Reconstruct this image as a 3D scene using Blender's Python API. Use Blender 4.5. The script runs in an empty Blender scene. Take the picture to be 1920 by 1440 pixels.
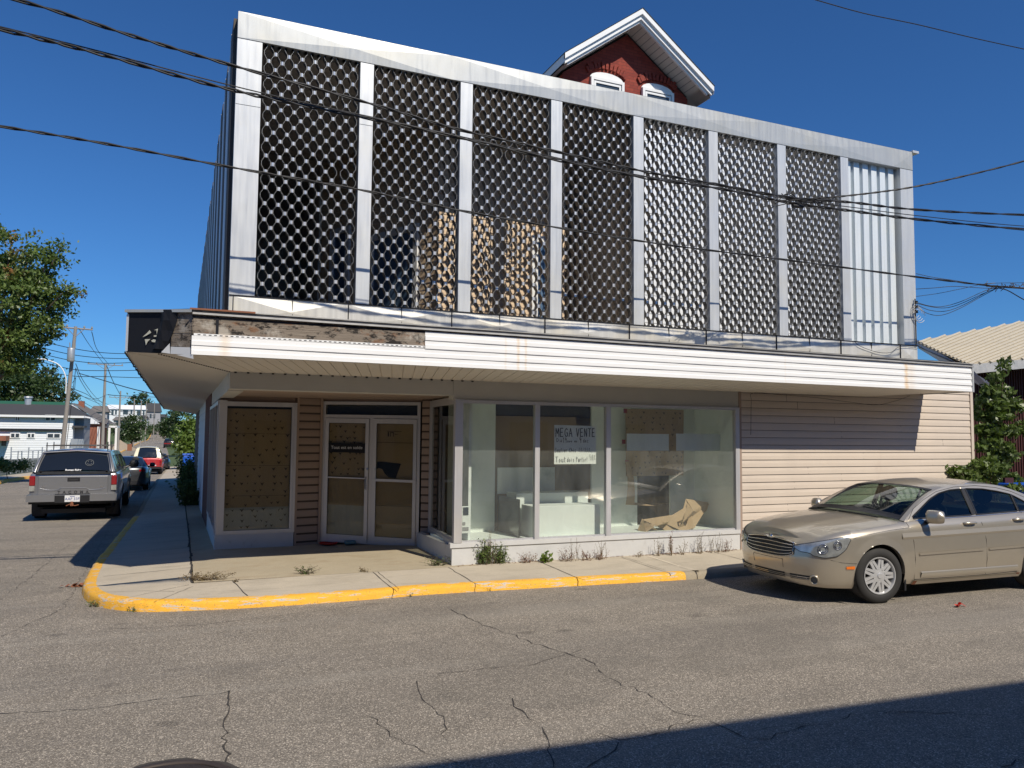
import bpy, bmesh, math, random
import numpy as np
from mathutils import Vector, Matrix
random.seed(7); rng = np.random.default_rng(7)
SC = bpy.context.scene
R = math.radians
# ------------------------------------------------------------------ camera
FPX, PITCH, ROLL, YAW = 1456.4, R(3.819), R(0.507), R(23.042)
CAM = np.array([0.0, -10.4, 1.95])
_f = np.array([math.sin(YAW)*math.cos(PITCH), math.cos(YAW)*math.cos(PITCH), math.sin(PITCH)])
_r = np.array([math.cos(YAW), -math.sin(YAW), 0.0]); _u = np.cross(_r, _f)
_r2 = math.cos(ROLL)*_r + math.sin(ROLL)*_u; _u2 = -math.sin(ROLL)*_r + math.cos(ROLL)*_u
cd = bpy.data.cameras.new('camera'); co = bpy.data.objects.new('camera', cd); SC.collection.objects.link(co)
cd.sensor_width = 36; cd.lens = 36*FPX/1920; cd.clip_start = 0.1; cd.clip_end = 3000
co.matrix_world = Matrix([[_r2[i], _u2[i], -_f[i], CAM[i]] for i in range(3)] + [[0, 0, 0, 1]])
SC.camera = co
# ------------------------------------------------------------------ sun, sky, exposure
SUNV = Vector((0.27, -1.05, 1.10)).normalized()
ELEV = math.asin(SUNV.z); AZ = math.atan2(SUNV.x, SUNV.y)
sl = bpy.data.lights.new('sun', 'SUN'); sl.energy = 4.7; sl.angle = R(0.5); sl.color = (1.0, 0.92, 0.79)
so = bpy.data.objects.new('sun', sl); SC.collection.objects.link(so)
so.rotation_euler = SUNV.to_track_quat('Z', 'Y').to_euler(); so.location = (10, -40, 40)
W = bpy.data.worlds.new('World'); SC.world = W; W.use_nodes = True
wn = W.node_tree.nodes; wl = W.node_tree.links
sky = wn.new('ShaderNodeTexSky'); sky.sky_type = 'NISHITA'; sky.sun_disc = False
sky.sun_elevation = ELEV; sky.sun_rotation = AZ
sky.altitude = 500; sky.air_density = 1.0; sky.dust_density = 0.1; sky.ozone_density = 5.0
hs = wn.new('ShaderNodeHueSaturation'); hs.inputs['Saturation'].default_value = 1.0; hs.inputs['Hue'].default_value = .5
mt_ = wn.new('ShaderNodeMix'); mt_.data_type = 'RGBA'; mt_.blend_type = 'MULTIPLY'; mt_.inputs[0].default_value = 1.0; mt_.inputs[7].default_value = (.50, .96, 1.42, 1); wl.new(sky.outputs[0], mt_.inputs[6]); wl.new(mt_.outputs[2], hs.inputs['Color'])
wl.new(hs.outputs[0], wn['Background'].inputs[0]); wn['Background'].inputs[1].default_value = 0.070
SC.view_settings.view_transform = 'Standard'; SC.view_settings.look = 'None'
SC.view_settings.exposure = 0.0; SC.view_settings.gamma = 1.0
try:
    SC.cycles.max_bounces = 8; SC.cycles.transparent_max_bounces = 24; SC.cycles.caustics_reflective = False; SC.cycles.caustics_refractive = False
except Exception: pass

# ------------------------------------------------------------------ helpers
def ray(px, py): return _f + (px-960)/FPX*_r2 - (py-720)/FPX*_u2
def PY(px, py, y): d = ray(px, py); return CAM + (y+10.4)/d[1]*d
def PZ(px, py, z): d = ray(px, py); return CAM + (z-1.95)/d[2]*d
def PD(px, py, dep): return CAM + dep*ray(px, py)
COL = SC.collection
def tag(o, label=None, cat=None, group=None, kind=None):
    if label: o['label'] = label
    if cat: o['category'] = cat
    if group: o['group'] = group
    if kind: o['kind'] = kind
    return o
def empty(name, loc=(0, 0, 0), rz=0, label=None, cat=None, group=None):
    o = bpy.data.objects.new(name, None); COL.objects.link(o); o.empty_display_size = 0.3
    o.location = loc; o.rotation_euler = (0, 0, rz)
    return tag(o, label, cat, group)
def kids(o): return [c for c in bpy.data.objects if c.parent == o]
def copy_tree(o, parent=None):
    c = o.copy(); COL.objects.link(c); c.parent = parent
    for ch in kids(o): copy_tree(ch, c)
    return c
class MB:
    def __init__(s): s.v = []; s.f = []; s.m = []; s.mi = 0
    def quad(s, a, b, c, d):
        n = len(s.v); s.v += [tuple(a), tuple(b), tuple(c), tuple(d)]; s.f.append((n, n+1, n+2, n+3)); s.m.append(s.mi)
    def tri(s, a, b, c):
        n = len(s.v); s.v += [tuple(a), tuple(b), tuple(c)]; s.f.append((n, n+1, n+2)); s.m.append(s.mi)
    def poly(s, pts):
        n = len(s.v); s.v += [tuple(p) for p in pts]; s.f.append(tuple(range(n, n+len(pts)))); s.m.append(s.mi)
    def box(s, x0, x1, y0, y1, z0, z1, T=None):
        n = len(s.v); P = [(x, y, z) for z in (z0, z1) for y in (y0, y1) for x in (x0, x1)]
        if T is not None: P = [tuple(T(p)) for p in P]
        s.v += P
        for q in ((0, 2, 3, 1), (4, 5, 7, 6), (0, 1, 5, 4), (1, 3, 7, 5), (3, 2, 6, 7), (2, 0, 4, 6)):
            s.f.append(tuple(n+i for i in q)); s.m.append(s.mi)
    def grid(s, P, closeu=False):   # P: list of rows of points
        n = len(s.v); nr = len(P); nc = len(P[0])
        for row in P: s.v += [tuple(p) for p in row]
        for i in range(nr-1):
            for j in range(nc-1 if not closeu else nc):
                k = (j+1) % nc
                s.f.append((n+i*nc+j, n+i*nc+k, n+(i+1)*nc+k, n+(i+1)*nc+j)); s.m.append(s.mi)
    def tube(s, pts, r, n=8, cap=True):
        pts = [Vector(p) for p in pts]; rows = []
        for i, p in enumerate(pts):
            a = pts[max(0, i-1)]; b = pts[min(len(pts)-1, i+1)]; d = (b-a).normalized()
            up = Vector((0, 0, 1)) if abs(d.z) < .95 else Vector((1, 0, 0))
            u = d.cross(up).normalized(); w = u.cross(d)
            rr = float(r[min(i, len(r)-1)] if isinstance(r, (list, tuple)) else r)
            rows.append([p+rr*(math.cos(2*math.pi*k/n)*u+math.sin(2*math.pi*k/n)*w) for k in range(n)])
        s.grid(rows, True)
        if cap: s.poly(rows[0][::-1]); s.poly(rows[-1])
    def prism(s, pts2, f):          # pts2 outline, f(p, side)-> 3D ; closed
        a = [f(p, 0) for p in pts2]; b = [f(p, 1) for p in pts2]
        s.poly(a[::-1]); s.poly(b)
        for i in range(len(a)):
            j = (i+1) % len(a); s.quad(a[i], a[j], b[j], b[i])
    def lathe(s, prof, c, axis='y', n=32):
        rows = []
        for k in range(n):
            t = 2*math.pi*k/n; rows.append([_ax(c, axis, r*math.cos(t), r*math.sin(t), h) for (r, h) in prof])
        rows.append(rows[0]); s.grid(rows)
    def build(s, name, mats, parent=None, smooth=False, **tg):
        if not isinstance(mats, (list, tuple)): mats = [mats]
        me = bpy.data.meshes.new(name); me.from_pydata(s.v, [], s.f)
        for m in mats: me.materials.append(m)
        if len(mats) > 1: me.polygons.foreach_set('material_index', s.m)
        if smooth: me.polygons.foreach_set('use_smooth', [True]*len(s.f))
        me.update()
        o = bpy.data.objects.new(name, me); COL.objects.link(o); o.parent = parent
        tag(o, **tg); return o
def build_split(mb, name, mats, parent=None, **k):
    par = list(range(len(mb.v)))
    def fd(i):
        while par[i] != i: par[i] = par[par[i]]; i = par[i]
        return i
    for f in mb.f:
        for j in f[1:]: par[fd(j)] = fd(f[0])
    gr = {}
    for fi, f in enumerate(mb.f): gr.setdefault(fd(f[0]), []).append(fi)
    out = []
    for fl in gr.values():
        q = MB(); mp_ = {}
        for fi in fl:
            for j in mb.f[fi]:
                if j not in mp_: mp_[j] = len(q.v); q.v.append(mb.v[j])
            q.f.append(tuple(mp_[j] for j in mb.f[fi])); q.m.append(mb.m[fi])
        out.append(q.build(name, mats, parent, **k))
    return out
def _ax(c, axis, a, b, h):
    if axis == 'y': return (c[0]+a, c[1]+h, c[2]+b)
    if axis == 'x': return (c[0]+h, c[1]+a, c[2]+b)
    return (c[0]+a, c[1]+b, c[2]+h)
def bevel(o, w=.01, seg=2):
    m = o.modifiers.new('bevel', 'BEVEL'); m.width = w; m.segments = seg; m.limit_method = 'ANGLE'; return o
def merge_smooth(o, ang=35):
    me = o.data; bm = bmesh.new(); bm.from_mesh(me); bmesh.ops.remove_doubles(bm, verts=bm.verts, dist=.0008); bmesh.ops.recalc_face_normals(bm, faces=bm.faces); bm.to_mesh(me); bm.free()
    me.polygons.foreach_set('use_smooth', [True]*len(me.polygons))
    try: me.set_sharp_from_angle(angle=R(ang))
    except Exception: pass
    return o
def curve(pts, n=6):   # catmull-rom resample
    P = [np.array(p, float) for p in pts]; P = [2*P[0]-P[1]]+P+[2*P[-1]-P[-2]]; out = []
    for i in range(1, len(P)-2):
        for k in range(n):
            t = k/n; a, b, c, d = P[i-1], P[i], P[i+1], P[i+2]
            out.append(.5*(2*b+(c-a)*t+(2*a-5*b+4*c-d)*t*t+(3*b-a-3*c+d)*t**3))
    out.append(P[-2]); return out
def ip(x, xs, ys): return float(np.interp(x, xs, ys))
def sm(x, xs, ys):  # smooth (cosine) interpolation
    for i in range(len(xs)-1):
        if x <= xs[i+1]:
            t = min(1, max(0, (x-xs[i])/(xs[i+1]-xs[i]))); t = t*t*(3-2*t); return ys[i]+(ys[i+1]-ys[i])*t
    return ys[-1]

def pc(x, xs, ys):  # monotone cubic interpolation
    if x <= xs[0]: return ys[0]
    if x >= xs[-1]: return ys[-1]
    h = [xs[i+1]-xs[i] for i in range(len(xs)-1)]; d = [(ys[i+1]-ys[i])/h[i] for i in range(len(h))]
    m = [d[0]]+[0 if d[i-1]*d[i] <= 0 else 3*(h[i-1]+h[i])/((2*h[i]+h[i-1])/d[i-1]+(h[i]+2*h[i-1])/d[i]) for i in range(1, len(d))]+[d[-1]]
    for i in range(len(h)):
        if x <= xs[i+1]:
            t = (x-xs[i])/h[i]; return (2*t**3-3*t*t+1)*ys[i]+(t**3-2*t*t+t)*h[i]*m[i]+(-2*t**3+3*t*t)*ys[i+1]+(t**3-t*t)*h[i]*m[i+1]
# ------------------------------------------------------------------ materials
def nt(name):
    m = bpy.data.materials.new(name); m.use_nodes = True; return m, m.node_tree.nodes, m.node_tree.links
def pos(n, l, sc=(1, 1, 1), obj=False):
    mp = n.new('ShaderNodeMapping'); mp.inputs['Scale'].default_value = sc
    if obj: t = n.new('ShaderNodeTexCoord'); l.new(t.outputs['Object'], mp.inputs[0])
    else: t = n.new('ShaderNodeNewGeometry'); l.new(t.outputs['Position'], mp.inputs[0])
    return mp.outputs[0]
def noise(n, l, v, s, det=4, ro=.6):
    t = n.new('ShaderNodeTexNoise'); t.inputs['Scale'].default_value = s; t.inputs['Detail'].default_value = det
    t.inputs['Roughness'].default_value = ro; l.new(v, t.inputs['Vector']); return t.outputs[0]
def ramp(n, l, f, stops):
    r = n.new('ShaderNodeValToRGB'); e = r.color_ramp.elements
    while len(e) < len(stops): e.new(.5)
    for i, (p, c) in enumerate(stops): e[i].position = p; e[i].color = (*c, 1) if not isinstance(c, (int, float)) else (c, c, c, 1)
    l.new(f, r.inputs[0]); return r.outputs[0]
def mix(n, l, f, a, b, mode='MIX'):
    m = n.new('ShaderNodeMix'); m.data_type = 'RGBA'; m.blend_type = mode
    for s, v in ((m.inputs[0], f), (m.inputs[6], a), (m.inputs[7], b)):
        if isinstance(v, (int, float)): s.default_value = v
        elif isinstance(v, tuple): s.default_value = (*v, 1)
        else: l.new(v, s)
    return m.outputs[2]
def bump(n, l, h, st, dist, b):
    k = n.new('ShaderNodeBump'); k.inputs['Strength'].default_value = st; k.inputs['Distance'].default_value = dist
    l.new(h, k.inputs['Height']); l.new(k.outputs[0], b.inputs['Normal'])
def mat(name, col, rough=.6, metal=0, var=.12, vs=3, fine=.05, fs=60, bmp=.1, bd=.004, spec=.5, stretch=(1, 1, 1), obj=False, coat=0, dirt=None, dirts=1.2, dirtl=.55):
    m, n, l = nt(name); b = n['Principled BSDF']
    p = pos(n, l, stretch, obj); a = noise(n, l, p, vs, 5)
    c = mix(n, l, a, tuple(x*(1-var) for x in col), tuple(min(1, x*(1+var)) for x in col))
    f = noise(n, l, p, fs, 3)
    c = mix(n, l, f, c, mix(n, l, 1.0, c, tuple([1-2*fine]*3), 'MULTIPLY'))
    if dirt:
        d = noise(n, l, p, dirts, 6, .7); k = ramp(n, l, d, [(dirtl, 0.0), (min(.99, dirtl+.18), 1.0)])
        c = mix(n, l, k, c, dirt)
    l.new(c, b.inputs['Base Color'])
    b.inputs['Metallic'].default_value = metal; b.inputs['Specular IOR Level'].default_value = spec
    r = ramp(n, l, a, [(0.3, max(.02, rough-.08)), (.7, min(1, rough+.08))]); l.new(r, b.inputs['Roughness'])
    if coat: b.inputs['Coat Weight'].default_value = coat; b.inputs['Coat Roughness'].default_value = .04
    if bmp: bump(n, l, f, bmp, bd, b)
    return m
def glass(name, tint=(.8, .86, .82), refl=1.0, rough=.0, dirt=0.0, f0=.045):
    m, n, l = nt(name); n.remove(n['Principled BSDF']); out = n['Material Output']
    t = n.new('ShaderNodeBsdfTransparent'); t.inputs[0].default_value = (*tint, 1)
    g = n.new('ShaderNodeBsdfGlossy'); g.inputs['Roughness'].default_value = rough; g.inputs[0].default_value = (refl, refl, refl, 1)
    lw_ = n.new('ShaderNodeLayerWeight'); lw_.inputs[0].default_value = .5
    pw = n.new('ShaderNodeMath'); pw.operation = 'POWER'; pw.inputs[1].default_value = 4.5; l.new(lw_.outputs['Facing'], pw.inputs[0])
    fr = n.new('ShaderNodeMath'); fr.operation = 'MULTIPLY_ADD'; fr.inputs[1].default_value = .9; fr.inputs[2].default_value = f0; l.new(pw.outputs[0], fr.inputs[0])
    mx = n.new('ShaderNodeMixShader'); l.new(fr.outputs[0], mx.inputs[0]); l.new(t.outputs[0], mx.inputs[1]); l.new(g.outputs[0], mx.inputs[2])
    o = mx.outputs[0]
    if dirt:
        d = n.new('ShaderNodeBsdfDiffuse'); d.inputs[0].default_value = (.55, .58, .56, 1)
        p = pos(n, l, (1, 1, .35)); q = noise(n, l, p, 3.5, 8, .7); k = ramp(n, l, q, [(.35, dirt*.35), (.75, dirt)])
        m2 = n.new('ShaderNodeMixShader'); l.new(k, m2.inputs[0]); l.new(o, m2.inputs[1]); l.new(d.outputs[0], m2.inputs[2]); o = m2.outputs[0]
    l.new(o, out.inputs[0]); return m
def emitless(name, col, rough=.5): return mat(name, col, rough, var=.03, fine=.02, bmp=0)

def m_asphalt():
    m, n, l = nt('asphalt'); b = n['Principled BSDF']; p = pos(n, l)
    big = noise(n, l, p, .35, 5, .6); mid = noise(n, l, p, 2.2, 5, .65)
    c = mix(n, l, big, (.255, .222, .180), (.335, .295, .243))
    c = mix(n, l, ramp(n, l, mid, [(.35, 0.0), (.7, .35)]), c, (.165, .147, .12))
    vo = n.new('ShaderNodeTexVoronoi'); vo.inputs['Scale'].default_value = 135; l.new(p, vo.inputs['Vector'])
    sep = n.new('ShaderNodeSeparateColor'); l.new(vo.outputs['Color'], sep.inputs[0])
    st = ramp(n, l, sep.outputs[0], [(.0, .45), (.35, .76), (.72, 1.0), (.9, 1.5), (.99, 2.4)])
    c = mix(n, l, 1.0, c, st, 'MULTIPLY')
    # wear bands along the street and darker tyre lanes
    p2 = pos(n, l, (.10, 1.1, 1)); w = noise(n, l, p2, .9, 3); c = mix(n, l, ramp(n, l, w, [(.42, 0.0), (.66, .28)]), c, (.12, .11, .10))
    p3 = pos(n, l, (.05, .8, 1)); w3 = noise(n, l, p3, 2.1, 4, .7); c = mix(n, l, ramp(n, l, w3, [(.50, 0.0), (.62, .22)]), c, (.36, .33, .28))
    pt = noise(n, l, pos(n, l, (.8, 1, 1)), .55, 2, .3); c = mix(n, l, ramp(n, l, pt, [(.585, 0.0), (.60, .20)]), c, (.13, .118, .10))
    # small dark oil stains
    v2 = n.new('ShaderNodeTexVoronoi'); v2.inputs['Scale'].default_value = .9; v2.distance = 'EUCLIDEAN'; l.new(pos(n, l, (1, 1.6, 1)), v2.inputs['Vector'])
    c = mix(n, l, ramp(n, l, v2.outputs['Distance'], [(.05, .42), (.12, 0.0)]), c, (.05, .045, .04))
    l.new(c, b.inputs['Base Color']); b.inputs['Roughness'].default_value = .86; b.inputs['Specular IOR Level'].default_value = .3
    bump(n, l, vo.outputs['Distance'], .6, .006, b); return m
def m_concrete(name, col, stain=(.42, .36, .28), sc=1.0):
    m, n, l = nt(name); b = n['Principled BSDF']; p = pos(n, l)
    a = noise(n, l, p, 1.1*sc, 6, .65); f = noise(n, l, p, 110, 3)
    c = mix(n, l, a, tuple(x*.80 for x in col), tuple(x*1.16 for x in col))
    s = noise(n, l, pos(n, l, (.6, 1.7, 1)), 2.3*sc, 6, .7); c = mix(n, l, ramp(n, l, s, [(.5, 0.0), (.75, .5)]), c, tuple(x*.6 for x in stain))
    c = mix(n, l, ramp(n, l, f, [(.35, .35), (.6, 0.0)]), c, tuple(x*.5 for x in col))
    l.new(c, b.inputs['Base Color']); b.inputs['Roughness'].default_value = .9; b.inputs['Specular IOR Level'].default_value = .25
    bump(n, l, f, .5, .003, b); return m
def m_curb():
    m, n, l = nt('yellow_curb_paint'); b = n['Principled BSDF']; p = pos(n, l)
    y = mix(n, l, noise(n, l, p, 6, 5), (.78, .38, .025), (.85, .47, .05))
    chip = noise(n, l, pos(n, l, (1.0, 2.0, 9)), 3.3, 8, .75); k = ramp(n, l, chip, [(.54, 0.0), (.585, 1.0)])
    c = mix(n, l, k, y, (.50, .48, .44))
    pit = noise(n, l, p, 70, 3, .6); c = mix(n, l, ramp(n, l, pit, [(.33, .85), (.41, 0.0)]), c, (.16, .13, .09))
    l.new(c, b.inputs['Base Color']); b.inputs['Roughness'].default_value = .8; bump(n, l, pit, .7, .006, b); return m
def m_brick(name, c1, c2, mort, sc=4.6, axis='xz'):
    m, n, l = nt(name); b = n['Principled BSDF']
    g = n.new('ShaderNodeNewGeometry'); s = n.new('ShaderNodeSeparateXYZ'); l.new(g.outputs['Position'], s.inputs[0])
    cb = n.new('ShaderNodeCombineXYZ'); ad = n.new('ShaderNodeMath'); ad.operation = 'ADD'
    l.new(s.outputs[0], ad.inputs[0]); l.new(s.outputs[1], ad.inputs[1]); l.new(ad.outputs[0], cb.inputs[0]); l.new(s.outputs[2], cb.inputs[1])
    t = n.new('ShaderNodeTexBrick'); t.inputs['Scale'].default_value = sc; l.new(cb.outputs[0], t.inputs['Vector'])
    t.inputs['Color1'].default_value = (*c1, 1); t.inputs['Color2'].default_value = (*c2, 1); t.inputs['Mortar'].default_value = (*mort, 1)
    t.inputs['Mortar Size'].default_value = .02; t.inputs['Brick Width'].default_value = 1.0; t.inputs['Row Height'].default_value = .34
    a = noise(n, l, g.outputs['Position'], 9, 5); c = mix(n, l, a, t.outputs[0], mix(n, l, 1.0, t.outputs[0], (.55, .5, .5), 'MULTIPLY'))
    l.new(c, b.inputs['Base Color']); b.inputs['Roughness'].default_value = .85
    bump(n, l, t.outputs['Fac'], -.6, .01, b); return m
def m_alu(name, col, rough=.42, metal=.25, streak=.18, yellow=.0):
    m, n, l = nt(name); b = n['Principled BSDF']
    a = noise(n, l, pos(n, l, (1, 1, 1)), .9, 4); s = noise(n, l, pos(n, l, (9, 9, .45)), 2.2, 5, .65)
    c = mix(n, l, s, tuple(x*(1-streak) for x in col), tuple(min(1, x*(1+streak*.6)) for x in col))
    c = mix(n, l, ramp(n, l, a, [(.45, 0.0), (.7, .35+yellow)]), c, (min(1, col[0]*1.08), col[1]*.99, col[2]*.80))
    sp = noise(n, l, pos(n, l, (3, 3, 1)), 14, 5, .7); c = mix(n, l, ramp(n, l, sp, [(.69, 0.0), (.74, .5)]), c, (.22, .18, .13))
    l.new(c, b.inputs['Base Color']); b.inputs['Metallic'].default_value = metal
    l.new(ramp(n, l, s, [(.3, rough-.1), (.7, rough+.1)]), b.inputs['Roughness'])
    w = noise(n, l, pos(n, l, (1, 1, .5)), 1.6, 2); bump(n, l, w, .35, .05, b); return m
def m_white_vinyl():
    m, n, l = nt('white_vinyl_fascia'); b = n['Principled BSDF']
    c = mix(n, l, noise(n, l, pos(n, l, (1, 1, .5)), 2, 5), (.80, .80, .79), (.88, .88, .87))
    g = n.new('ShaderNodeNewGeometry'); s = n.new('ShaderNodeSeparateXYZ'); l.new(g.outputs['Position'], s.inputs[0])
    dr = noise(n, l, pos(n, l, (1, 1, .8)), 3, 4)
    for (x0, w, amt) in ((.43, .07, .5), (4.08, .025, .6), (4.19, .02, .55), (3.9, .02, .3), (11.2, .05, .85), (11.32, .12, .3), (8.6, .02, .2)):
        d = n.new('ShaderNodeMath'); d.operation = 'SUBTRACT'; l.new(s.outputs[0], d.inputs[0]); d.inputs[1].default_value = x0
        ab = n.new('ShaderNodeMath'); ab.operation = 'ABSOLUTE'; l.new(d.outputs[0], ab.inputs[0])
        wob = n.new('ShaderNodeMath'); wob.operation = 'MULTIPLY_ADD'; l.new(dr, wob.inputs[0]); wob.inputs[1].default_value = w*1.4; l.new(ab.outputs[0], wob.inputs[2])
        amt *= .62; k = ramp(n, l, wob.outputs[0], [(w*.7, amt), (w*1.9, 0.0)]); c = mix(n, l, k, c, (.72, .44, .14))
    l.new(c, b.inputs['Base Color']); b.inputs['Roughness'].default_value = .45; return m
def m_rotwood(name='rotten_wood_boards'):
    m, n, l = nt(name); b = n['Principled BSDF']
    g = noise(n, l, pos(n, l, (1.2, 1.2, 26)), 3, 6, .7); a = noise(n, l, pos(n, l, (1, 1, 2)), 3.1, 6, .7); k = noise(n, l, pos(n, l, (1, 1, 2)), 5.7, 7, .75)
    c = mix(n, l, g, (.10, .07, .05), (.36, .31, .25))
    c = mix(n, l, ramp(n, l, a, [(.55, 0.0), (.64, .8)]), c, (.20, .095, .045))
    c = mix(n, l, ramp(n, l, k, [(.50, 0.0), (.58, .95)]), c, (.014, .012, .011))
    k2 = noise(n, l, pos(n, l, (1, 1, 1)), 2.1, 5, .7); c = mix(n, l, ramp(n, l, k2, [(.56, 0.0), (.64, .75)]), c, (.46, .42, .36))
    l.new(c, b.inputs['Base Color']); b.inputs['Roughness'].default_value = .95; bump(n, l, g, .8, .01, b); return m
def m_leaf(name, c1, c2, c3=None, p3=.9, tr=.35):
    m, n, l = nt(name); out = n['Material Output']; n.remove(n['Principled BSDF'])
    g = n.new('ShaderNodeNewGeometry'); r = g.outputs['Random Per Island']
    big = noise(n, l, g.outputs['Position'], 1.1, 2)
    c = mix(n, l, r, c1, c2); c = mix(n, l, ramp(n, l, big, [(.4, 0.0), (.65, .5)]), c, tuple(x*.6 for x in c1))
    if c3:
        b2 = noise(n, l, g.outputs['Position'], .55, 2); c = mix(n, l, ramp(n, l, b2, [(p3-.3, 0.0), (p3-.22, .8)]), c, c3)
    d = n.new('ShaderNodeBsdfDiffuse'); l.new(c, d.inputs[0]); t = n.new('ShaderNodeBsdfTranslucent'); l.new(mix(n, l, .5, c, (.9, 1.0, .3), 'MULTIPLY'), t.inputs[0])
    gl = n.new('ShaderNodeBsdfGlossy'); gl.inputs['Roughness'].default_value = .45; gl.inputs[0].default_value = (.6, .6, .6, 1)
    a = n.new('ShaderNodeMixShader'); a.inputs[0].default_value = tr; l.new(d.outputs[0], a.inputs[1]); l.new(t.outputs[0], a.inputs[2])
    q = n.new('ShaderNodeMixShader'); q.inputs[0].default_value = .06; l.new(a.outputs[0], q.inputs[1]); l.new(gl.outputs[0], q.inputs[2]); l.new(q.outputs[0], out.inputs[0]); return m
def m_kraft(name, birds=True, base=(.40, .29, .17)):
    m, n, l = nt(name); b = n['Principled BSDF']
    g = n.new('ShaderNodeNewGeometry')
    c = mix(n, l, noise(n, l, g.outputs['Position'], 3, 6), tuple(x*.85 for x in base), tuple(x*1.15 for x in base))
    l.new(c, b.inputs['Base Color']); b.inputs['Roughness'].default_value = .85
    bump(n, l, noise(n, l, g.outputs['Position'], 2.3, 4), .4, .05, b); return m
def m_paint(name, col, flake=.5, rough=.32, dust=.25, spec=.5):
    m, n, l = nt(name); b = n['Principled BSDF']
    d = noise(n, l, pos(n, l, (1, 1, 1), True), 2.6, 6, .7)
    c = mix(n, l, ramp(n, l, d, [(.4, 0.0), (.8, dust)]), col, (.33, .30, .26))
    l.new(c, b.inputs['Base Color']); b.inputs['Metallic'].default_value = flake
    b.inputs['Roughness'].default_value = rough; b.inputs['Coat Weight'].default_value = .8; b.inputs['Coat Roughness'].default_value = .06; return m

M = {}
M['asphalt'] = m_asphalt()
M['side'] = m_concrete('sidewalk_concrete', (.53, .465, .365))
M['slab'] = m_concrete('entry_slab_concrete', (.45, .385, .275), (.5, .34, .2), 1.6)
M['curb'] = m_curb()
M['curbraw'] = m_concrete('bare_curb_concrete', (.36, .31, .23), (.5, .35, .15), 5)
M['alu'] = m_alu('screen_aluminium', (.58, .60, .615))
M['aluh'] = m_alu('header_aluminium', (.46, .475, .475), yellow=.2)
M['aluy'] = m_alu('yellowed_aluminium', (.60, .59, .55), yellow=.45)
M['aluc'] = m_alu('corrugated_aluminium', (.72, .77, .79), .4, .1, .2)
M['mesh'] = mat('mesh_aluminium', (.22, .215, .205), .45, .35, bmp=0)  # ribbon sides toned down so their shade sits in the colour
M['clip'] = mat('mesh_joint_aluminium', (.82, .82, .81), .34, .6, bmp=0)
M['white'] = m_white_vinyl()
M['soffit'] = mat('soffit_vinyl', (.68, .64, .57), .6, var=.06, bmp=.05)
M['beam'] = mat('painted_beam', (.52, .51, .47), .6, var=.1, dirt=(.36, .33, .28), dirtl=.62)
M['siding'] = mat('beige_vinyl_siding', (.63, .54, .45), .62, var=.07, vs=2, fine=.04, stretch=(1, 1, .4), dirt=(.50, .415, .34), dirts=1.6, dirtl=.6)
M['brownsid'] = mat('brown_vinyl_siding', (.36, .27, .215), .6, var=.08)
M['lapshade'] = mat('siding_lap_shadow', (.07, .05, .04), .8, bmp=0)  # near-black brown painting the shadow line under each siding lap
M['uppersid'] = mat('tan_upper_siding', (.70, .53, .36), .7, var=.08)
M['base'] = mat('painted_bulkhead', (.58, .58, .57), .7, var=.12, vs=5, dirt=(.30, .27, .22), dirts=4, dirtl=.6)
M['frame'] = m_alu('storefront_aluminium', (.56, .56, .58), .4, .35, .15)
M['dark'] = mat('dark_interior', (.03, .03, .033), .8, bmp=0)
M['plank'] = mat('dark_plank_ceiling', (.10, .085, .07), .8)
M['ceil'] = mat('plank_ceiling_paint', (.74, .68, .62), .8)
M['tar'] = mat('tar_paper', (.012, .013, .018), .75, spec=.3)
M['rot'] = m_rotwood()
M['rust'] = mat('rusty_flashing', (.26, .10, .05), .8, var=.4, vs=8)
M['flash'] = mat('grey_flashing', (.50, .49, .47), .5, .3, var=.25, vs=6)
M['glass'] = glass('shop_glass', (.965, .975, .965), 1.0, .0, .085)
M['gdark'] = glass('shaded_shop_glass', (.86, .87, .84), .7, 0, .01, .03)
M['kraft'] = m_kraft('kraft_paper')
M['kraftw'] = m_kraft('pale_sheet', base=(.42, .42, .38))
M['bird'] = mat('printed_birds', (.07, .05, .035), .8, bmp=0)
M['dwhite'] = mat('display_white_paint', (.80, .86, .80), .7, var=.09, vs=2.5, dirt=(.38, .46, .41), dirtl=.58)
M['paper'] = mat('poster_paper', (.84, .88, .80), .8, var=.03, bmp=0)
M['bluepaper'] = mat('pale_blue_paper', (.80, .87, .87), .8, var=.06, bmp=0)
M['ink'] = mat('marker_ink', (.02, .02, .025), .6, bmp=0, var=.02)
M['inkfaint'] = mat('faded_ink', (.22, .24, .20), .8, bmp=0)
M['brick'] = m_brick('red_brick', (.37, .062, .036), (.28, .042, .026), (.14, .035, .025), 4.4)
M['brickd'] = m_brick('dark_brick', (.16, .045, .03), (.11, .03, .022), (.10, .075, .06), 4.4)
M['brick2'] = m_brick('orange_brick', (.38, .13, .07), (.30, .09, .05), (.35, .25, .2), 4.4)
M['trim'] = mat('white_trim', (.82, .82, .81), .45, var=.05, bmp=0)
M['roofmetal'] = mat('beige_metal_roof', (.52, .46, .345), .5, .05, var=.08)
M['darkred'] = mat('dark_red_cladding', (.055, .012, .012), .7)
M['shingle'] = mat('dark_shingles', (.07, .07, .075), .9, fs=20, fine=.2)
M['gshingle'] = mat('grey_shingles', (.20, .18, .165), .9, fs=20, fine=.2)
M['green'] = mat('green_roof_metal', (.02, .13, .08), .6)
M['wood'] = mat('weathered_pole_wood', (.33, .30, .27), .9, var=.25, vs=2, stretch=(8, 8, .5), fine=.12, bmp=.4)
M['fence'] = mat('grey_fence', (.26, .27, .27), .8, var=.2)
M['cable'] = mat('black_cable', (.012, .012, .013), .5, bmp=0)
M['rub'] = mat('tyre_rubber', (.028, .027, .026), .8, var=.15, fs=90)
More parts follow.
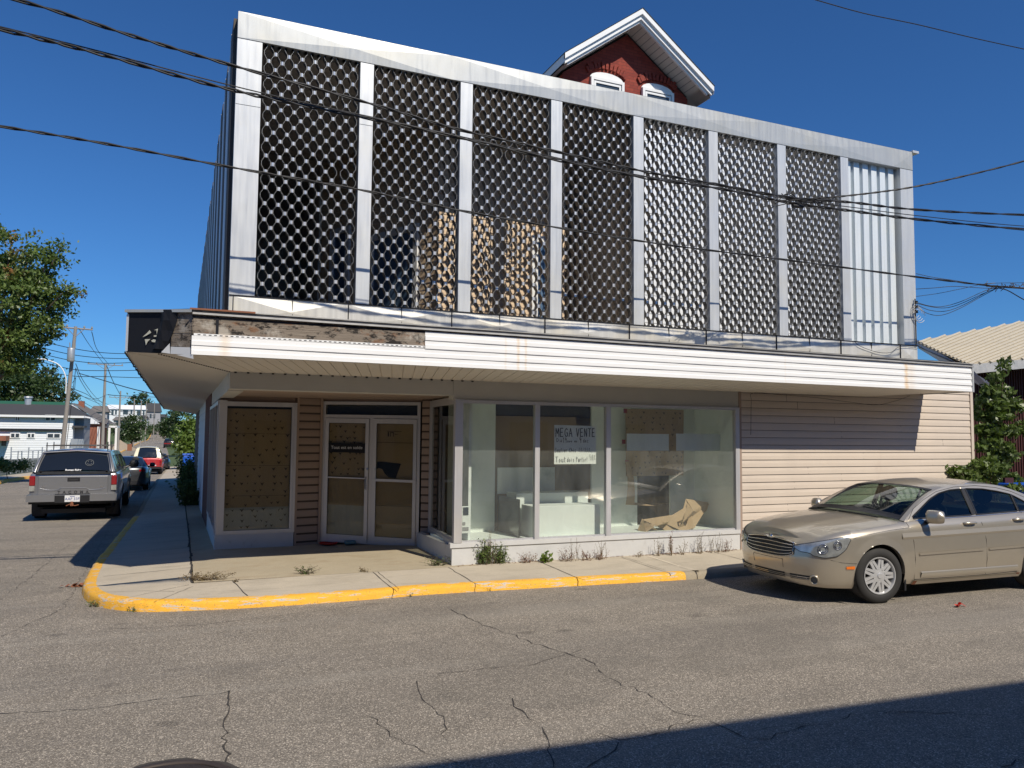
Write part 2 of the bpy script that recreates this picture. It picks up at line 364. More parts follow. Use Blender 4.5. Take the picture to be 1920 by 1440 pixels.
M['blk'] = mat('black_plastic', (.015, .015, .017), .45, bmp=0)
M['chrome'] = mat('chrome', (.75, .75, .76), .12, 1.0, var=.03, bmp=0)
M['rim'] = mat('alloy_rim', (.62, .62, .62), .38, .45, var=.05, bmp=0)
M['gold'] = m_paint('champagne_metallic_paint', (.56, .50, .40), .7, .34, .15)
M['silver'] = m_paint('silver_grey_metallic_paint', (.34, .345, .36), .7, .30)
M['charcoal'] = m_paint('charcoal_metallic_paint', (.085, .09, .10), .7, .28)
M['redp'] = m_paint('red_paint', (.46, .012, .02), .1, .3)
M['cream'] = m_paint('cream_fibreglass', (.76, .70, .50), .0, .4, .1)
M['blackp'] = m_paint('black_paint', (.012, .014, .02), .3, .25)
M['cglass'] = glass('car_glass_green', (.62, .80, .66), 1.0)
M['ctint'] = glass('car_glass_tinted', (.30, .38, .36), 1.0)
M['cdark'] = mat('privacy_glass', (.012, .015, .02), .05, spec=.8, bmp=0, var=.02)
M['seat'] = mat('seat_fabric', (.03, .032, .036), .85)
M['lens'] = mat('clouded_headlamp_lens', (.50, .51, .48), .10, .55, var=.6, vs=14, obj=True, bmp=0, coat=1)
M['amber'] = mat('amber_reflector', (.85, .20, .02), .25, var=.05, bmp=0)
M['redlens'] = mat('red_tail_lens', (.26, .008, .012), .15, var=.1, bmp=0, coat=1)
M['plate'] = mat('white_plate', (.72, .73, .74), .5, bmp=0)
M['plateb'] = mat('plate_blue', (.03, .06, .25), .5, bmp=0)
M['bluebin'] = mat('blue_plastic', (.01, .10, .55), .45, bmp=0)
M['redpl'] = mat('red_litter', (.62, .03, .015), .5, bmp=0)
M['paleblue'] = mat('pale_blue_plastic', (.10, .22, .26), .5, bmp=0)
M['iron'] = mat('cast_iron', (.07, .055, .05), .7, .4, var=.3, vs=9)
M['crack'] = mat('road_crack_tar', (.055, .048, .042), .95)
M['dirt'] = mat('sandy_dirt', (.33, .27, .20), .95, var=.3, vs=5)
M['grass'] = mat('grass_ground', (.075, .11, .03), .95, var=.4, vs=.8)
M['leafg'] = m_leaf('maple_leaves', (.12, .19, .04), (.18, .24, .06), (.40, .15, .06), .90)
M['leafs'] = m_leaf('sapling_leaves', (.10, .16, .035), (.17, .23, .06))
M['leafd'] = m_leaf('dark_leaves', (.04, .078, .022), (.075, .12, .035))
M['leafb'] = m_leaf('bright_leaves', (.12, .20, .035), (.21, .29, .05))
M['leafr'] = m_leaf('reddish_weed', (.20, .08, .06), (.26, .16, .10), tr=.15)
M['weed'] = m_leaf('weed_leaves', (.09, .16, .035), (.20, .24, .07))
M['dry'] = m_leaf('dry_weed', (.16, .11, .07), (.25, .20, .10), tr=.1)
M['bark'] = mat('bark', (.10, .075, .055), .95, var=.3, vs=6)
M['farwhite'] = mat('white_house_siding', (.78, .80, .82), .6, var=.04)
M['fargrey'] = mat('grey_house_siding', (.34, .34, .36), .7)
M['winglass'] = mat('window_glass', (.05, .065, .08), .08, spec=.8, bmp=0, var=.1)
M['bluewin'] = mat('blue_window_glass', (.10, .17, .28), .12, spec=.8, bmp=0, var=.5, vs=2.5)
M['steel'] = mat('galvanised_steel', (.48, .50, .52), .4, .5)

exec_parts = []
# stroke lettering
ST = {'M': [[(0, 0), (.05, 1), (.45, .35), (.85, 1), (.95, 0)]], 'E': [[(.8, 1), (.1, 1), (.05, 0), (.85, .02)], [(.08, .52), (.7, .52)]], 'G': [[(.85, .85), (.5, 1), (.1, .7), (.08, .3), (.4, 0), (.85, .1), (.85, .45), (.5, .45)]],
 'A': [[(0, 0), (.45, 1), (.9, 0)], [(.2, .38), (.75, .38)]], 'V': [[(0, 1), (.42, 0), (.9, 1)]], 'N': [[(.05, 0), (.08, 1), (.8, 0), (.85, 1)]], 'H': [[(.1, 0), (.1, 1)], [(.7, 0), (.7, 1)], [(.1, .5), (.7, .5)]], 'T': [[(0, 1), (.95, 1)], [(.48, 1), (.46, 0)]],
 'D': [[(.1, 0), (.1, 1), (.6, .9), (.8, .5), (.6, .1), (.1, 0)]], 'u': [[(.1, .6), (.12, .1), (.5, .05), (.7, .2), (.7, .6), (.72, 0)]], '1': [[(.4, 0), (.4, 1), (.2, .8)]], '9': [[(.7, .8), (.4, 1), (.15, .75), (.35, .5), (.7, .7), (.7, .8), (.6, 0)]],
 'n': [[(.1, 0), (.1, .6)], [(.1, .45), (.4, .62), (.65, .45), (.65, 0)]], 'o': [[(.4, .6), (.1, .3), (.4, 0), (.7, .3), (.4, .6)]], 'v': [[(.05, .6), (.35, 0), (.7, .6)]], 'a': [[(.65, .55), (.3, .6), (.1, .3), (.3, 0), (.65, .15), (.66, .6), (.68, 0)]],
 'd': [[(.65, .5), (.3, .6), (.1, .3), (.3, 0), (.65, .15), (.66, 1), (.68, 0)]], 'e': [[(.1, .32), (.65, .34), (.4, .6), (.1, .35), (.2, .05), (.65, .08)]], 'c': [[(.65, .5), (.35, .6), (.1, .3), (.3, 0), (.65, .1)]], 'S': [[(.75, .85), (.4, 1), (.15, .75), (.7, .3), (.5, 0), (.1, .12)]],
 'l': [[(.3, 1), (.3, 0)]], 'i': [[(.3, .6), (.3, 0)], [(.3, .8), (.31, .86)]], 'r': [[(.15, 0), (.15, .6)], [(.15, .4), (.5, .6)]], 'C': [[(.8, .85), (.45, 1), (.1, .6), (.15, .2), (.5, 0), (.85, .15)]], 'h': [[(.1, 0), (.1, 1)], [(.1, .4), (.4, .6), (.65, .4), (.65, 0)]],
 't': [[(.3, .95), (.32, .05), (.55, 0)], [(.1, .65), (.6, .65)]], 's': [[(.6, .52), (.3, .6), (.2, .42), (.6, .2), (.45, 0), (.12, .06)]], 'P': [[(.1, 0), (.12, 1), (.6, .95), (.7, .7), (.15, .5)]], '!': [[(.3, 1), (.3, .3)], [(.3, .08), (.3, .02)]], "'": [[(.2, 1.1), (.3, .8)]], '/': [[(0, 0), (.7, 1)]], '%': [[(0, 0), (.7, 1)], [(.1, .8), (.2, .9)], [(.6, .1), (.7, .2)]], '$': [[(.7, .8), (.3, .9), (.2, .6), (.6, .4), (.4, .1), (.1, .2)], [(.4, 1), (.4, 0)]], '-': [[(.1, .4), (.6, .4)]], '5': [[(.7, 1), (.2, 1), (.15, .55), (.6, .55), (.6, .1), (.1, .0)]], '0': [[(.4, 1), (.1, .5), (.4, 0), (.7, .5), (.4, 1)]]}
def strokes(mb, txt, x, z, w, h, T, r=.004, d=0, slant=0):
    for ch_ in txt:
        if ch_ in ST:
            for pl in ST[ch_]:
                pts = [(x+(a+slant*b)*w*.85, z+b*h) for a, b in pl]
                for (p, q) in zip(pts[:-1], pts[1:]):
                    v = np.array(q)-np.array(p); L_ = np.linalg.norm(v)+1e-9; n_ = np.array([-v[1], v[0]])/L_*r; e_ = v/L_*r*.6
                    a_ = [np.array(p)-n_-e_, np.array(q)-n_+e_, np.array(q)+n_+e_, np.array(p)+n_-e_]; mb.quad(*[T((k[0], d, k[1])) for k in a_])
        x += w*(1.12 if ch_.isupper() else .95 if ch_ != ' ' else .8)
# ================================================================== GROUND
def hz(y): return sm(y, [-100, 3, 14, 24, 60, 150, 290, 480, 900], [0, 0, -.25, -.32, -.95, -.9, -1.0, 6.7, 8.5])
def swz(x, y):  # pavement surface
    a = min(1, max(0, (y+1.1)/1.3)); b = min(1, max(0, (x+1.0)/1.3)); return .095+.055*min(a, b)+hz(y)+(.012*max(0, y) if x > .54 and y < 3 else 0)-.004*max(0, min(x, 12)-3.5)*0.9*a
def roadc(y): return sm(y, [0, 60, 290, 480, 900], [-4.1, -4.1, -8.0, -9.9, -16])
def roadhw(y): return 3.1
g = MB(); ys = [-60, -30, -12]+[i*3.0 for i in range(-2, 9)]+[30+i*6 for i in range(0, 90)]+[620, 800, 1400]; xs = [-900, -300, -120, -60, -30, -16, -8, 0, 8, 16, 30, 60, 120, 300, 900]
g.grid([[(x, y, hz(y)-.035 - (0 if y > 30 or abs(x) > 200 else .0)) for x in xs] for y in ys]); g.build('ground', M['grass'], smooth=True, kind='structure')
g = MB(); n = 26
g.grid([[(x, y, hz(y)) for x in (-60, -30, -12, -7.2, -4, -1.02, 2, 8, 14, 30, 60)] for y in (-10.6, -6, -3, -1.02)])
g.grid([[(x, y, -.003) for x in (-1.2, 0, 2)] for y in (-1.1, 1, 3)])
g.grid([[(x, y, hz(y)) for x in (-60, -30, -12, -7.2)] for y in (-1.02, 3, 5, 8, 12, 15, 18, 21, 24)])
yy = [-1.02, 2, 5, 8, 12, 15, 18, 21, 24, 28, 32]+[36+i*6 for i in range(80)]
g.grid([[(roadc(y)-roadhw(y) if k == 0 else (roadc(y)+roadhw(y)), y, hz(y)+.004*(k == 9)) for k in (0, 1)] for y in yy])
g.build('street', M['asphalt'], smooth=True, kind='structure')
# cracks
def crack(pts, w=.014):
    P = []
    for i in range(len(pts)-1):
        a, b = np.array(pts[i]), np.array(pts[i+1]); k = max(2, int(np.linalg.norm(b-a)/.07))
        for j in range(k): P.append(a+(b-a)*j/k+rng.normal(0, .016, 2))
    P.append(np.array(pts[-1])); rows = []
    for i, p in enumerate(P):
        d = P[min(i+1, len(P)-1)]-P[max(i-1, 0)]; d = d/(np.linalg.norm(d)+1e-9); nn = np.array([-d[1], d[0]]); ww = w*rng.uniform(.05, 1.0)*.45
        rows.append([(*(p-nn*ww), .004), (*(p+nn*ww), .004)])
    return rows
cm = MB()
def G(px, py): p = PZ(px, py, 0); return (p[0], p[1])
for line, w in (([(430, 1296), (428, 1340), (425, 1440)], .02), ([(0, 1338), (150, 1332), (250, 1318), (360, 1306), (430, 1297)], .011), ([(960, 1310), (985, 1345), (1030, 1380), (1038, 1440)], .014),
    ([(840, 1140), (900, 1170), (1000, 1205), (1095, 1235), (1140, 1270), (1210, 1300), (1270, 1335), (1330, 1352), (1400, 1385), (1440, 1387)], .012), ([(1095, 1218), (1000, 1245), (900, 1255), (820, 1265)], .009), ([(1120, 1372), (1160, 1390), (1220, 1378), (1300, 1350)], .014), ([(1160, 1390), (1130, 1425), (1100, 1440)], .018), ([(1430, 1388), (1500, 1362), (1560, 1358), (1620, 1334), (1740, 1336), (1860, 1342)], .013),
    ([(780, 1275), (790, 1310), (830, 1345), (838, 1395)], .009), ([(200, 1180), (380, 1172), (560, 1150), (720, 1132)], .010), ([(1880, 1440), (1900, 1424), (1960, 1428)], .02), ([(0, 1125), (60, 1080), (130, 1020)], .010), ([(0, 1195), (120, 1140), (200, 1000), (215, 950)], .008), ([(1230, 1400), (1400, 1370), (1520, 1357)], .008), ([(690, 1345), (740, 1380), (820, 1420), (900, 1440)], .009)):
    cm.grid(crack([G(*q) for q in line], w))
cm.build('asphalt_cracks', M['crack'], kind='structure')
# pavement corner outline (outer bottom of kerb)
out = curve([(-.98, 60), (-1.0, 30), (-1.02, 10), (-1.05, 4.2), (-1.09, 2.4), (-1.07, .9), (-1.0, .2), (-.86, -.28), (-.66, -.62), (-.38, -.86), (-.1, -.97), (.5, -1.09), (1.3, -1.15), (2.2, -1.15), (3.0, -1.13), (4.6, -1.25), (6.45, -1.40), (6.95, -1.42), (10, -1.45), (20, -1.5), (60, -1.5)], 14)
def offs(P, d):
    r = []
    for i in range(len(P)):
        a = P[max(0, i-1)]; b = P[min(len(P)-1, i+1)]; t = (b-a)/np.linalg.norm(b-a); r.append(P[i]+d*np.array([-t[1], t[0]]))
    return r
o1 = [p+rng.normal(0, .006, 2) for p in offs(out, .03)]; o2 = [p+rng.normal(0, .003, 2) for p in offs(out, .155)]
kb = MB()
ky = [i for i, p in enumerate(out) if (p[0] < 6.5 and p[1] < 12)]; k0, k1 = ky[0], ky[-1]
def kz(p, q): return swz(q[0], q[1])
def kerb(i0, i1, mb):
    rows = []
    for i in range(i0, i1+1):
        z0 = hz(out[i][1]); zt = kz(out[i], o2[i])
        rows.append([(*out[i], z0-.05), (*(out[i]*.6+o1[i]*.4), z0+.6*(zt-z0)), (*o1[i], zt-.010-abs(rng.normal(0, .005))), (*(o1[i]*.75+o2[i]*.25), zt+.001), (*o2[i], zt+.001)])
    mb.grid(rows)
kerb(k0, k1, kb); kb.build('kerb', M['curb'], smooth=True, kind='structure')
kb = MB(); kerb(k1, len(out)-1, kb); kerb(0, k0, kb); kb.build('kerb', M['curbraw'], smooth=True, kind='structure')
# pavement surface between kerb and walls
sw = MB()
def inner(p):
    # matching inner boundary: side street strip ends at x=.18, front strip ends y=0
    return None
side = [i for i in range(len(out)) if out[i][1] > .25]; front = [i for i in range(len(out)) if out[i][1] <= .25]
rows = []
for i in side:
    a = o2[i]; rows.append([(a[0]+(.19-a[0])*t, a[1]+((.08) if False else 0)*t, swz(a[0]+(.19-a[0])*t, a[1])) for t in np.linspace(0, 1, 5)])
ls = side[-1]
# fan corner to point (.19, -.10)
for i in [ls]+front:
    a = o2[i]
    fan_end = i
    b = np.array([.19, max(-.12, min(o2[ls][1], a[1]+.0))]) if i == ls else np.array([.19, -.12])
    rows.append([(*(a+(b-a)*t), swz(*(a+(b-a)*t))) for t in np.linspace(0, 1, 5)])
    if i != ls and a[0] > .19: break
sw.grid(rows)
rows = []
for i in front:
    a = o2[i]
    if i < fan_end: continue
    x = a[0]; ye = float(np.interp(x, [.19, 3.45, 3.6, 60], [-.12, -.06, .06, .06])); x2 = .19 if i == fan_end else x; rows.append([(x+(x2-x)*t, a[1]+(ye-a[1])*t, swz(x, a[1]+(ye-a[1])*t)) for t in np.linspace(0, 1, 5)])
sw.grid(rows); sw.build('pavement', M['side'], smooth=True, kind='structure')
# narrow strip along the side wall and entry slab
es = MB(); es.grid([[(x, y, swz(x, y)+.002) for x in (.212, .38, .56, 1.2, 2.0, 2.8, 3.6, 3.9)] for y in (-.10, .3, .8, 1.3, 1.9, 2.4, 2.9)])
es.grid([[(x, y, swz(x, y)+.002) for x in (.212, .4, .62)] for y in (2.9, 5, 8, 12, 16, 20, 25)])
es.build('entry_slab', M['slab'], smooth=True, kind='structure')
jt = MB()
def joint(a, b, w=.006, dz=.004):
    a = np.array(a); b = np.array(b); d = (b-a)/np.linalg.norm(b-a); nn = np.array([-d[1], d[0]]); rows = []
    for t in np.linspace(0, 1, 9):
        p = a+(b-a)*t+rng.normal(0, .004, 2); ww = w*rng.uniform(.5, 1.2); rows.append([(*(p-nn*ww), swz(*p)+dz), (*(p+nn*ww), swz(*p)+dz)])
    jt.grid(rows)
for x in (.75, 2.4, 3.45, 4.85, 6.2, 7.9, 9.6, 11.2, 12.9): joint((x-.1 if x < 1 else x, -.12), (x+.02, -.95 if x < 1 else -1.28 if x < 4 else -1.4))
for x in (2.46, 6.26): joint((x, -.12), (x+.03, -1.15), .003)
for y in (3.0, 4.8, 6.6, 8.4, 10.2, 12): joint((-.9, y), (.18, y))
for k in range(22): joint((.2+rng.normal(0, .01), -.1+k*.35), (.2+rng.normal(0, .01), -.1+(k+1)*.35), .014)
joint((.19, 1.0), (-.85, .95)); joint((.0, -.5), (-.8, -.15), .003); joint((.15, -.2), (-.55, -.7), .003); joint((.2, -.3), (-.2, -.93), .003)
jt.build('pavement_joints', M['crack'], kind='structure')
# far side pavements
p2 = MB(); p2.grid([[(x, y, .12) for x in (-60, 60)] for y in (-14, -9.9)]); p2.grid([[(x, -9.9, z) for x in (-60, 60)] for z in (.12, -.05)]); p2.build('pavement', M['side'], kind='structure')
vg = MB(); vg.grid([[(x, y, hz(y)+.10) for x in (.16, 2.5)] for y in (24.5, 30, 36, 44, 52, 60)]); vg.build('path', M['dirt'], smooth=True, kind='structure')
lp = MB(); yy2 = [27, 30, 32, 35, 40, 46, 52, 58, 64]
def lx(y): return float(np.interp(y, [27, 31, 40, 64, 100], [-7.9, -7.4, -7.15, -7.15, -7.2]))
lp.grid([[(lx(y)-.2, y, hz(y)+.12), (lx(y)-1.5, y, hz(y)+.13)] for y in yy2]); lp.build('pavement', M['side'], smooth=True, kind='structure')
lk = MB(); lk.grid([[(lx(y)+.02, y, hz(y)-.05), (lx(y), y, hz(y)+.12), (lx(y)-.2, y, hz(y)+.125)] for y in yy2]); lk.build('kerb', M['curb'], smooth=True, kind='structure')

# ================================================================== SHOP BUILDING
shop = empty('shop_building', (.54, 0, .12), label='white corner shop under aluminium hexagon screen with projecting canopy and boarded entrance', cat='building')
def part(mb, name, m, parent=None, **k):
    o = mb.build(name, m, parent if parent is not None else shop, **k)
    return o
shop_inv = Matrix.Translation((-.54, 0, -.12))
def fixpar(root):  # parts are modelled in world space: cancel the root's own transform
    inv = root.matrix_basis.inverted()
    for o in bpy.data.objects:
        if o.parent == root: o.matrix_parent_inverse = inv
def lap(mb, P0, P1, z0, z1, c=.124, t=.014, dutch=False, seams=0, lap_shade=0):
    """lapped siding on a vertical wall from P0 to P1 (xy), outward normal = right-hand side"""
    P0 = np.array(P0, float); P1 = np.array(P1, float); d = P1-P0; L = np.linalg.norm(d); d /= L; nn = np.array([d[1], -d[0]])
    k = int(math.ceil((z1-z0)/c)); cuts = np.linspace(0, L, max(2, int(L/.35)))
    for i in range(k):
        a = z0+i*c; b = min(z1, a+c)
        w = [rng.normal(0, .0012) for _ in cuts]
        rows = [[(*(P0+d*s+nn*(t+w[j])), a+.0005) for j, s in enumerate(cuts)], [(*(P0+d*s+nn*(t*.8+w[j])), a+.5*(b-a)) for j, s in enumerate(cuts)], [(*(P0+d*s+nn*.001), b) for s in cuts]]
        mb.grid(rows); mb.grid([[(*(P0+d*s+nn*.001), a+.0005) for s in cuts], rows[0]])
        if lap_shade and i:
            mb.mi = 1; mb.grid([[(*(P0+d*s+nn*(t*.5+.004)), a-lap_shade) for s in cuts], [(*(P0+d*s+nn*(t*.7+.004)), a+.0005) for s in cuts]]); mb.mi = 0  # dark strip below each lap edge, its shadow put in as colour
        if seams:
            s = rng.uniform(.15, .9)*L
            mb.mi = 1; q = P0+d*s; mb.quad((*(q+nn*(t+.001)), a+.004), (*(q+d*.006+nn*(t+.001)), a+.004), (*(q+d*.006+nn*.003), b-.002), (*(q+nn*.003), b-.002)); mb.mi = 0
# right siding wall
m = MB(); lap(m, (8.56, 0), (14.08, 0), .10, 3.32, seams=1, lap_shade=.005); part(m, 'siding_wall', [M['siding'], M['dark']])
m = MB(); m.box(14.08, 14.15, -.03, .06, .08, 3.34); part(m, 'corner_trim', M['siding'])
m = MB(); m.box(8.515, 8.56, -.02, .05, .12, 2.74); part(m, 'corner_trim', M['brownsid'])
m = MB(); m.box(8.56, 14.1, .02, .2, 0, 3.3); m.box(14.0, 14.14, .06, 20, 0, 3.3); m.box(.6, 14.1, 20, 20.2, 0, 3.3); part(m, 'wall', M['farwhite'])
# bulkhead under display window
m = MB(); m.box(3.53, 8.51, -.012, .06, .02, .385); m.box(3.5, 8.51, -.03, .05, .385, .45); m.box(3.54, 3.62, .06, 1.75, .05, .40); part(m, 'bulkhead', M['base'])
m = MB(); m.box(.53, 1.70, 2.385, 2.43, .1, .40); m.box(.53, .56, 2.43, 6.0, -.3, .40); part(m, 'bulkhead', M['base'])
# beam under canopy
m = MB(); m.box(.55, 3.52, 0, .32, 2.515, 2.76); m.box(3.523, 8.52, -.004, .2, 2.455, 2.76); m.box(.545, .74, .32, 6.3, 2.50, 2.76); part(m, 'beam', M['beam'])
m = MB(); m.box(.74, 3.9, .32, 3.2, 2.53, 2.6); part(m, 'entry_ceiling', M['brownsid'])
# --- display window (right), frame + panes
def fr(mb, u0, u1, z0, z1, w, d0, d1, T=None):
    mb.box(u0, u0+w, d0, d1, z0, z1, T); mb.box(u1-w, u1, d0, d1, z0, z1, T); mb.box(u0+w, u1-w, d0, d1, z0, z0+w, T); mb.box(u0+w, u1-w, d0, d1, z1-w, z1, T)
dw = MB(); dw.box(3.55, 3.665, -.035, .05, .45, 2.46)
for (a, b) in ((4.79, 4.865), (5.985, 6.065), (8.43, 8.51)): dw.box(a, b, -.03, .05, .45, 2.43)
dw.box(3.665, 8.51, -.034, .05, 2.425, 2.452); dw.box(3.68, 8.43, .0, .04, .45, .475); dw.box(3.665, 8.43, -.02, .03, 2.405, 2.425)
wf = part(dw, 'display_window', M['frame'])
for (a, b) in ((3.665, 4.79), (4.865, 5.985), (6.065, 8.43)):
    m = MB(); m.box(a, b, .012, .018, .47, 2.41); m.build('pane', M['glass'], wf)
# side pane of display
sf = MB(); A = np.array([3.60, .05]); B = np.array([3.74, 1.72]); dd = (B-A)/np.linalg.norm(B-A); nn = np.array([dd[1], -dd[0]]); L = float(np.linalg.norm(B-A))
TS = lambda p: (A[0]+dd[0]*p[0]-nn[0]*p[1]*-1, A[1]+dd[1]*p[0]-nn[1]*p[1]*-1, p[2])
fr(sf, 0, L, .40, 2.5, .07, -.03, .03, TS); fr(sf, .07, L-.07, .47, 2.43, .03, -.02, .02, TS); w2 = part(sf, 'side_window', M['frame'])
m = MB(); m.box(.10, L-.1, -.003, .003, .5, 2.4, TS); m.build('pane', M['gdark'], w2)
# scratchy sticker residue on side pane
m = MB()
for k in range(0):
    for (u, v) in ((0, 0), (.04, 0), (0, .03), (.04, .03)): m.box(.62+u, .62+u+.035, -.008, -.006, 1.55+k*.085+v, 1.556+k*.085+v, TS)
    m.box(.62, .626, -.008, -.006, 1.55+k*.085, 1.6+k*.085, TS); m.box(.69, .696, -.008, -.006, 1.56+k*.085, 1.6+k*.085, TS)
strokes(m, 'HNEH', .62, 1.55, .05, .09, lambda p: TS((p[0], -.008, p[2])), .003); m.build('sticker_residue', M['inkfaint'], w2)
# display interior shell
m = MB(); m.box(3.62, 8.56, .06, 1.3, .30, .43); m.box(3.62, 8.56, .06, 1.3, 2.62, 2.66); part(m, 'display_floor', M['dwhite'])
m = MB(); m.box(3.9, 4.66, 1.22, 1.26, .43, 2.6); m.box(6.42, 7.32, 1.22, 1.26, .43, 2.6); m.box(8.0, 8.56, 1.22, 1.26, .43, 2.6); m.box(7.32, 8.0, 1.22, 1.26, 1.5, 2.6); m.box(4.66, 6.42, 1.22, 1.26, 2.47, 2.6); m.box(8.52, 8.55, .06, 1.22, .43, 2.6)
m.box(3.86, 3.90, .25, 1.22, .43, 2.6); part(m, 'display_back', M['dwhite'])
m = MB(); m.box(4.66, 7.8, 3.0, 3.04, .3, 2.3); m.box(4.66, 6.3, 1.55, 1.57, 1.45, 2.28); part(m, 'inner_partition', M['kraft'])
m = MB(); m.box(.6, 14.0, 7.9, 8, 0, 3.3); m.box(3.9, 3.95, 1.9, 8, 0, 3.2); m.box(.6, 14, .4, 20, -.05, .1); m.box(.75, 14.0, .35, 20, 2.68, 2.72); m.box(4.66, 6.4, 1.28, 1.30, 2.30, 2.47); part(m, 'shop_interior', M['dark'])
# --- recessed entry: left window
m = MB(); TL = lambda p: (.54+p[0], 2.40+p[1], p[2]); m.box(0, .115, -.02, .07, .40, 2.46, TL); m.box(.115, 1.17, -.01, .07, 2.375, 2.445, TL); m.box(.115, 1.17, -.02, .07, .40, .455, TL); m.box(1.09, 1.17, -.01, .07, .455, 2.375, TL); m.box(1.13, 1.16, -.03, -.01, .455, 2.4, TL)
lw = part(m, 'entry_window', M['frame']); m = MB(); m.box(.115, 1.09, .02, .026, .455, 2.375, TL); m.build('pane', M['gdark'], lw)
# side street windows
m = MB(); TW = lambda p: (.54+p[1], 2.47+p[0], p[2]); fr(m, 0, 3.5, .40, 2.46, .06, -.02, .05, TW)
for u in (1.1, 2.2, 3.0): m.box(u, u+.05, -.02, .05, .46, 2.4, TW)
swn = part(m, 'side_window', M['frame']); m = MB(); m.box(.06, 3.44, .01, .016, .46, 2.4, TW); m.build('pane', M['cdark'], swn)
# brown siding of entry
m = MB(); lap(m, (1.72, 2.42), (2.13, 2.50), .12, 2.6, .128, lap_shade=.028); lap(m, (.56, 2.47), (1.72, 2.47), 2.44, 2.6, .10); lap(m, (3.62, 1.83), (3.75, 1.74), .10, 2.6, .128, lap_shade=.028); lap(m, (2.12, 2.53), (3.62, 1.87), 2.49, 2.62, .11); m.box(1.71, 1.745, 2.39, 2.44, .12, 2.6); m.box(2.09, 2.125, 2.44, 2.5, .12, 2.6); m.box(1.66, 1.68, 2.44, 2.5, 2.44, 2.6)
part(m, 'entry_siding', [M['brownsid'], M['lapshade']])
# --- doors
DA = np.array([2.135, 2.50]); DB = np.array([3.60, 1.86]); dv = (DB-DA); DL = float(np.linalg.norm(dv)); dv /= DL; dn = np.array([dv[1], -dv[0]])
def TD(p): q = DA+dv*p[0]+dn*(-p[1]); z = p[2]; zb = .225-.085*p[0]/DL; return (q[0], q[1], zb+(z-.2)*(2.485-zb)/(2.285))
df = MB(); fr(df, 0, DL, .2, 2.485, .05, -.03, .06, TD); df.box(.05, DL-.05, -.03, .06, 2.215, 2.27, TD); df.box(DL/2-.03, DL/2+.03, -.02, .06, .2, 2.22, TD)
dfo = part(df, 'door_frame', M['frame'])
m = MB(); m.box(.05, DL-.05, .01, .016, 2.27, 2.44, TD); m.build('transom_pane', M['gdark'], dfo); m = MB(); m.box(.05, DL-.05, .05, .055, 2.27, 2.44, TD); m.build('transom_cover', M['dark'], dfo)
for (u0, u1) in ((.055, DL/2-.035), (DL/2+.035, DL-.055)):
    m = MB(); w = .055; m.box(u0, u0+w, -.045, .0, .21, 2.21, TD); m.box(u1-w, u1, -.045, .0, .21, 2.21, TD); m.box(u0+w, u1-w, -.045, 0, 2.135, 2.21, TD); m.box(u0+w, u1-w, -.045, 0, .21, .33, TD)
    if u0 < .1: m.box(u0+w, u1-w, -.03, -.015, 1.235, 1.255, TD)
    else: m.box(u0, u1, -.06, -.045, 1.21, 1.25, TD)
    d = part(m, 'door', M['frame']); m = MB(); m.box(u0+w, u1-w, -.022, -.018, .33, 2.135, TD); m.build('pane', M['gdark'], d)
    m = MB(); uh = u1-.03 if u0 < .1 else u0+.025
    m.lathe([(0, -.062), (.016, -.062), (.018, -.045)], TD((uh, 0, 1.40)), 'y', 12)
    if u0 < .1: m.tube([TD((uh, -.05, 1.07)), TD((uh-.005, -.09, 1.09)), TD((uh-.005, -.09, 1.24)), TD((uh, -.05, 1.27))], .009)
    m.build('door_handle', M['chrome'] if u0 < .1 else M['steel'], d)
# boards / papers behind entry glass
def birdsheet(name, T, u0, u1, z0, z1, d, pat=True, parent=None, m1='kraft', seams=(), dens=1.0):
    mb = MB(); N = 10
    mb.grid([[T((u0+(u1-u0)*i/N, d+.006*math.sin(i*2.1+z*9)+.004*math.sin(i*.9-z*4.3+u0*7), z)) for i in range(N+1)] for z in np.linspace(z0, z1, 14)])
    mb.mi = 1
    if pat:
        p = .15/dens**.5; r = 0; z = z0+.05
        while z < z1-.03:
            u = u0+.04+(r % 2)*p*.5
            while u < u1-.03:
                a = rng.uniform(-.6, .6); s = .021*rng.uniform(.8, 1.3); cu = u+rng.normal(0, .012); cz = z+rng.normal(0, .01)
                q = [(cu-s*1.3*math.cos(a), cz+s*.7), (cu, cz-s*1.2), (cu+s*1.1, cz+s*math.cos(a)), (cu+s*.1, cz+s*.2)]
                mb.poly([T((x, d-.006, zz)) for x, zz in q]); u += p*rng.choice([.55, 1.45, 1.0])
            z += .085/dens**.5; r += 1
    for zz in seams: mb.quad(*[T(q) for q in ((u0, d-.007, zz), (u1, d-.007, zz-.006), (u1, d-.007, zz-.002), (u0, d-.007, zz+.004))])
    return mb.build(name, [M[m1], M['bird']], parent)
TLw = TL
o = birdsheet('kraft_covering', TLw, .12, 1.085, .80, 2.34, .07, True, lw, seams=(1.95, 1.45, .98), dens=.62); o = birdsheet('kraft_covering', TLw, .12, 1.085, .455, .80, .066, True, lw, 'kraftw')
o = birdsheet('kraft_covering', TD, .11, DL/2-.09, 1.26, 2.13, .02, True, dfo); 
o = birdsheet('kraft_covering', TD, .11, DL/2-.09, .80, 1.25, .03, False, dfo)
o = birdsheet('cardboard_covering', TD, .11, DL/2-.09, .33, .80, .03, False, dfo, 'kraftw')
m = MB(); u0, u1 = DL/2+.09, DL-.11
m.grid([[TD((u0+(u1-u0)*i/6, .02+.003*math.sin(i+z*5), z)) for i in range(7)] for z in np.linspace(.33, 2.13, 12)]); m.mi = 1
hole = [(u0+.01, 1.52), (u0+.09, 1.525), (u0+.40, 1.50), (u0+.32, 1.27), (u0+.20, 1.275), (u0+.13, 1.34), (u0+.10, 1.40), (u0+.04, 1.42), (u0+.0, 1.40)]
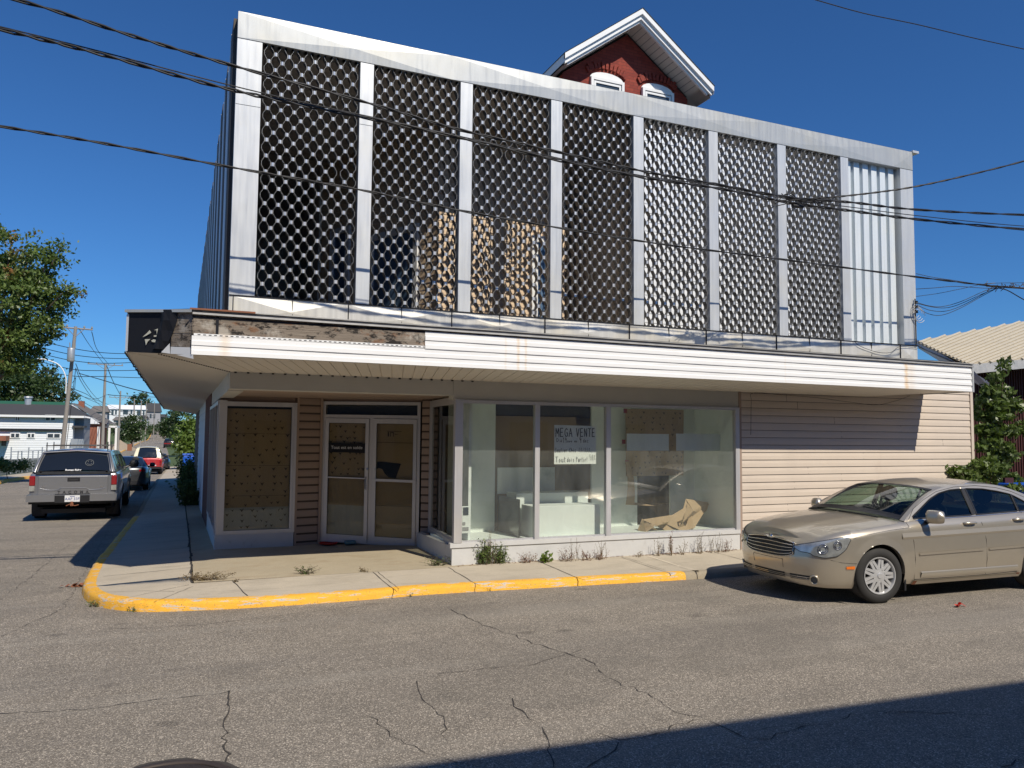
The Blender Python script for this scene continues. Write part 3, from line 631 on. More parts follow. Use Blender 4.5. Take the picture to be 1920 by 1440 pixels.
m.poly([TD((a, .012, b)) for a, b in hole])
for zz in (1.83, .82): m.box(u0, u1, .012, .014, zz, zz+.005, TD)
for (a, b, c2, d2) in ((.22, 1.93, .24, 2.0), (.27, 1.99, .33, 2.0), (.27, 1.93, .28, 2.0), (.33, 1.93, .34, 2.0), (.36, 1.96, .42, 1.965), (.2, 2.01, .5, 2.015)): m.box(u0+a*.8, u0+c2*.8, .010, .012, b, d2, TD)
m.build('cardboard_covering', [M['kraft'], M['tar']], dfo)

# ================================================================== CANOPY
Ax, Ay, Bx, By = .08, -.97, -.62, -.10
cn = empty('canopy', (.5, 0, 2.8)); cn.parent = shop
def cpart(mb, name, m, **k): return mb.build(name, m, cn, **k)
# soffit: outer edge -> wall edge
outer = [(12.72, -1.0, 2.80), (11.4, -1.0, 2.80), (9, -1.0, 2.81), (6, -1.0, 2.815), (3, -1.0, 2.82), (Ax, Ay, 2.83)]
innr = [(12.72, .0, 2.80), (11.4, .0, 2.715), (9, 0, 2.713), (6, 0, 2.722), (3.2, 0, 2.73), (.56, 0, 2.728)]
m = MB()
def soff(Pa, Pb, step=.152):   # ribbed strips between two polylines
    for i in range(len(Pa)-1):
        a0, a1, b0, b1 = [np.array(q, float) for q in (Pa[i], Pa[i+1], Pb[i], Pb[i+1])]
        k = max(1, int(np.linalg.norm(a1-a0)/step)); g_ = .035
        for j in range(k):
            t0, t1 = j/k, (j+1)/k; tm = t0+(t1-t0)*g_*2
            p = [a0+(a1-a0)*t0, a0+(a1-a0)*tm, a0+(a1-a0)*t1]; q = [b0+(b1-b0)*t0, b0+(b1-b0)*tm, b0+(b1-b0)*t1]
            up = np.array([0, 0, .012])
            m.quad(p[0]+up, p[1]+up, q[1]+up, q[0]+up); m.quad(p[1]+up, p[1], q[1], q[1]+up); m.quad(p[1], p[2], q[2], q[1]); m.quad(p[2], p[2]+up, q[2]+up, q[2])
soff(outer, innr)
so_ = [(Ax, Ay, 2.83), ((Ax+Bx)/2, (Ay+By)/2, 2.87)]; si_ = [(.56, 0, 2.728), (.56, .0, 2.728)]; soff(so_, si_)
soff([((Ax+Bx)/2, (Ay+By)/2, 2.87), (Bx, By, 2.91)], [(.56, 0, 2.728), (.56, .01, 2.728)], .10)
so2 = [(Bx, y, 2.905) for y in (By, 2, 5, 9, 14, 19, 24)]; si2 = [(.56, y, 2.73) for y in (.01, 2, 5, 9, 14, 19, 24)]; soff(so2, si2, .12)
# mitre trim with little dark dots
m.mi = 1; a = np.array([(Ax+Bx)/2, (Ay+By)/2, 2.862]); b = np.array([.56, 0, 2.722])
for k in range(30): p = a+(b-a)*k/30; q = a+(b-a)*(k+.55)/30; m.tube([p, q], .006, 4)
for k in range(22): x = .6+k*.152; m.tube([(x, -.012, 2.722), (x+.03, -.012, 2.722)], .010, 4)
cpart(m, 'soffit', [M['soffit'], M['tar']])
# fascia
def fasc(mb, x0, x1, zb0, zb1, n, c=.108, y=-1.0, t=.016):
    k = max(2, int((x1-x0)/.4)); xs_ = np.linspace(x0, x1, k)
    for i in range(n):
        w = rng.normal(0, .0015, k); zz = [zb0+(zb1-zb0)*(x-x0)/(x1-x0)+i*c for x in xs_]
        r0 = [(x, y-t+w[j], zz[j]) for j, x in enumerate(xs_)]; r1 = [(x, y-t*.9+w[j], zz[j]+c*.45) for j, x in enumerate(xs_)]; r15 = [(x, y-t*.35+w[j], zz[j]+c*.5) for j, x in enumerate(xs_)]; r2 = [(x, y-t*.25, zz[j]+c) for j, x in enumerate(xs_)]
        mb.grid([[(x, y, zz[j]) for j, x in enumerate(xs_)], r0]); mb.grid([r0, r1, r15, r2])
m = MB(); fasc(m, Ax, 2.8, 2.83, 2.822, 2); m.box(Ax+.02, 2.8, -1.006, -.998, 3.046, 3.072); fasc(m, 2.8, 12.8, 2.822, 2.797, 4); m.mi = 1
for k in range(46): x = Ax+.06+k*.0585; m.box(x, x+.03, -1.009, -1.0055, 3.055, 3.062)
cpart(m, 'fascia', [M['white'], M['tar']])
m = MB(); m.box(Ax, 12.8, -.985, -.95, 2.83, 3.30)
m.box(Ax+.01, 2.8, -.998, -.985, 2.83, 3.30); cpart(m, 'fascia_board', M['rot'])
m = MB(); m.box(.33, .36, -1.004, -.99, 3.07, 3.27); m.box(Ax, 2.8, -1.003, -.99, 3.245, 3.262); cpart(m, 'board_gap', M['tar'])
m = MB(); m.box(12.8, 12.83, -1.03, .0, 2.79, 3.27); cpart(m, 'end_cap', M['alu'])
# top edge flashing: stacked thin strips
m = MB()
for (dz, o_, t) in ((0, .035, .022), (.03, .02, .012), (.048, .045, .01)):
    m.quad(*[(x, -1.0-o_, z) for x, z in ((Ax, 3.285+dz), (12.83, 3.232+dz), (12.83, 3.232+dz+t), (Ax, 3.285+dz+t))])
    m.quad((Ax, -1.0-o_, 3.285+dz+t), (12.83, -1.0-o_, 3.232+dz+t), (12.83, -.9, 3.235+dz+t), (Ax, -.9, 3.29+dz+t))
    m.quad((Ax, -1.0-o_, 3.285+dz), (12.83, -1.0-o_, 3.232+dz), (12.83, -.9, 3.232+dz), (Ax, -.9, 3.285+dz))
cpart(m, 'edge_flashing', M['flash'])
m = MB(); m.box(Ax-.03, .75, -1.056, -1.047, 3.333, 3.352); cpart(m, 'rusty_edge', M['rust'])
# canopy roof
m = MB(); top = [(12.83, -1.03, 3.30), (6, -1.03, 3.325), (Ax, Ay-.03, 3.35), (Bx-.03, By, 3.41), (Bx-.03, 24, 3.41)]; tin = [(12.83, .3, 3.44), (6, .3, 3.46), (.6, .3, 3.46), (.6, .4, 3.46), (.6, 24, 3.46)]
m.grid([top, tin]); cpart(m, 'canopy_roof', M['flash'])
# chamfer corner: black tar paper, torn flap, grey wood
def ch(t, z, o=0):  # t 0 at A ->1 at B ; z 0..1
    d = np.array([Bx-Ax, By-Ay]); L_ = np.linalg.norm(d); nn_ = np.array([-(By-Ay), (Bx-Ax)])/L_
    if nn_[1] > 0: nn_ = -nn_
    p = np.array([Ax, Ay])+d*t+nn_*o; zb = 2.83+.08*t; zt = 3.31+.075*t; return (p[0], p[1], zb+(zt-zb)*z)
m = MB(); m.quad(ch(0, 0), ch(.32, 0), ch(.32, 1), ch(0, 1)); m.quad(ch(0, .52, .006), ch(.3, .52, .006), ch(.3, .535, .006), ch(0, .535, .006)); cpart(m, 'corner_boards', M['rot'])
m = MB(); m.quad(ch(0, .0, .008), ch(.30, .0, .008), ch(.30, .17, .008), ch(0, .17, .008)); m.tri(ch(.3, .0, .012), ch(.42, .02, .03), ch(.31, .25, .015)); m.quad(ch(.98, .02, .01), ch(1.02, .02, .01), ch(1.02, .95, .01), ch(.98, .95, .01)); m.tri(ch(.2, -.02, .02), ch(-.06, -.10, .02), ch(-.05, .02, .02)); build_split(m, 'peeling_paint_sheet', M['trim'], cn)
m = MB(); m.quad(ch(.30, 0, .004), ch(1, 0, .004), ch(1, 1, .004), ch(.30, 1, .004)); cpart(m, 'tar_paper', M['tar'])
m = MB()
prof = [(.22, .012), (.30, .03), (.38, .045), (.44, .03), (.47, .008)]
rows = []
for zz, sh in ((.10, .14), (.3, .10), (.55, .04), (.8, .0), (1.02, .0), (1.06, .0)): rows.append([ch(t+sh*(.8 if t > .3 else 1.0), zz, o_+.01*math.sin(zz*9+t*20)) for t, o_ in prof])
m.grid(rows); cpart(m, 'tar_paper_flap', M['tar'])
m = MB()
for pl in ([(.74, .38), (.66, .50), (.63, .56), (.60, .50), (.68, .42)], [(.56, .56), (.50, .60), (.49, .40), (.56, .40), (.56, .43), (.515, .44), (.52, .56)], [(.70, .33), (.61, .34), (.65, .28), (.68, .18), (.69, .27)], [(.60, .30), (.56, .335), (.515, .32), (.50, .29), (.53, .26), (.58, .27)]):
    m.poly([ch(t, z, .016) for t, z in pl])
cpart(m, 'glue_residue', M['cream'])
m = MB(); m.quad(ch(-.02, 1.0, .03), ch(1.03, 1.0, .03), ch(1.03, 1.07, .03), ch(-.02, 1.07, .03)); m.quad(ch(-.02, 1.0, .03), ch(1.03, 1.0, .03), ch(1.03, 1.0, -.1), ch(-.02, 1.0, -.1)); cpart(m, 'corner_flashing', M['aluy'])
m = MB(); m.box(Bx-.012, Bx, By, 24, 2.90, 3.40)
cpart(m, 'side_fascia', M['flash'])
m = MB()
for k in range(40): y = By+k*.6; m.tube([(Bx-.02, y, 2.90+rng.normal(0, .006)), (Bx-.02-abs(rng.normal(0, .006)), y+.6, 2.90+rng.normal(0, .006))], .012, 5)
cpart(m, 'torn_edge', M['tar'])

# ================================================================== SCREEN (upper facade)
X0, X1 = .507, 12.707; ZB, ZS, ZO, ZT = 3.44, 3.705, 7.084, 7.437
mull = [(2.114+1.461*k, 2.299+1.461*k) for k in range(7)]
sc = empty('screen', (X0, 0, ZB)); sc.parent = shop
def spart(mb, name, m, **k): return mb.build(name, m, sc, **k)
DEP = .16
# posts (each its own part)
for i, (a, b) in enumerate([(X0, .817)]+mull+[(12.379, X1)]):
    m = MB(); m.box(a, b, 0, DEP, ZS, ZO)
    o = spart(m, 'post', M['alu'])
# header with pyramidal creases: triangulated relief between bays
m = MB(); y0 = -.004
def crease(x0, x1, z0, z1, amp, seg=2.92, mirror=False):
    x = x0
    while x < x1-.01:
        xe = min(x1, x+seg); a = (x, y0, z0); b = (xe, y0, z0); c = (xe, y0, z1); d = (x, y0, z1)
        mid = (x+(xe-x)*.52, y0-amp, (z0+z1)/2-.02)
        m.tri(a, b, mid); m.tri(b, c, mid); m.tri(c, d, mid); m.tri(d, a, mid); x = xe
crease(X0, X1, ZO, ZT, .013)
m.box(X0, X1, 0, .18, ZO, ZT)
m.quad((X0, -.004, ZT+.002), (X1, -.004, ZT+.002), (X1, .18, ZT+.002), (X0, .18, ZT+.002))
spart(m, 'header', M['aluh'])
m = MB(); crease(X0, X1, ZB-.05, ZS, .03, 1.46); m.box(X0, X1, 0, .18, ZB-.1, ZS); spart(m, 'sill', M['aluy'])
m = MB()
for x in [X0+.05+k*1.461/2 for k in range(17)]: m.box(x, x+.006, -.03, -.001, ZB-.04, ZS-.005)
for (a, b) in [(X0, .817)]+mull+[(12.379, X1)]: m.box(a, b, -.0035, 0, ZO-.006, ZO+.002); m.box(a+.003, b-.003, -.0025, 0, 6.2, 6.204) if a < 3 else None
m.box(X0, X1, -.02, .0, ZS-.004, ZS+.006); spart(m, 'panel_joints', M['tar'])
m = MB(); m.box(X1, X1+.16, -.02, .3, ZT-.01, ZT+.035); spart(m, 'coping_end', M['alu'])
# expanded hexagon mesh
def hexmesh(x0, x1, z0, z1, seed):
    m = MB(); p = (x1-x0)/15.0; H = .2125; tab = .048; tw = .025; dpt = .092; yb = .03; ya = yb+dpt
    nz = int((z1-z0)/(H/2))+2
    for k in range(0, 15):
        xc = x0+(k+.5)*p; pts = []
        for j in range(nz+1):
            zc = z0+j*H/2-.03; s = 1 if (j+k) % 2 == 0 else -1
            xx = xc+s*(p/2-tw)+rng.normal(0, .0018); zc += rng.normal(0, .0015)
            pts += [(xx, zc-tab/2), (xx, zc+tab/2)]
        pts = [(x, min(z1, max(z0, z))) for x, z in pts]
        rows_f = []; rows_b = []
        for (x, z) in pts: rows_f.append((x, yb, z)); rows_b.append((x+rng.normal(0, .0015), ya, z+.0))
        m.mi = 0; m.grid([rows_f, rows_b])
        # thin front lip in brighter aluminium than the sides, painting a lit edge
        m.mi = 2; m.grid([[(x-.0009, yb-.001, z) for x, z in pts], [(x+.0009, yb-.001, z) for x, z in pts]])
        m.mi = 1
        if k < 14:
            for j in range(nz+1):
                if (j+k) % 2 == 0:
                    zc = z0+j*H/2-.03
                    if z0+.03 < zc < z1-.03 and rng.random() > .012:
                        xm = x0+(k+1)*p; N = 6
                        m.grid([[(xm-tw+2*tw*i/N, yb+.016-.016*math.sin(math.pi*i/N), zz) for i in range(N+1)] for zz in (zc-.024, zc+.024)])
    return m
bays = [(.817, 2.114)]+[(mull[k][1], mull[k+1][0]) for k in range(6)]
for i, (a, b) in enumerate(bays): spart(hexmesh(a+.006, b-.006, ZS, ZO, i), 'hexagon_mesh', [M['mesh'], M['clip'], M['alu']])
# corrugated sheets
def corr(mb, P0, P1, z0, z1, pitch=.20, d=.05, face=.62, side=None):
    P0 = np.array(P0, float); P1 = np.array(P1, float); v = P1-P0; L_ = np.linalg.norm(v); v /= L_; nn_ = np.array([v[1], -v[0]])
    pts = []; s = 0
    while s < L_: pts += [(s, d), (min(L_, s+pitch*face), d), (min(L_, s+pitch*(face+.08)), 0), (min(L_, s+pitch*.92), 0)]; s += pitch
    mb.grid([[(*(P0+v*a+nn_*b), z) for a, b in pts] for z in (z0, (z0+z1)/2, z1)])
m = MB(); corr(m, (11.09, .17), (12.36, .17), ZS, ZO, .218, .07); spart(m, 'corrugated_panel', M['aluc'])
m = MB(); lap(m, (6.76, 3.7), (15.4, 3.7), 3.4, 9.0, .2, .012); m.box(6.76, 15.4, 3.72, 3.9, 3.4, 9.0); m.box(6.76, 6.9, 3.74, 5.3, 3.4, 9.0); spart(m, 'rear_wall', M['farwhite'])
m = MB(); m.box(11.09, 12.36, .20, .24, ZS, ZO); spart(m, 'panel_backing', M['plank'])
m = MB(); corr(m, (X0+.02, 24), (X0+.02, .5), ZB, ZT-.1, .30, .06); spart(m, 'side_cladding', M['aluc'])
m = MB(); m.box(X0, X0+.1, .18, .30, ZB, ZT); m.box(X0-.01, X0+.1, .3, 24, ZT-.1, ZT); spart(m, 'side_trim', M['rot'] if False else M['aluc'])
m = MB(); m.box(X0+.01, X0+.05, .16, .5, ZB, ZT-.05); spart(m, 'corner_board', M['plank'])
for k in range(16):
    y = .62+k*1.46; m = MB(); m.box(X0-.05, X0+.02, y, y+.2, ZB, ZT-.02); spart(m, 'side_post', M['flash'])
    m = MB(); m.box(X0-.045, X0+.02, y-.45, y, ZB, ZT-.02); spart(m, 'side_gap', M['plank'])
m = MB(); m.box(X1-.1, X1, .18, .7, ZB-.1, ZT); spart(m, 'side_cladding', M['alu'])
# upper terrace: ceiling, roof, inner walls
m = MB()
for k in range(34): m.box(X0+.08, 6.74 if k > 1 else X1-.1, .19+k*.12, .19+k*.12+.112, 7.10, 7.13)
m.box(X0+.08, 6.74, 4.2, 24, 7.10, 7.14); spart(m, 'plank_ceiling', M['ceil'])
m = MB(); m.box(X0+.06, 6.76, .19, 23.9, 7.16, 7.3); spart(m, 'flat_roof', M['flash'])
m = MB(); m.box(X0+.08, X1-.1, .18, 23, 3.38, 3.42); spart(m, 'terrace_floor', M['plank'])
m = MB(); lap(m, (3.72, 1.46), (6.02, 1.46), 3.44, 7.1, .11, .012); lap(m, (2.35, 4.45), (3.72, 1.46), 3.44, 7.1, .11, .012); lap(m, (6.02, 1.46), (6.02, 5.2), 3.44, 7.1, .11, .012); lap(m, (6.02, 5.2), (6.74, 5.2), 3.44, 7.1, .11, .012); spart(m, 'upper_wall', M['uppersid'])
m = MB(); m.box(.6, 2.4, 7.9, 8, 3.4, 7.1); m.box(2.3, 2.36, 4.5, 8, 3.4, 7.1); m.box(6.70, 6.74, .30, 5.2, 3.4, 7.1); build_split(m, 'upper_wall', M['ceil'], sc)
# upper windows
dg = np.array([3.72-2.35, 1.46-4.45]); dgl = float(np.linalg.norm(dg)); dg = dg/dgl; dgn = np.array([dg[1], -dg[0]])
TU = lambda p: (2.35+dg[0]*p[0]+dgn[0]*(-p[1]), 4.45+dg[1]*p[0]+dgn[1]*(-p[1]), p[2])
TF = lambda p: (4.02+p[0], 1.46+p[1], p[2])
for (T_, u0, u1, z0, z1) in ((TU, .35, .95, 3.7, 5.75), (TU, 1.55, 2.85, 3.6, 5.45), (TF, 1.35, 1.85, 3.7, 5.35)):
    m = MB(); fr(m, u0, u1, z0, z1, .11, -.06, .02, T_); o = spart(m, 'upper_window', M['trim']); m = MB(); m.box(u0+.1, u1-.1, -.03, -.02, z0+.1, z1-.1, T_); m.build('pane', M['bluewin'], o)
# vent on roof
v = MB(); v.lathe([(.0, .30), (.12, .28), (.2, .2), (.24, .12), (.24, 0)], (6.2, 2.2, 7.75), 'z', 18); v.lathe([(.1, 0), (.1, -.9)], (6.2, 2.2, 7.75), 'z', 12)
vt = v.build('roof_vent', M['aluy'], smooth=True); tag(vt, 'small round metal vent on the flat roof, left of the brick gable', 'roof vent')
# side street wall
m = MB(); m.box(.53, .70, 5.97, 9.5, -.6, 2.76); part(m, 'brick_pier', M['brickd'])
m = MB(); lap(m, (.56, 17), (.56, 9.5), -.5, 2.76, .2); part(m, 'side_wall', M['farwhite']); m = MB(); m.box(.56, .7, 17, 24, -.5, 3.4); m.box(.58, .7, 9.4, 17, -.5, 3.4); m.box(.6, .7, 2.5, 9.5, 2.7, 3.4); part(m, 'side_wall', M['plank'])
fixpar(shop)
inv = (shop.matrix_basis @ Matrix.Identity(4)).inverted()
for e in (cn, sc):
    e.matrix_parent_inverse = Matrix.Translation((-.54, 0, -.12))
    for o in kids(e): o.matrix_parent_inverse = e.matrix_basis.inverted()
# grandchildren: parents (mesh parts) have identity basis, nothing to cancel

# ================================================================== CARS
def resamp(pts, step=.03):
    P = curve(pts, 12); P = np.array(P); s = np.concatenate([[0], np.cumsum(np.linalg.norm(np.diff(P, axis=0), axis=1))]); n = int(s[-1]/step)
    t = np.linspace(0, s[-1], n); return np.stack([np.interp(t, s, P[:, i]) for i in range(P.shape[1])], 1), t
class Car:
    """local frame: nose at x=0, tail at x=L, centre line y=0"""
    def __init__(c, d):
        c.d = d; c.P, c.s = resamp(d['plan'], .03)
        dd = np.gradient(c.P, axis=0); dd /= np.linalg.norm(dd, axis=1)[:, None]; c.N = np.stack([-dd[:, 1], dd[:, 0]], 1)  # outward? fix below
        mid = len(c.P)//2
        if c.N[mid][1] < 0: c.N = -c.N
        c.N[0] = (-1, 0); c.N[-1] = (1, 0)
        c.imid = int(np.argmax(c.P[:, 1]))
    def sx(c, x):   # s for a given x on the flank
        return float(np.interp(x, c.P[:, 0], c.s))
    def at(c, s, z, sgn=-1, off=0):
        px = float(np.interp(s, c.s, c.P[:, 0])); py = float(np.interp(s, c.s, c.P[:, 1])); nx = float(np.interp(s, c.s, c.N[:, 0])); ny = float(np.interp(s, c.s, c.N[:, 1]))
        u = (z-c.zt(px)); prof = c.d['prof']; fl = c.d.get('flare', 0)
        o = float(np.interp(z, [a for a, b in prof], [b for a, b in prof]))
        end = min(1, max(0, 1-abs(ny)))  # nose/tail faces
        pe = c.d.get('profend') if px < c.d['L']/2 else c.d.get('proftail')
        if pe is not None: o = o*(1-end)+end*float(np.interp(z, [a for a, b in pe], [b for a, b in pe]))
        r = c.d.get('shoulder', .07)
        if u > -r: o -= c.d.get('shin', .05)*((u+r)/r)**2
        for w in c.d['wheels']:  # arch flare
            q = abs(math.hypot(px-w, z-c.d['wr']) - c.d['ar']); 
            if q < .09: o += fl*(1-q/.09)
        return (px+nx*(o+off), sgn*(py+ny*(o+off)), z)
    def zt(c, x): return pc(x, *c.d['top'])
    def zb(c, x): 
        z = ip(x, *c.d['bot'])
        for w in c.d['wheels']:
            if abs(x-w) < c.d['ar']: z = max(z, c.d['wr']+math.sqrt(c.d['ar']**2-(x-w)**2))
        return z
    def gy(c, x, z):  # greenhouse half width
        b = c.belt(x); h = z-c.zt(x); return b-c.d['tumble']*max(0, h)-.10*max(0, h)**2
    def belt(c, x): return abs(c.at(c.sx(x), c.zt(x))[1])
    def zr(c, x): return sm(x, *c.d['roof']) if c.d.get('roofsm') else ip(x, *c._roof)
    def strip(c, mb, xa, xb, top, bot, off=.004, sgns=(-1, 1), n=None, nv=4, s0=None):
        """decal between two curves on the flank, in x"""
        n = n or max(3, int(abs(xb-xa)/.05))
        for g_ in sgns:
            rows = []
            for i in range(n+1):
                x = xa+(xb-xa)*i/n; t = top(x) if callable(top) else top; b = bot(x) if callable(bot) else bot
                rows.append([c.at(c.sx(x), b+(t-b)*j/nv, g_, off) for j in range(nv+1)])
            mb.grid(rows)
    def stripS(c, mb, sa, sb, top, bot, off=.004, sgns=(-1, 1), n=None, nv=4):
        n = n or max(3, int(abs(sb-sa)/.04))
        for g_ in sgns:
            rows = []
            for i in range(n+1):
                s = sa+(sb-sa)*i/n; t = top(s) if callable(top) else top; b = bot(s) if callable(bot) else bot
                rows.append([c.at(s, b+(t-b)*j/nv, g_, off) for j in range(nv+1)])
            mb.grid(rows)
def make_car(d, root):
    c = Car(d); L_ = d['L']; rp = curve([(a, b) for a, b in zip(*d['roof'])], 10); c._roof = ([p[0] for p in rp], [p[1] for p in rp])
    paint = M[d['paint']]; gpaint = M[d.get('gpaint', d['paint'])]
    # columns
    xs_ = set()
    cols = list(c.s)
    for w in d['wheels']:
        for e in (-1, 1): cols += [c.sx(w+e*(d['ar']-.0005)), c.sx(w+e*(d['ar']+.0005))]
        for k in range(41): cols.append(c.sx(w+d['ar']*math.cos(math.pi*k/40)))
    cols = sorted(cols); NV = 20
    m = MB()
    for g_ in (-1, 1):
        rows = []
        for s in cols:
            x = float(np.interp(s, c.s, c.P[:, 0])); zb, zt = c.zb(x), c.zt(x); rows.append([c.at(s, zb+(zt-zb)*j/NV, g_) for j in range(NV+1)])
        m.grid(rows)
        # arch lips
        for w in d['wheels']:
            rr = []
            for k in range(33):
                a = math.pi*k/32; x = w+d['ar']*math.cos(a); z = max(c.zb(x) if abs(x-w) < d['ar']-.001 else ip(x, *d['bot']), d['wr']+d['ar']*math.sin(a))
                p = np.array(c.at(c.sx(x), z, g_)); rr.append([p, p+np.array([0, -g_*.05, 0])])
            m.grid(rr)
    # decks (hood, trunk)
    def deck(xa, xb, crown, both):
        rows = []; T_ = np.linspace(-1, 1, 25)
        ss = [s for s in c.s if xa <= float(np.interp(s, c.s, c.P[:, 0])) <= xb and (s < c.s[c.imid] if both == 0 else s > c.s[c.imid])]
        ss = sorted(ss+[c.sx(xa) if both else c.sx(xb)])
        for s in ss:
            x = float(np.interp(s, c.s, c.P[:, 0])); e = c.at(s, c.zt(x), 1); hw = e[1]; k = min(1, hw/ .5)
            rows.append([(e[0]+ (0 if hw > .6 else 0), t*hw, e[2]+crown*k*(1-abs(t)**d.get('cpow', 2.4))+d.get('ridge', lambda x, t: 0)(x, t)*k) for t in T_])
        m.grid(rows)
    deck(0, d['wb0'], d.get('crown', .05), 0); deck(d['rb1'], L_, d.get('crownr', .04), 1)
    o = merge_smooth(m.build('body', paint, root), 38)
    # greenhouse shell sides
    m = MB(); gl = []; xa, xb = d['wb0'], d['rb1']; wins = d['windows']
    xcol = sorted(set(list(np.linspace(xa, xb, 90)) + [q for w in wins for q in (w[0]+.0004, w[0]-.0004, w[1]-.0004, w[1]+.0004)]+[float(v) for w in wins for v in np.linspace(w[0], w[1], 24)[1:-1]]))
    def wz(x):
        for w in wins:
            if w[0] < x < w[1]: return ip(x, *w[3]), min(ip(x, *w[2]), c.zr(x)-.02)
        return None
    for g_ in (-1, 1):
        low = []; up = []
        for x in xcol:
            zt, zr = c.zt(x)-.012, c.zr(x); q = wz(x)
            if zr < zt+.01: zr = zt+.01
            a, b = q if q else ((zt+zr)/2, (zt+zr)/2)
            a = max(zt, min(a, zr)); b = max(a, min(b, zr))
            f = lambda z: (x, g_*c.gy(x, z), z)
            low.append([f(zt+(a-zt)*j/5) for j in range(6)]); up.append([f(b+(zr-b)*j/6) for j in range(7)])
        m.grid(low); m.grid(up)
    # cap surface
    def cap(x, t): 
        k = d.get('rcrown', .07)*min(1, max(0, (c.zr(x)-c.zt(x))/.3)); hw = c.gy(x, max(c.zr(x), c.zt(x)))
        zz = c.zr(x)+k*(1-abs(t)**2.2)+ (d.get('crown', .05)*(1-min(1, max(0, (c.zr(x)-c.zt(x))/.3)))*(1-abs(t)**2.4) if x < L_/2 else d.get('crownr', .04)*(1-min(1, max(0, (c.zr(x)-c.zt(x))/.3)))*(1-abs(t)**2.4))
        bw = d.get('bow', .16)
        w = max(0, min(1, (d['wt']+.25-x)/(d['wt']+.25-xa))); r = max(0, min(1, (x-d['rt']+.2)/(xb-d['rt']+.2)))
        return (x-bw*w*(1-t*t)+d.get('bowr', .10)*r*(1-t*t), t*hw, zz)
    T1 = np.linspace(-1, 1, 21); gt = d.get('gt', .93)
    rows = [[cap(x, t) for t in T1] for x in np.linspace(d['wt'], d['rt'], 26)]; m.grid(rows)
    for (a, b) in ((xa, d['wt']), (d['rt'], xb)):
        for g_ in (-1, 1): m.grid([[cap(x, g_*t) for t in np.linspace(gt, 1, 4)] for x in np.linspace(a, b, 16)])
    if d.get('wrear'): pass
    o = merge_smooth(m.build('roof', gpaint, root), 38)
    m = MB(); m.grid([[cap(x, t) for t in np.linspace(-gt, gt, 21)] for x in np.linspace(xa, d['wt'], 16)]); merge_smooth(m.build('windshield', M['cglass'], root), 60)
    m = MB(); m.grid([[cap(x, t) for t in np.linspace(-gt, gt, 21)] for x in np.linspace(d['rt'], xb, 14)]); merge_smooth(m.build('rear_window', M[d.get('rglass', 'ctint')], root), 60)
    # windshield surround
    m = MB()
    for g_ in (-1, 1): m.grid([[np.array(cap(x, g_*t))+np.array([0, 0, .004]) for t in (gt-.025, gt)] for x in np.linspace(xa, d['wt'], 16)])
    m.grid([[np.array(cap(x, t))+np.array([-.004, 0, .006]) for t in np.linspace(-gt, gt, 21)] for x in (xa-.02, xa+.03, xa+.075)]); m.grid([[np.array(cap(x, t))+np.array([-.004, 0, .006]) for t in np.linspace(-gt, gt, 21)] for x in (d['wt']-.05, d['wt'])]); m.build('window_seal', M['blk'], root)
    for w in wins:
        for g_ in (-1, 1):
            m = MB(); rows = []
            for x in np.linspace(w[0]+.001, w[1]-.001, 24):
                a, b = wz(x); b = max(a+.001, b); rows.append([(x, g_*(c.gy(x, z)-.006), z) for z in np.linspace(a, b, 5)])
            m.grid(rows); merge_smooth(m.build('side_window', M[w[4]], root), 60)
        m = MB()
        for g_ in (-1, 1):   # dark seal outline
            pts = []
            X_ = np.linspace(w[0]+.001, w[1]-.001, 20)
            for x in X_: pts.append((x, g_*(c.gy(x, wz(x)[0])+.001), wz(x)[0]))
            for x in X_[::-1]: pts.append((x, g_*(c.gy(x, wz(x)[1])+.001), wz(x)[1]))
            pts.append(pts[0]); m.tube(pts, .009, 5, False)
        build_split(m, 'window_seal', M['blk'], root)
    # cabin
    m = MB(); bx = xa+.15; ex = xb-.35; hw = c.belt((bx+ex)/2)-.12
    m.box(bx, ex, -hw, hw, .28, .34); m.box(bx-.1, bx+.35, -hw, hw, c.zt(xa)-.28, c.zt(xa)-.06); m.box(ex-.25, ex+.2, -hw+.05, hw-.05, .4, c.zt(ex)-.04); m.box(bx, ex, -hw-.05, -hw, .3, c.zt(1.5*xa)-.07); m.box(bx, ex, hw, hw+.05, .3, c.zt(1.5*xa)-.07); m.build('interior', M['seat'], root)
    for (sx_, n_) in ((d['seats'][0], 2), (d['seats'][1], 2)) if d.get('seats') else ():
        for y in (-.37, .37):
            m = MB(); rk = .18
            def st(y0, y1, z0, z1, w):
                rows = []
                for z in np.linspace(z0, z1, 7):
                    k = math.sin(math.pi*min(1, max(.0, (z-z0)/(z1-z0))))**.35*.9+.1; xx = sx_+rk*(z-.5); rows.append([(xx+.09*k*math.cos(a), (y0+y1)/2+(y1-y0)/2*k*math.sin(a), z) for a in np.linspace(0, 2*math.pi, 13)])
                m.grid(rows)
            st(y-.24, y+.24, .45, 1.08 if d['H'] < 1.6 else 1.25, .1); st(y-.13, y+.13, 1.08 if d['H'] < 1.6 else 1.25, (1.30 if d['H'] < 1.6 else 1.5), .06); m.box(sx_-.45, sx_, y-.24, y+.24, .34, .5)
            m.build('seat', M['seat'], root, smooth=True)
    # underside and wheel wells
    m = MB(); yb_ = c.P[c.imid][1]-.12
    m.box(.25, L_-.25, -yb_+.15, yb_-.15, .20, .30)
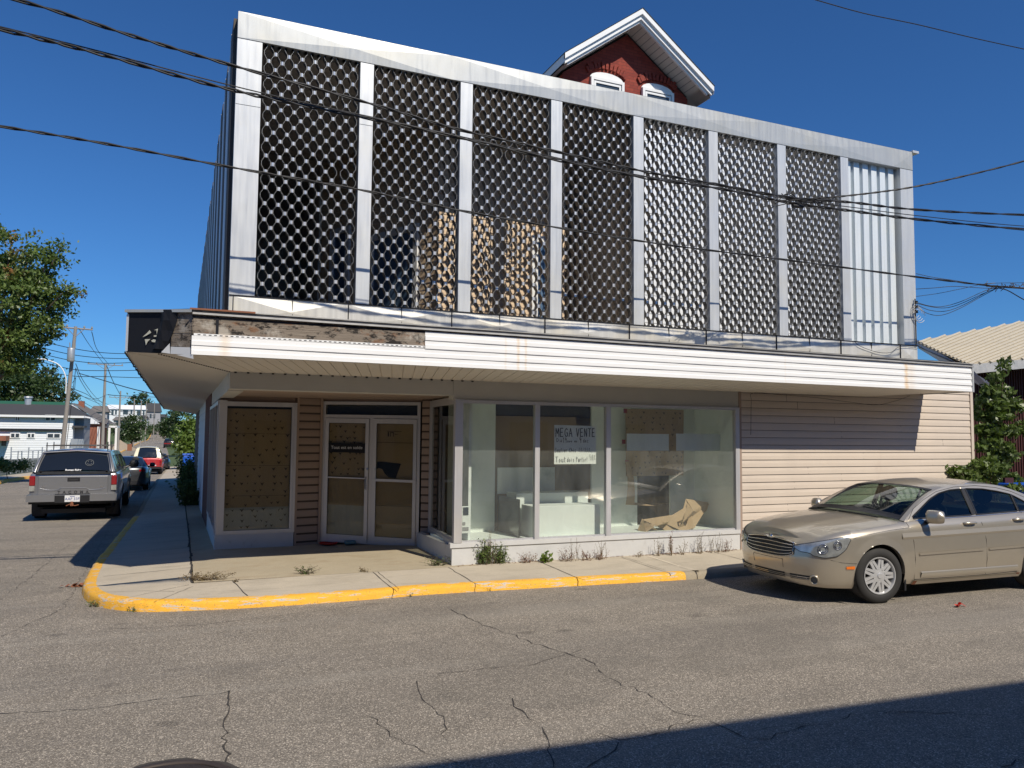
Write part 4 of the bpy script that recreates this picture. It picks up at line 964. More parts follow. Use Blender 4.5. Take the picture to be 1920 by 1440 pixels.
    for w in d['wheels']:
        for g_ in (-1, 1):
            ar = d['ar']+.005; yo = abs(c.at(c.sx(w), d['wr']+d['ar'], g_)[1])-.03
            m.grid([[(w+ar*math.cos(a), g_*y, d['wr']+ar*math.sin(a)) for y in (yo, yo-.32)] for a in np.linspace(-.5, math.pi+.5, 22)])
            m.poly([(w+ar*math.cos(a), g_*(yo-.32), d['wr']+ar*math.sin(a)) for a in np.linspace(-.5, math.pi+.5, 22)])
    m.build('underbody', M['blk'], root)
    # wheels
    for w in d['wheels']:
        for g_ in (-1, 1):
            yo = abs(c.at(c.sx(w), d['wr']+d['ar']-.01, g_)[1])-.028
            e = empty('wheel', (w, g_*yo, d['wr'])); e.parent = root
            r = d['wr']; rr = d['rim']; tw = d.get('tw', .21)
            if g_ > 0: e.rotation_euler.z = math.pi
            if w == d['wheels'][0]: e.rotation_euler.z += d.get('steer', 0)
            m = MB(); pr = [(rr, .02), (rr+.012, .004), (rr+(r-rr)*.35, -.004), (r-.045, .0), (r-.018, .012), (r-.004, .03), (r, .05), (r, tw-.05), (r-.004, tw-.03), (r-.03, tw), (rr, tw-.02)]
            m.lathe(pr, (0, 0, 0), 'y', 56)
            t = m.build('tyre', M['rub'], e, smooth=True)
            m = MB()
            for k in range(64):
                a = 2*math.pi*k/64
                for (y0, y1) in ((.03, .055),): 
                    P_ = lambda rr_, a_, y_: (rr_*math.cos(a_), y_, rr_*math.sin(a_)); m.quad(P_(r-.006, a, .022), P_(r-.006, a+.035, .022), P_(r+.0015, a+.035, .052), P_(r+.0015, a, .052))
            m.build('tread', M['blk'], t)
            m = MB(); m.lathe([(rr+.004, .012), (rr+.003, .0), (rr-.008, .002), (rr-.016, .02), (rr-.02, .06), (rr-.03, .16)], (0, 0, 0), 'y', 48); m.lathe([(0.0001, -.002), (.03, -.002), (.036, .006), (.085, .012), (.09, .05)], (0, 0, 0), 'y', 24)
            ns = d.get('spokes', 10)
            for k in range(ns):
                a = 2*math.pi*k/ns
                for da in ((-.085, .085) if d.get('twin', True) else (0,)):
                    w_ = .0165 if d.get('twin', True) else .03
                    ca, sa = math.cos(a), math.sin(a); tx, tz = -sa, ca
                    q0 = (.07*ca+tx*da*.30, .07*sa+tz*da*.30); q1 = ((rr-.012)*math.cos(a+da), (rr-.012)*math.sin(a+da))
                    for (ya, yb2) in ((.012, .05),):
                        P1 = [(q0[0]-tx*w_, ya-.004, q0[1]-tz*w_), (q0[0]+tx*w_, ya-.004, q0[1]+tz*w_), (q1[0]+tx*w_, ya+.008, q1[1]+tz*w_), (q1[0]-tx*w_, ya+.008, q1[1]-tz*w_)]
                        P2 = [(p[0], yb2, p[2]) for p in P1]; m.quad(*P1)
                        for i in range(4): m.quad(P1[i], P2[i], P2[(i+1) % 4], P1[(i+1) % 4])
            o = m.build('rim', M['rim'], e); merge_smooth(o, 40)
            m = MB(); m.lathe([(.0001, .10), (rr-.01, .10)], (0, 0, 0), 'y', 30); m.lathe([(.0001, .06), (.13, .065), (.135, .09)], (0, 0, 0), 'y', 24); m.build('brake', M['dark'], e)
    c.cap = cap
    return c
def mirror(root, c, x, z, paint, s=1.0, both=(-1, 1)):
    for g_ in both:
        y = c.belt(x)
        m = MB(); rows = []
        for i in range(9):
            t = i/8; k = (1-(2*t-1)**6)**.5*.98+.02; yy = y+.07+.20*t*s; hh = .085*s*(1-.12*t); 
            rows.append([(x+.02+.05*k*math.cos(a)*(1.0 if math.cos(a) > 0 else 1.5)+.05*t, g_*yy, z+.03+hh*k*max(-1, min(1, 1.15*math.sin(a)))) for a in np.linspace(0, 2*math.pi, 17)])
        m.grid(rows); o = m.build('side_mirror', M[paint], root, smooth=True)
        m = MB(); m.tube([(x+.06, g_*(y-.02), z-.07), (x+.04, g_*(y+.05), z-.04), (x+.04, g_*(y+.12), z)], .028, 8); m.build('bracket', M['blk'], o)
def text_mesh(txt, size, mt, name, parent, mw, ext=.002, align='CENTER', bold=0.0, spacing=1.0):
    cu = bpy.data.curves.new('t', 'FONT'); cu.body = txt; cu.size = size; cu.extrude = ext; cu.align_x = align; cu.align_y = 'CENTER'; cu.offset = bold; cu.space_character = spacing
    o = bpy.data.objects.new('t', cu); COL.objects.link(o); dg_ = bpy.context.evaluated_depsgraph_get(); me = bpy.data.meshes.new_from_object(o.evaluated_get(dg_)); bpy.data.objects.remove(o)
    me.transform(mw); me.materials.clear(); me.materials.append(mt); q = bpy.data.objects.new(name, me); COL.objects.link(q); q.parent = parent; return q
def basis(o, ux, uy): # text plane at o with x axis ux and y axis uy
    ux = Vector(ux).normalized(); uy = Vector(uy).normalized(); n = ux.cross(uy)
    return Matrix([[ux.x, uy.x, n.x, o[0]], [ux.y, uy.y, n.y, o[1]], [ux.z, uy.z, n.z, o[2]], [0, 0, 0, 1]])
def handle(root, c, x, z, mt, both=(-1, 1)):
    for g_ in both:
        m = MB(); P_ = [c.at(c.sx(x+dx), z+dz, g_, of) for dx, dz, of in ((-.10, 0, .0), (-.085, .002, .028), (-.03, .004, .036), (.04, .004, .036), (.085, .004, .030), (.10, .004, 0))]
        m.tube(P_, [.012, .015, .016, .016, .015, .010], 8); o = m.build('door_handle', M[mt], root, smooth=True)

# ---------------- champagne sedan (front three-quarter)
sed = empty('sedan', (6.755, -2.60, .0), R(-2.0), 'champagne gold four-door sedan parked at the kerb before the beige siding', 'car')
SD = dict(L=4.84, H=1.46, paint='gold', wheels=(.98, 3.745), wr=.33, ar=.372, rim=.215, steer=R(-7), spokes=9,
    plan=[(.05, 0), (.0515, .12), (.064, .28), (.10, .48), (.20, .68), (.38, .80), (.62, .865), (.98, .895), (1.6, .90), (2.5, .905), (3.3, .90), (3.75, .892), (4.25, .86), (4.58, .78), (4.74, .62), (4.81, .35), (4.84, 0)],
    prof=[(.18, -.075), (.24, -.03), (.34, -.012), (.45, .0), (.60, .006), (.78, .0), (.86, -.012), (.95, -.03), (1.05, -.06)],
    profend=[(.16, -.13), (.22, -.06), (.30, -.03), (.44, .0), (.53, .0), (.62, -.02), (.70, -.045), (.76, -.08), (.84, -.15)], proftail=[(.2, -.1), (.4, .0), (.7, .0), (.95, -.06)],
    top=([0, .16, .45, 1.0, 1.55, 3.0, 3.9, 4.4, 4.84], [.735, .755, .83, .90, .945, .985, 1.01, 1.0, .97]),
    bot=([0, .3, .6, 1.36, 3.36, 4.2, 4.84], [.21, .195, .19, .20, .20, .24, .30]), shoulder=.08, shin=.045, flare=.010, crown=.085, cpow=2.2,
    ridge=lambda x, t: .007*math.exp(-((abs(t)-(.34+.16*min(1, x/1.4)))/.035)**2)*min(1, x/.25)+.006*math.exp(-((abs(t)-(.66+.12*min(1, x/1.4)))/.04)**2)*min(1, x/.25),
    wb0=1.44, wt=2.16, rt=3.42, rb1=4.22, tumble=.46, rcrown=.045, bow=.22, bowr=.12, gt=.94,
    roof=([1.44, 1.62, 1.85, 2.16, 2.5, 2.9, 3.2, 3.42, 3.75, 4.0, 4.22], [.95, 1.06, 1.185, 1.305, 1.362, 1.375, 1.36, 1.325, 1.225, 1.12, 1.01]),
    windows=[(1.60, 2.62, ([1.60, 1.75, 2.0, 2.2, 2.4, 2.62], [1.00, 1.075, 1.20, 1.268, 1.303, 1.315]), ([1.60, 2.62], [.975, .995]), 'ctint'),
             (2.68, 3.46, ([2.68, 3.0, 3.25, 3.46], [1.317, 1.308, 1.275, 1.235]), ([2.68, 3.46], [.997, 1.02]), 'ctint'), (3.485, 3.74, ([3.485, 3.6, 3.74], [1.225, 1.17, 1.10]), ([3.485, 3.74], [1.022, 1.035]), 'ctint')],
    seats=(2.35, 3.25))
c = make_car(SD, sed)
mirror(sed, c, 1.72, .98, 'gold')
# steering wheel, dash, inner mirror with hanging freshener
m = MB(); cx, cy, cz = 1.93, -.37, .93; m.tube([(cx+.06*math.sin(a)*.5, cy+.185*math.cos(a), cz+.17*math.sin(a)) for a in np.linspace(0, 2*math.pi, 25)], .014, 6, False); m.tube([(cx, cy-.18, cz), (cx, cy+.18, cz)], .02, 6); m.build('steering_wheel', M['blk'], sed)
m = MB(); m.box(2.02, 2.05, -.12, .12, 1.24, 1.30); im = m.build('inner_mirror', M['blk'], sed)
m = MB(); fx, fz = 2.0, 1.08
tree_ = [(0, .10), (.025, .055), (.015, .055), (.04, .015), (.02, .015), (.05, -.03), (.012, -.03), (.012, -.05), (.03, -.05), (.03, -.06), (-.03, -.06), (-.03, -.05), (-.012, -.05), (-.012, -.03), (-.05, -.03), (-.02, .015), (-.04, .015), (-.015, .055), (-.025, .055)]
m.prism(tree_, lambda p, s: (fx+s*.004, .06+p[0], fz+p[1])); m.tube([(fx, .06, 1.18), (2.02, .03, 1.26)], .002, 4); m.build('air_freshener', M['bark'], sed)
# headlamps: almond shape on the front corner, param along s
def sz(x): return c.sx(x)
s0 = float(np.interp(.44, c.P[:c.imid, 1], c.s[:c.imid])); s1 = c.sx(.56)
hl_t = lambda s: ip((s-s0)/(s1-s0), [0, .25, .55, .8, .93, 1.0], [.672, .708, .752, .79, .798, .775])
hl_b = lambda s: ip((s-s0)/(s1-s0), [0, .12, .3, .36, .55, .75, .9, 1.0], [.640, .605, .598, .572, .552, .575, .65, .765])
for g_ in (-1, 1):
    m = MB(); c.stripS(m, s0, s1, hl_t, hl_b, .010, (g_,), 26, 8); o = m.build('headlight', M['lens'], sed, smooth=True)
    m = MB()
    for (t, z, r) in ((.52, .655, .055), (.76, .70, .046)):
        s = s0+(s1-s0)*t; 
        for rr, mm in ((r, 0), (r*.62, 0)): m.tube([c.at(s+rr*math.cos(a), z+rr*math.sin(a), g_, .0135) for a in np.linspace(0, 2*math.pi, 20)], .005, 5, False)
    m.build('reflector', M['chrome'], o, smooth=True)
    m = MB(); pts = [c.at(s0+(s1-s0)*t, hl_t(s0+(s1-s0)*t), g_, .008) for t in np.linspace(0, 1, 24)]+[c.at(s0+(s1-s0)*t, hl_b(s0+(s1-s0)*t), g_, .008) for t in np.linspace(1, 0, 24)]; m.tube(pts+[pts[0]], .005, 5, False); m.build('seal', M['blk'], o)
    m = MB(); c.strip(m, .50, .60, lambda x: .455+.01*(x-.5)*5, .425, .010, (g_,), 6, 2); m.build('side_marker', M['amber'], sed)
# grille
sg = float(np.interp(.43, c.P[:c.imid, 1], c.s[:c.imid]))
gt_ = lambda s: .722-.03*(s/sg)**2; gb_ = lambda s: .512+.05*(s/sg)**4
m = MB(); c.stripS(m, 0, sg, gt_, gb_, .006, (-1, 1), 16, 6); gr = m.build('grille', M['blk'], sed)
m = MB()
for k in range(4):
    for g_ in (-1, 1): m.tube([c.at(s, gb_(s)+(gt_(s)-gb_(s))*(.16+.21*k), g_, .018) for s in np.linspace(0, sg*.97, 12)], .0055, 6)
for g_ in (-1, 1): m.tube([c.at(s, gt_(s), g_, .016) for s in np.linspace(0, sg, 12)]+[c.at(sg, z, g_, .014) for z in np.linspace(gt_(sg), gb_(sg), 4)]+[c.at(s, gb_(s), g_, .012) for s in np.linspace(sg, 0, 12)], [.010]*12+[.006]*16, 6)
m.build('chrome_bars', M['chrome'], gr, smooth=True)
m = MB(); b0 = np.array(c.at(0, .722, -1, .022)); m.lathe([(.0001, -.012), (.030, -.010), (.034, 0), (.03, .006)], (b0[0], b0[1], b0[2]), 'x', 20)
for g_ in (-1, 1):
    m.grid([[(b0[0]-.01+.02*t, g_*(.03+.12*t), b0[2]+h*(1-t)+.01*t) for h in (-.012, .014)] for t in np.linspace(0, 1, 5)])
m.build('emblem', M['chrome'], sed, smooth=True)
# lower intake, fog lamps, plate panel
sf_ = float(np.interp(.66, c.P[:c.imid, 1], c.s[:c.imid])); m = MB()
for (a, b_) in ((0.0, .28), (.36, sf_-.02)): c.stripS(m, a, b_, .325, lambda s: .262+.015*(s/sf_), .006, (-1, 1), 12, 2)
build_split(m, 'lower_intake', M['blk'], sed); m = MB()
for z in (.285, .305):
    for g_ in (-1, 1): m.tube([c.at(s, z, g_, .012) for s in np.linspace(0, sf_-.06, 14)], .004, 5)
m.build('intake_slat', M['gold'], sed)
for g_ in (-1, 1):
    m = MB(); sfg = sf_+.0
    rows = [[c.at(sfg+r*math.cos(a), .285+r*math.sin(a), g_, .010) for a in np.linspace(0, 2*math.pi, 20)] for r in (.0005, .045)]; m.grid(rows); o = m.build('fog_lamp', M['winglass'], sed)
    m = MB(); m.tube([c.at(sfg+.05*math.cos(a), .285+.05*math.sin(a), g_, .012) for a in np.linspace(0, 2*math.pi, 22)], .011, 6, False); m.build('bezel', M['gold'], o, smooth=True)
m = MB(); P4 = [c.at(s, z, g_, .006) for g_, s, z in ((-1, .27, .48), (-1, .27, .385), (1, .27, .385), (1, .27, .48))]
for g_ in (-1, 1): m.tube([c.at(0.001, .483, g_, .004), c.at(.27, .483, g_, .004), c.at(.27, .385, g_, .004)], .0025, 4)
m.build('plate_recess_line', M['dark'], sed)
# shut lines, mouldings, crease
def line(mb, pts, r=.0035, off=.001, both=(-1, 1)):
    for g_ in both: mb.tube([c.at(c.sx(x), z, g_, off) for x, z in pts], r, 4, False)
m = MB(); line(m, [(1.46, .94), (1.455, .90), (1.50, .72), (1.52, .5), (1.52, .26)]); line(m, [(2.665, .985), (2.68, .9), (2.72, .7), (2.73, .45), (2.725, .26)]); line(m, [(3.50, 1.0), (3.62, .86), (3.58, .72)]); line(m, [(1.52, .255), (2.1, .25), (2.72, .25), (3.3, .26)], .003)
line(m, [(.60, .775), (.85, .825), (1.15, .86), (1.46, .88)], .0025); line(m, [(.33, .53), (.45, .50), (.55, .49), (.63, .488)], .0025)
build_split(m, 'shut_line', M['tar'], sed)
m = MB()  # door line around window frames
for g_ in (-1, 1): m.tube([(x, g_*(c.gy(x, z)+.002), z) for x, z in ((1.52, .97), (1.66, 1.09), (1.88, 1.19), (2.16, 1.288), (2.5, 1.34), (2.9, 1.352), (3.25, 1.322), (3.5, 1.27), (3.8, 1.155), (4.0, 1.06))], .003, 4, False)
build_split(m, 'shut_line', M['tar'], sed)
m = MB(); c.strip(m, 1.58, 2.66, lambda x: .575+.012*(x-1.6), lambda x: .548+.012*(x-1.6), .014, (-1, 1), 14, 3); c.strip(m, 2.76, 3.42, lambda x: .587+.012*(x-2.7), lambda x: .561+.012*(x-2.7), .014, (-1, 1), 10, 3); build_split(m, 'door_moulding', M['gold'], sed, smooth=True)
for g_ in (-1, 1):
    m = MB()
    m.grid([[c.at(c.sx(x), .77+.035*(x-1.3)/2.6, g_, .012), c.at(c.sx(x), .745+.035*(x-1.3)/2.6, g_, .0015)] for x in np.linspace(1.32, 4.1, 24)]); m.grid([[c.at(c.sx(x), .82+.035*(x-1.3)/2.6, g_, .002), c.at(c.sx(x), .77+.035*(x-1.3)/2.6, g_, .012)] for x in np.linspace(1.32, 4.1, 24)])
    m.grid([[c.at(c.sx(x), z, g_, o_) for z, o_ in ((.345, .001), (.325, .016), (.27, .004))] for x in np.linspace(1.62, 3.3, 20)])
    build_split(m, 'body_crease', M['gold'], sed, smooth=True)
m = MB(); c.strip(m, 1.53, 3.36, .232, .19, .012, (-1, 1), 20, 3); build_split(m, 'sill_panel', M['gold'], sed, smooth=True)
m = MB(); c.strip(m, 1.50, 1.56, .24, .19, .014, (-1,), 4, 2); c.strip(m, 3.28, 3.33, .245, .225, .014, (-1,), 4, 2); build_split(m, 'rust_patch', M['rust'], sed)
m = MB(); m.box(1.36, 1.385, -.88, -.70, .13, .30); m.build('mud_flap', M['blk'], sed)
m = MB()
for g_ in (-1, 1): m.tube([(x, g_*(c.gy(x, c.zt(x)+.006)+.004), c.zt(x)+.004) for x in np.linspace(1.62, 3.75, 20)], .006, 5)
build_split(m, 'belt_moulding', M['chrome'], sed)
for g_ in (-1, 1):
    for (xa_, xb_) in ((2.60, 2.70), (3.455, 3.49)):
        m = MB(); m.grid([[(x, g_*(c.gy(x, z)+.003), z) for z in np.linspace(1.0 if xa_ < 3 else 1.02, (1.318 if xa_ < 3 else 1.235), 6)] for x in (xa_, (xa_+xb_)/2, xb_)]); m.build('pillar_cover', M['blk'], sed, smooth=True)
handle(sed, c, 2.46, .905, 'gold'); handle(sed, c, 3.36, .925, 'gold')
m = MB()
for y0, y1 in ((-.62, -.05), (.0, .55)): m.tube([(1.27-.1*(1-(y/.8)**2)*1+.0, y, .965+.05*(1-(y/.85)**2)) for y in np.linspace(y0, y1, 8)], .010, 5)
build_split(m, 'wiper', M['blk'], sed)
s2 = c.s[-1]-float(np.interp(.45, c.P[c.imid:, 1][::-1], c.s[-1]-c.s[c.imid:][::-1])) if False else c.sx(4.45)
m = MB(); c.stripS(m, c.sx(4.42), c.sx(4.78), .86, .72, .006); build_split(m, 'tail_light', M['redlens'], sed)

def simple_parts(root, c, d):
    pass
# ---------------- silver pickup with cap (rear view)
pk = empty('pickup_truck', (-2.36, 17.2, hz(13.5)), R(-90), 'silver grey pickup truck with matching cap and trailer hitch, parked nearest on the side street', 'pickup truck')
PK = dict(L=5.60, H=1.9, paint='silver', wheels=(.98, 4.36), wr=.38, ar=.46, rim=.22, spokes=6, twin=False, tw=.25,
    plan=[(.0, 0), (.03, .4), (.14, .72), (.38, .88), (.8, .925), (1.5, .93), (3, .93), (4.36, .935), (5.2, .925), (5.50, .905), (5.565, .84), (5.585, .5), (5.59, 0)],
    prof=[(.35, -.06), (.5, -.02), (.7, .0), (.95, .01), (1.1, -.01), (1.3, -.03)], profend=[(.4, -.06), (.6, 0), (1.0, -.06)], proftail=[(.35, -.02), (.6, .0), (.95, -.01), (1.25, -.02)],
    top=([0, .4, 1.3, 1.6, 5.6], [.96, 1.02, 1.10, 1.12, 1.15]), bot=([0, .5, 5.2, 5.6], [.45, .40, .45, .52]), shoulder=.05, shin=.03, flare=.035, crown=.06,
    wb0=1.45, wt=2.05, rt=5.15, rb1=5.54, tumble=.30, rcrown=.06, bow=.15, bowr=.02, gt=.88, rglass='cdark',
    roof=([1.45, 1.7, 2.05, 2.5, 3.4, 4.5, 5.05, 5.15, 5.30, 5.45, 5.54], [1.13, 1.30, 1.53, 1.61, 1.64, 1.645, 1.645, 1.625, 1.48, 1.30, 1.18]),
    windows=[(1.75, 2.62, ([1.75, 2.1, 2.62], [1.30, 1.48, 1.53]), ([1.75, 2.62], [1.18, 1.18]), 'cdark'), (2.70, 3.45, ([2.7, 3.45], [1.53, 1.53]), ([2.7, 3.45], [1.18, 1.18]), 'cdark'), (3.75, 4.95, ([3.75, 4.95], [1.54, 1.54]), ([3.75, 4.95], [1.23, 1.23]), 'cdark')], seats=(2.5, 3.2))
pk.scale = (1.04, 1.04, 1.04)
c = make_car(PK, pk); mirror(pk, c, 1.75, 1.20, 'blk', 1.25)
TPk = lambda x, y, z: (x, y, z)
def face(mb, y0, y1, z0, z1, x, t=.012): mb.box(x, x+t, y0, y1, z0, z1)
m = MB(); m.box(5.585, 5.605, -.72, .72, .66, 1.08); o = bevel(m.build('tailgate', M['silver'], pk), .012)
m = MB(); m.box(5.600, 5.612, -.13, .13, .955, 1.045); q = m.build('tailgate_handle', M['blk'], pk); m = MB(); m.box(5.611, 5.622, -.09, .09, .975, 1.01); m.build('latch', M['dark'], q)
m = MB(); m.box(5.602, 5.61, -.60, .60, .735, .745); m.tube([(5.608, y, .80-.045*max(0, 1-((abs(y)-.42)/.25)**2) if abs(y) > .3 else .80) for y in np.linspace(-.68, .68, 30)], .008, 5); m.build('tailgate_crease', M['silver'], pk)
text_mesh('TACOMA', .085, M['charcoal'], 'tailgate_lettering', pk, basis((5.613, 0, .705), (0, 1, 0), (0, 0, 1)), .002, bold=.003, spacing=2.3)
m = MB(); m.box(5.602, 5.61, -.66, -.56, .83, .85); m.box(5.602, 5.61, -.65, -.58, .79, .81); m.box(5.602, 5.61, .56, .62, .81, .835); build_split(m, 'badge', M['chrome'], pk)
for g_ in (-1, 1):
    m = MB(); m.box(5.50, 5.60, min(g_*.785, g_*.905), max(g_*.785, g_*.905), .86, 1.09); o = bevel(m.build('tail_light', M['redlens'], pk), .02); m = MB(); m.box(5.52, 5.603, min(g_*.79, g_*.90), max(g_*.79, g_*.90), .74, .86); m.build('reverse_lamp', M['lens'], o)
    m = MB(); m.box(5.48, 5.75, min(g_*.36, g_*.93), max(g_*.36, g_*.93), .50, .66); m.build('bumper_corner', M['silver'], pk); bevel(kids(pk)[-1], .04, 3)
    m = MB(); m.box(4.84, 4.87, min(g_*.66, g_*.92), max(g_*.66, g_*.92), .10, .50); m.build('mud_flap', M['blk'], pk)
m = MB(); m.box(5.50, 5.72, -.36, .36, .47, .63); m.box(5.5, 5.60, -.9, .9, .44, .52); m.build('bumper', M['blk'], pk)
m = MB(); m.box(5.72, 5.728, -.155, .155, .49, .64); pl = m.build('licence_plate', M['plate'], pk)
text_mesh('AAF 33F', .085, M['plateb'], 'plate_lettering', pl, basis((5.730, 0, .555), (0, 1, 0), (0, 0, 1)), .001)
m = MB(); m.box(5.729, 5.731, -.05, .05, .61, .622); m.build('plate_caption', M['plateb'], pl)
m = MB(); m.box(5.55, 5.80, -.03, .03, .40, .45); m.tube([(5.78, 0, .42), (5.78, 0, .50)], .03, 8); m.tube([(5.74, -.12, .40), (5.76, -.04, .44), (5.76, .06, .40), (5.74, .14, .42)], .010, 6); m.build('trailer_hitch', M['rust'], pk)
m = MB(); m.box(5.12, 5.18, -.16, .16, 1.655, 1.685); m.build('brake_lamp', M['redlens'], pk)
# rear hatch trim of the cap
m = MB(); 
for g_ in (-1, 1): m.tube([(5.57, g_*.80, 1.17), (5.51, g_*.775, 1.29), (5.38, g_*.735, 1.46), (5.25, g_*.70, 1.59)], .026, 6)
m.tube([(5.24, -.70, 1.62), (5.22, 0, 1.665), (5.24, .70, 1.62)], .022, 6); m.build('hatch_frame', M['silver'], pk, smooth=True)
m = MB(); m.box(5.555, 5.60, -.78, .78, 1.125, 1.19); m.build('hatch_sill', M['charcoal'], pk)
m = MB()
for g_ in (-1, 1): m.box(5.56, 5.60, min(g_*.66, g_*.70), max(g_*.66, g_*.70), 1.16, 1.21)
build_split(m, 'hatch_latch', M['blk'], pk)
text_mesh('Roman Rider', .062, M['plate'], 'hatch_sticker', pk, basis((5.595, -.02, 1.222), (0, 1, 0), (-.55, 0, .84)), .001, bold=.002)
m = MB(); e0 = np.array([5.455, .30, 1.385]); ux = np.array([0, 1, 0]); uy = np.array([-.62, 0, .78])
m.tube([e0+.085*(ux*math.cos(a)+uy*math.sin(a)) for a in np.linspace(0, 2*math.pi, 24)], .004, 4, False); m.tube([e0+.05*(ux*math.cos(a)+uy*math.sin(a)) for a in np.linspace(math.pi*1.15, math.pi*1.85, 10)], .004, 4, False)
for s in (-1, 1): m.tube([e0+ux*s*.03+uy*.02, e0+ux*s*.03+uy*.045], .005, 4)
m.build('smiling_doodle', M['fence'], pk)
# roof rack of the cap (black cross bar with uprights)
for x in (3.9, 5.0):
    m = MB(); m.tube([(x, -.68, 1.78), (x, .66, 1.785)], .014, 6)
    for y in (-.66, .64): m.tube([(x, y, 1.62), (x, y, 1.86 if y < 0 else 1.88)], .011, 6)
    m.build('rack_bar', M['blk'], pk)
m = MB()
for pts in ([(1.50, 1.1), (1.5, .6)], [(2.66, 1.15), (2.66, .55)], [(3.5, 1.15), (3.5, .5)], [(3.66, 1.15), (3.66, .5)]):
    for g_ in (-1, 1): m.tube([c.at(c.sx(x), z, g_, .001) for x, z in pts], .004, 4, False)
build_split(m, 'shut_line', M['tar'], pk)

# ---------------- low dark coupe ahead of the pickup
cp = empty('sports_car', (-2.0, 27.6, hz(25)), R(-90), 'low dark grey car parked between the silver and the red pickups', 'car')
CP = dict(L=4.45, H=1.32, paint='charcoal', wheels=(.9, 3.45), wr=.33, ar=.37, rim=.23, spokes=5, twin=True,
    plan=[(.0, 0), (.05, .4), (.2, .7), (.5, .84), (.9, .88), (2.2, .86), (3.45, .91), (4.05, .86), (4.32, .72), (4.42, .4), (4.45, 0)],
    prof=[(.18, -.08), (.3, -.02), (.5, .0), (.7, .0), (.85, -.03), (1.0, -.06)], profend=[(.2, -.05), (.4, 0), (.65, -.08)], proftail=[(.2, -.12), (.42, 0), (.62, .0), (.78, -.02), (.95, -.06)],
    top=([0, .5, 1.3, 2.5, 3.6, 4.45], [.60, .74, .84, .88, .92, .93]), bot=([0, .5, 3.9, 4.45], [.2, .18, .2, .3]), shoulder=.08, shin=.05, flare=.02, crown=.06,
    wb0=1.3, wt=2.05, rt=2.75, rb1=3.75, tumble=.5, rcrown=.05, bow=.2, bowr=.05, roof=([1.3, 1.6, 2.05, 2.4, 2.75, 3.3, 3.75], [.85, 1.02, 1.21, 1.25, 1.235, 1.08, .94]),
    windows=[(1.65, 3.15, ([1.65, 2.1, 2.6, 3.15], [.98, 1.16, 1.19, 1.05]), ([1.65, 3.15], [.92, .96]), 'cdark')], seats=(2.3, 2.9), rglass='cdark')
c = make_car(CP, cp); mirror(cp, c, 1.75, .9, 'blk', 1.1)
m = MB(); c.stripS(m, c.sx(4.1), c.sx(4.1)+.42, .84, .76, .008); build_split(m, 'tail_light', M['redlens'], cp); m = MB(); m.box(4.40, 4.46, -.6, .6, .26, .42); m.build('diffuser', M['blk'], cp); m = MB(); m.box(4.452, 4.46, -.15, .15, .55, .68); m.build('licence_plate', M['plate'], cp)
m = MB(); m.lathe([(.0001, .03), (.05, .03), (.055, 0)], (4.43, -.45, .50), 'x', 14); m.build('fog_lamp', M['lens'], cp)

# ---------------- red pickup with cream cap
rpk = empty('pickup_truck', (-1.86, 48.6, hz(46)), R(-90), 'red pickup truck with a cream fibreglass cap, farther up the street', 'pickup truck')
RP = dict(PK); RP.update(paint='redp', gpaint='cream', L=5.0, wheels=(.85, 3.75), rim=.19, ar=.42, wr=.35,
    plan=[(.0, 0), (.03, .4), (.12, .70), (.35, .83), (.8, .86), (2.5, .87), (4.36, .87), (4.85, .85), (4.96, .78), (4.99, .4), (5.0, 0)],
    top=([0, .4, 1.1, 1.4, 5.0], [.90, .98, 1.03, 1.05, 1.07]), bot=([0, .5, 4.6, 5.0], [.40, .38, .42, .48]), wb0=1.25, wt=1.75, rt=4.72, rb1=4.97,
    roof=([1.25, 1.5, 1.75, 2.1, 2.8, 3.0, 3.4, 4.3, 4.72, 4.85, 4.97], [1.06, 1.28, 1.50, 1.58, 1.60, 1.68, 1.74, 1.75, 1.70, 1.40, 1.10]), tumble=.25, gt=.72,
    windows=[(1.5, 2.6, ([1.5, 2.6], [1.25, 1.5]), ([1.5, 2.6], [1.12, 1.12]), 'cdark'), (3.2, 4.3, ([3.2, 4.3], [1.5, 1.5]), ([3.2, 4.3], [1.22, 1.22]), 'cdark')], seats=None)
c = make_car(RP, rpk); mirror(rpk, c, 1.55, 1.1, 'blk', 1.1)
m = MB(); m.box(4.99, 5.12, -.84, .84, .42, .55); m.build('bumper', M['blk'], rpk)
for g_ in (-1, 1): m = MB(); m.box(4.93, 5.005, min(g_*.72, g_*.83), max(g_*.72, g_*.83), .66, .92); m.build('tail_light', M['redlens'], rpk)
m = MB(); m.box(5.12, 5.13, -.72, -.42, .50, .64); m.build('licence_plate', M['plate'], rpk)
m = MB()
for k in range(5): m.box(5.0, 5.008, -.25+k*.17, -.16+k*.17, .60, .67)
build_split(m, 'tailgate_letter', M['plate'], rpk)
m = MB()
for y in (-.5, .5): m.tube([(3.1, y, 1.79), (4.5, y, 1.79)], .02, 5)
build_split(m, 'roof_rail', M['cream'], rpk)
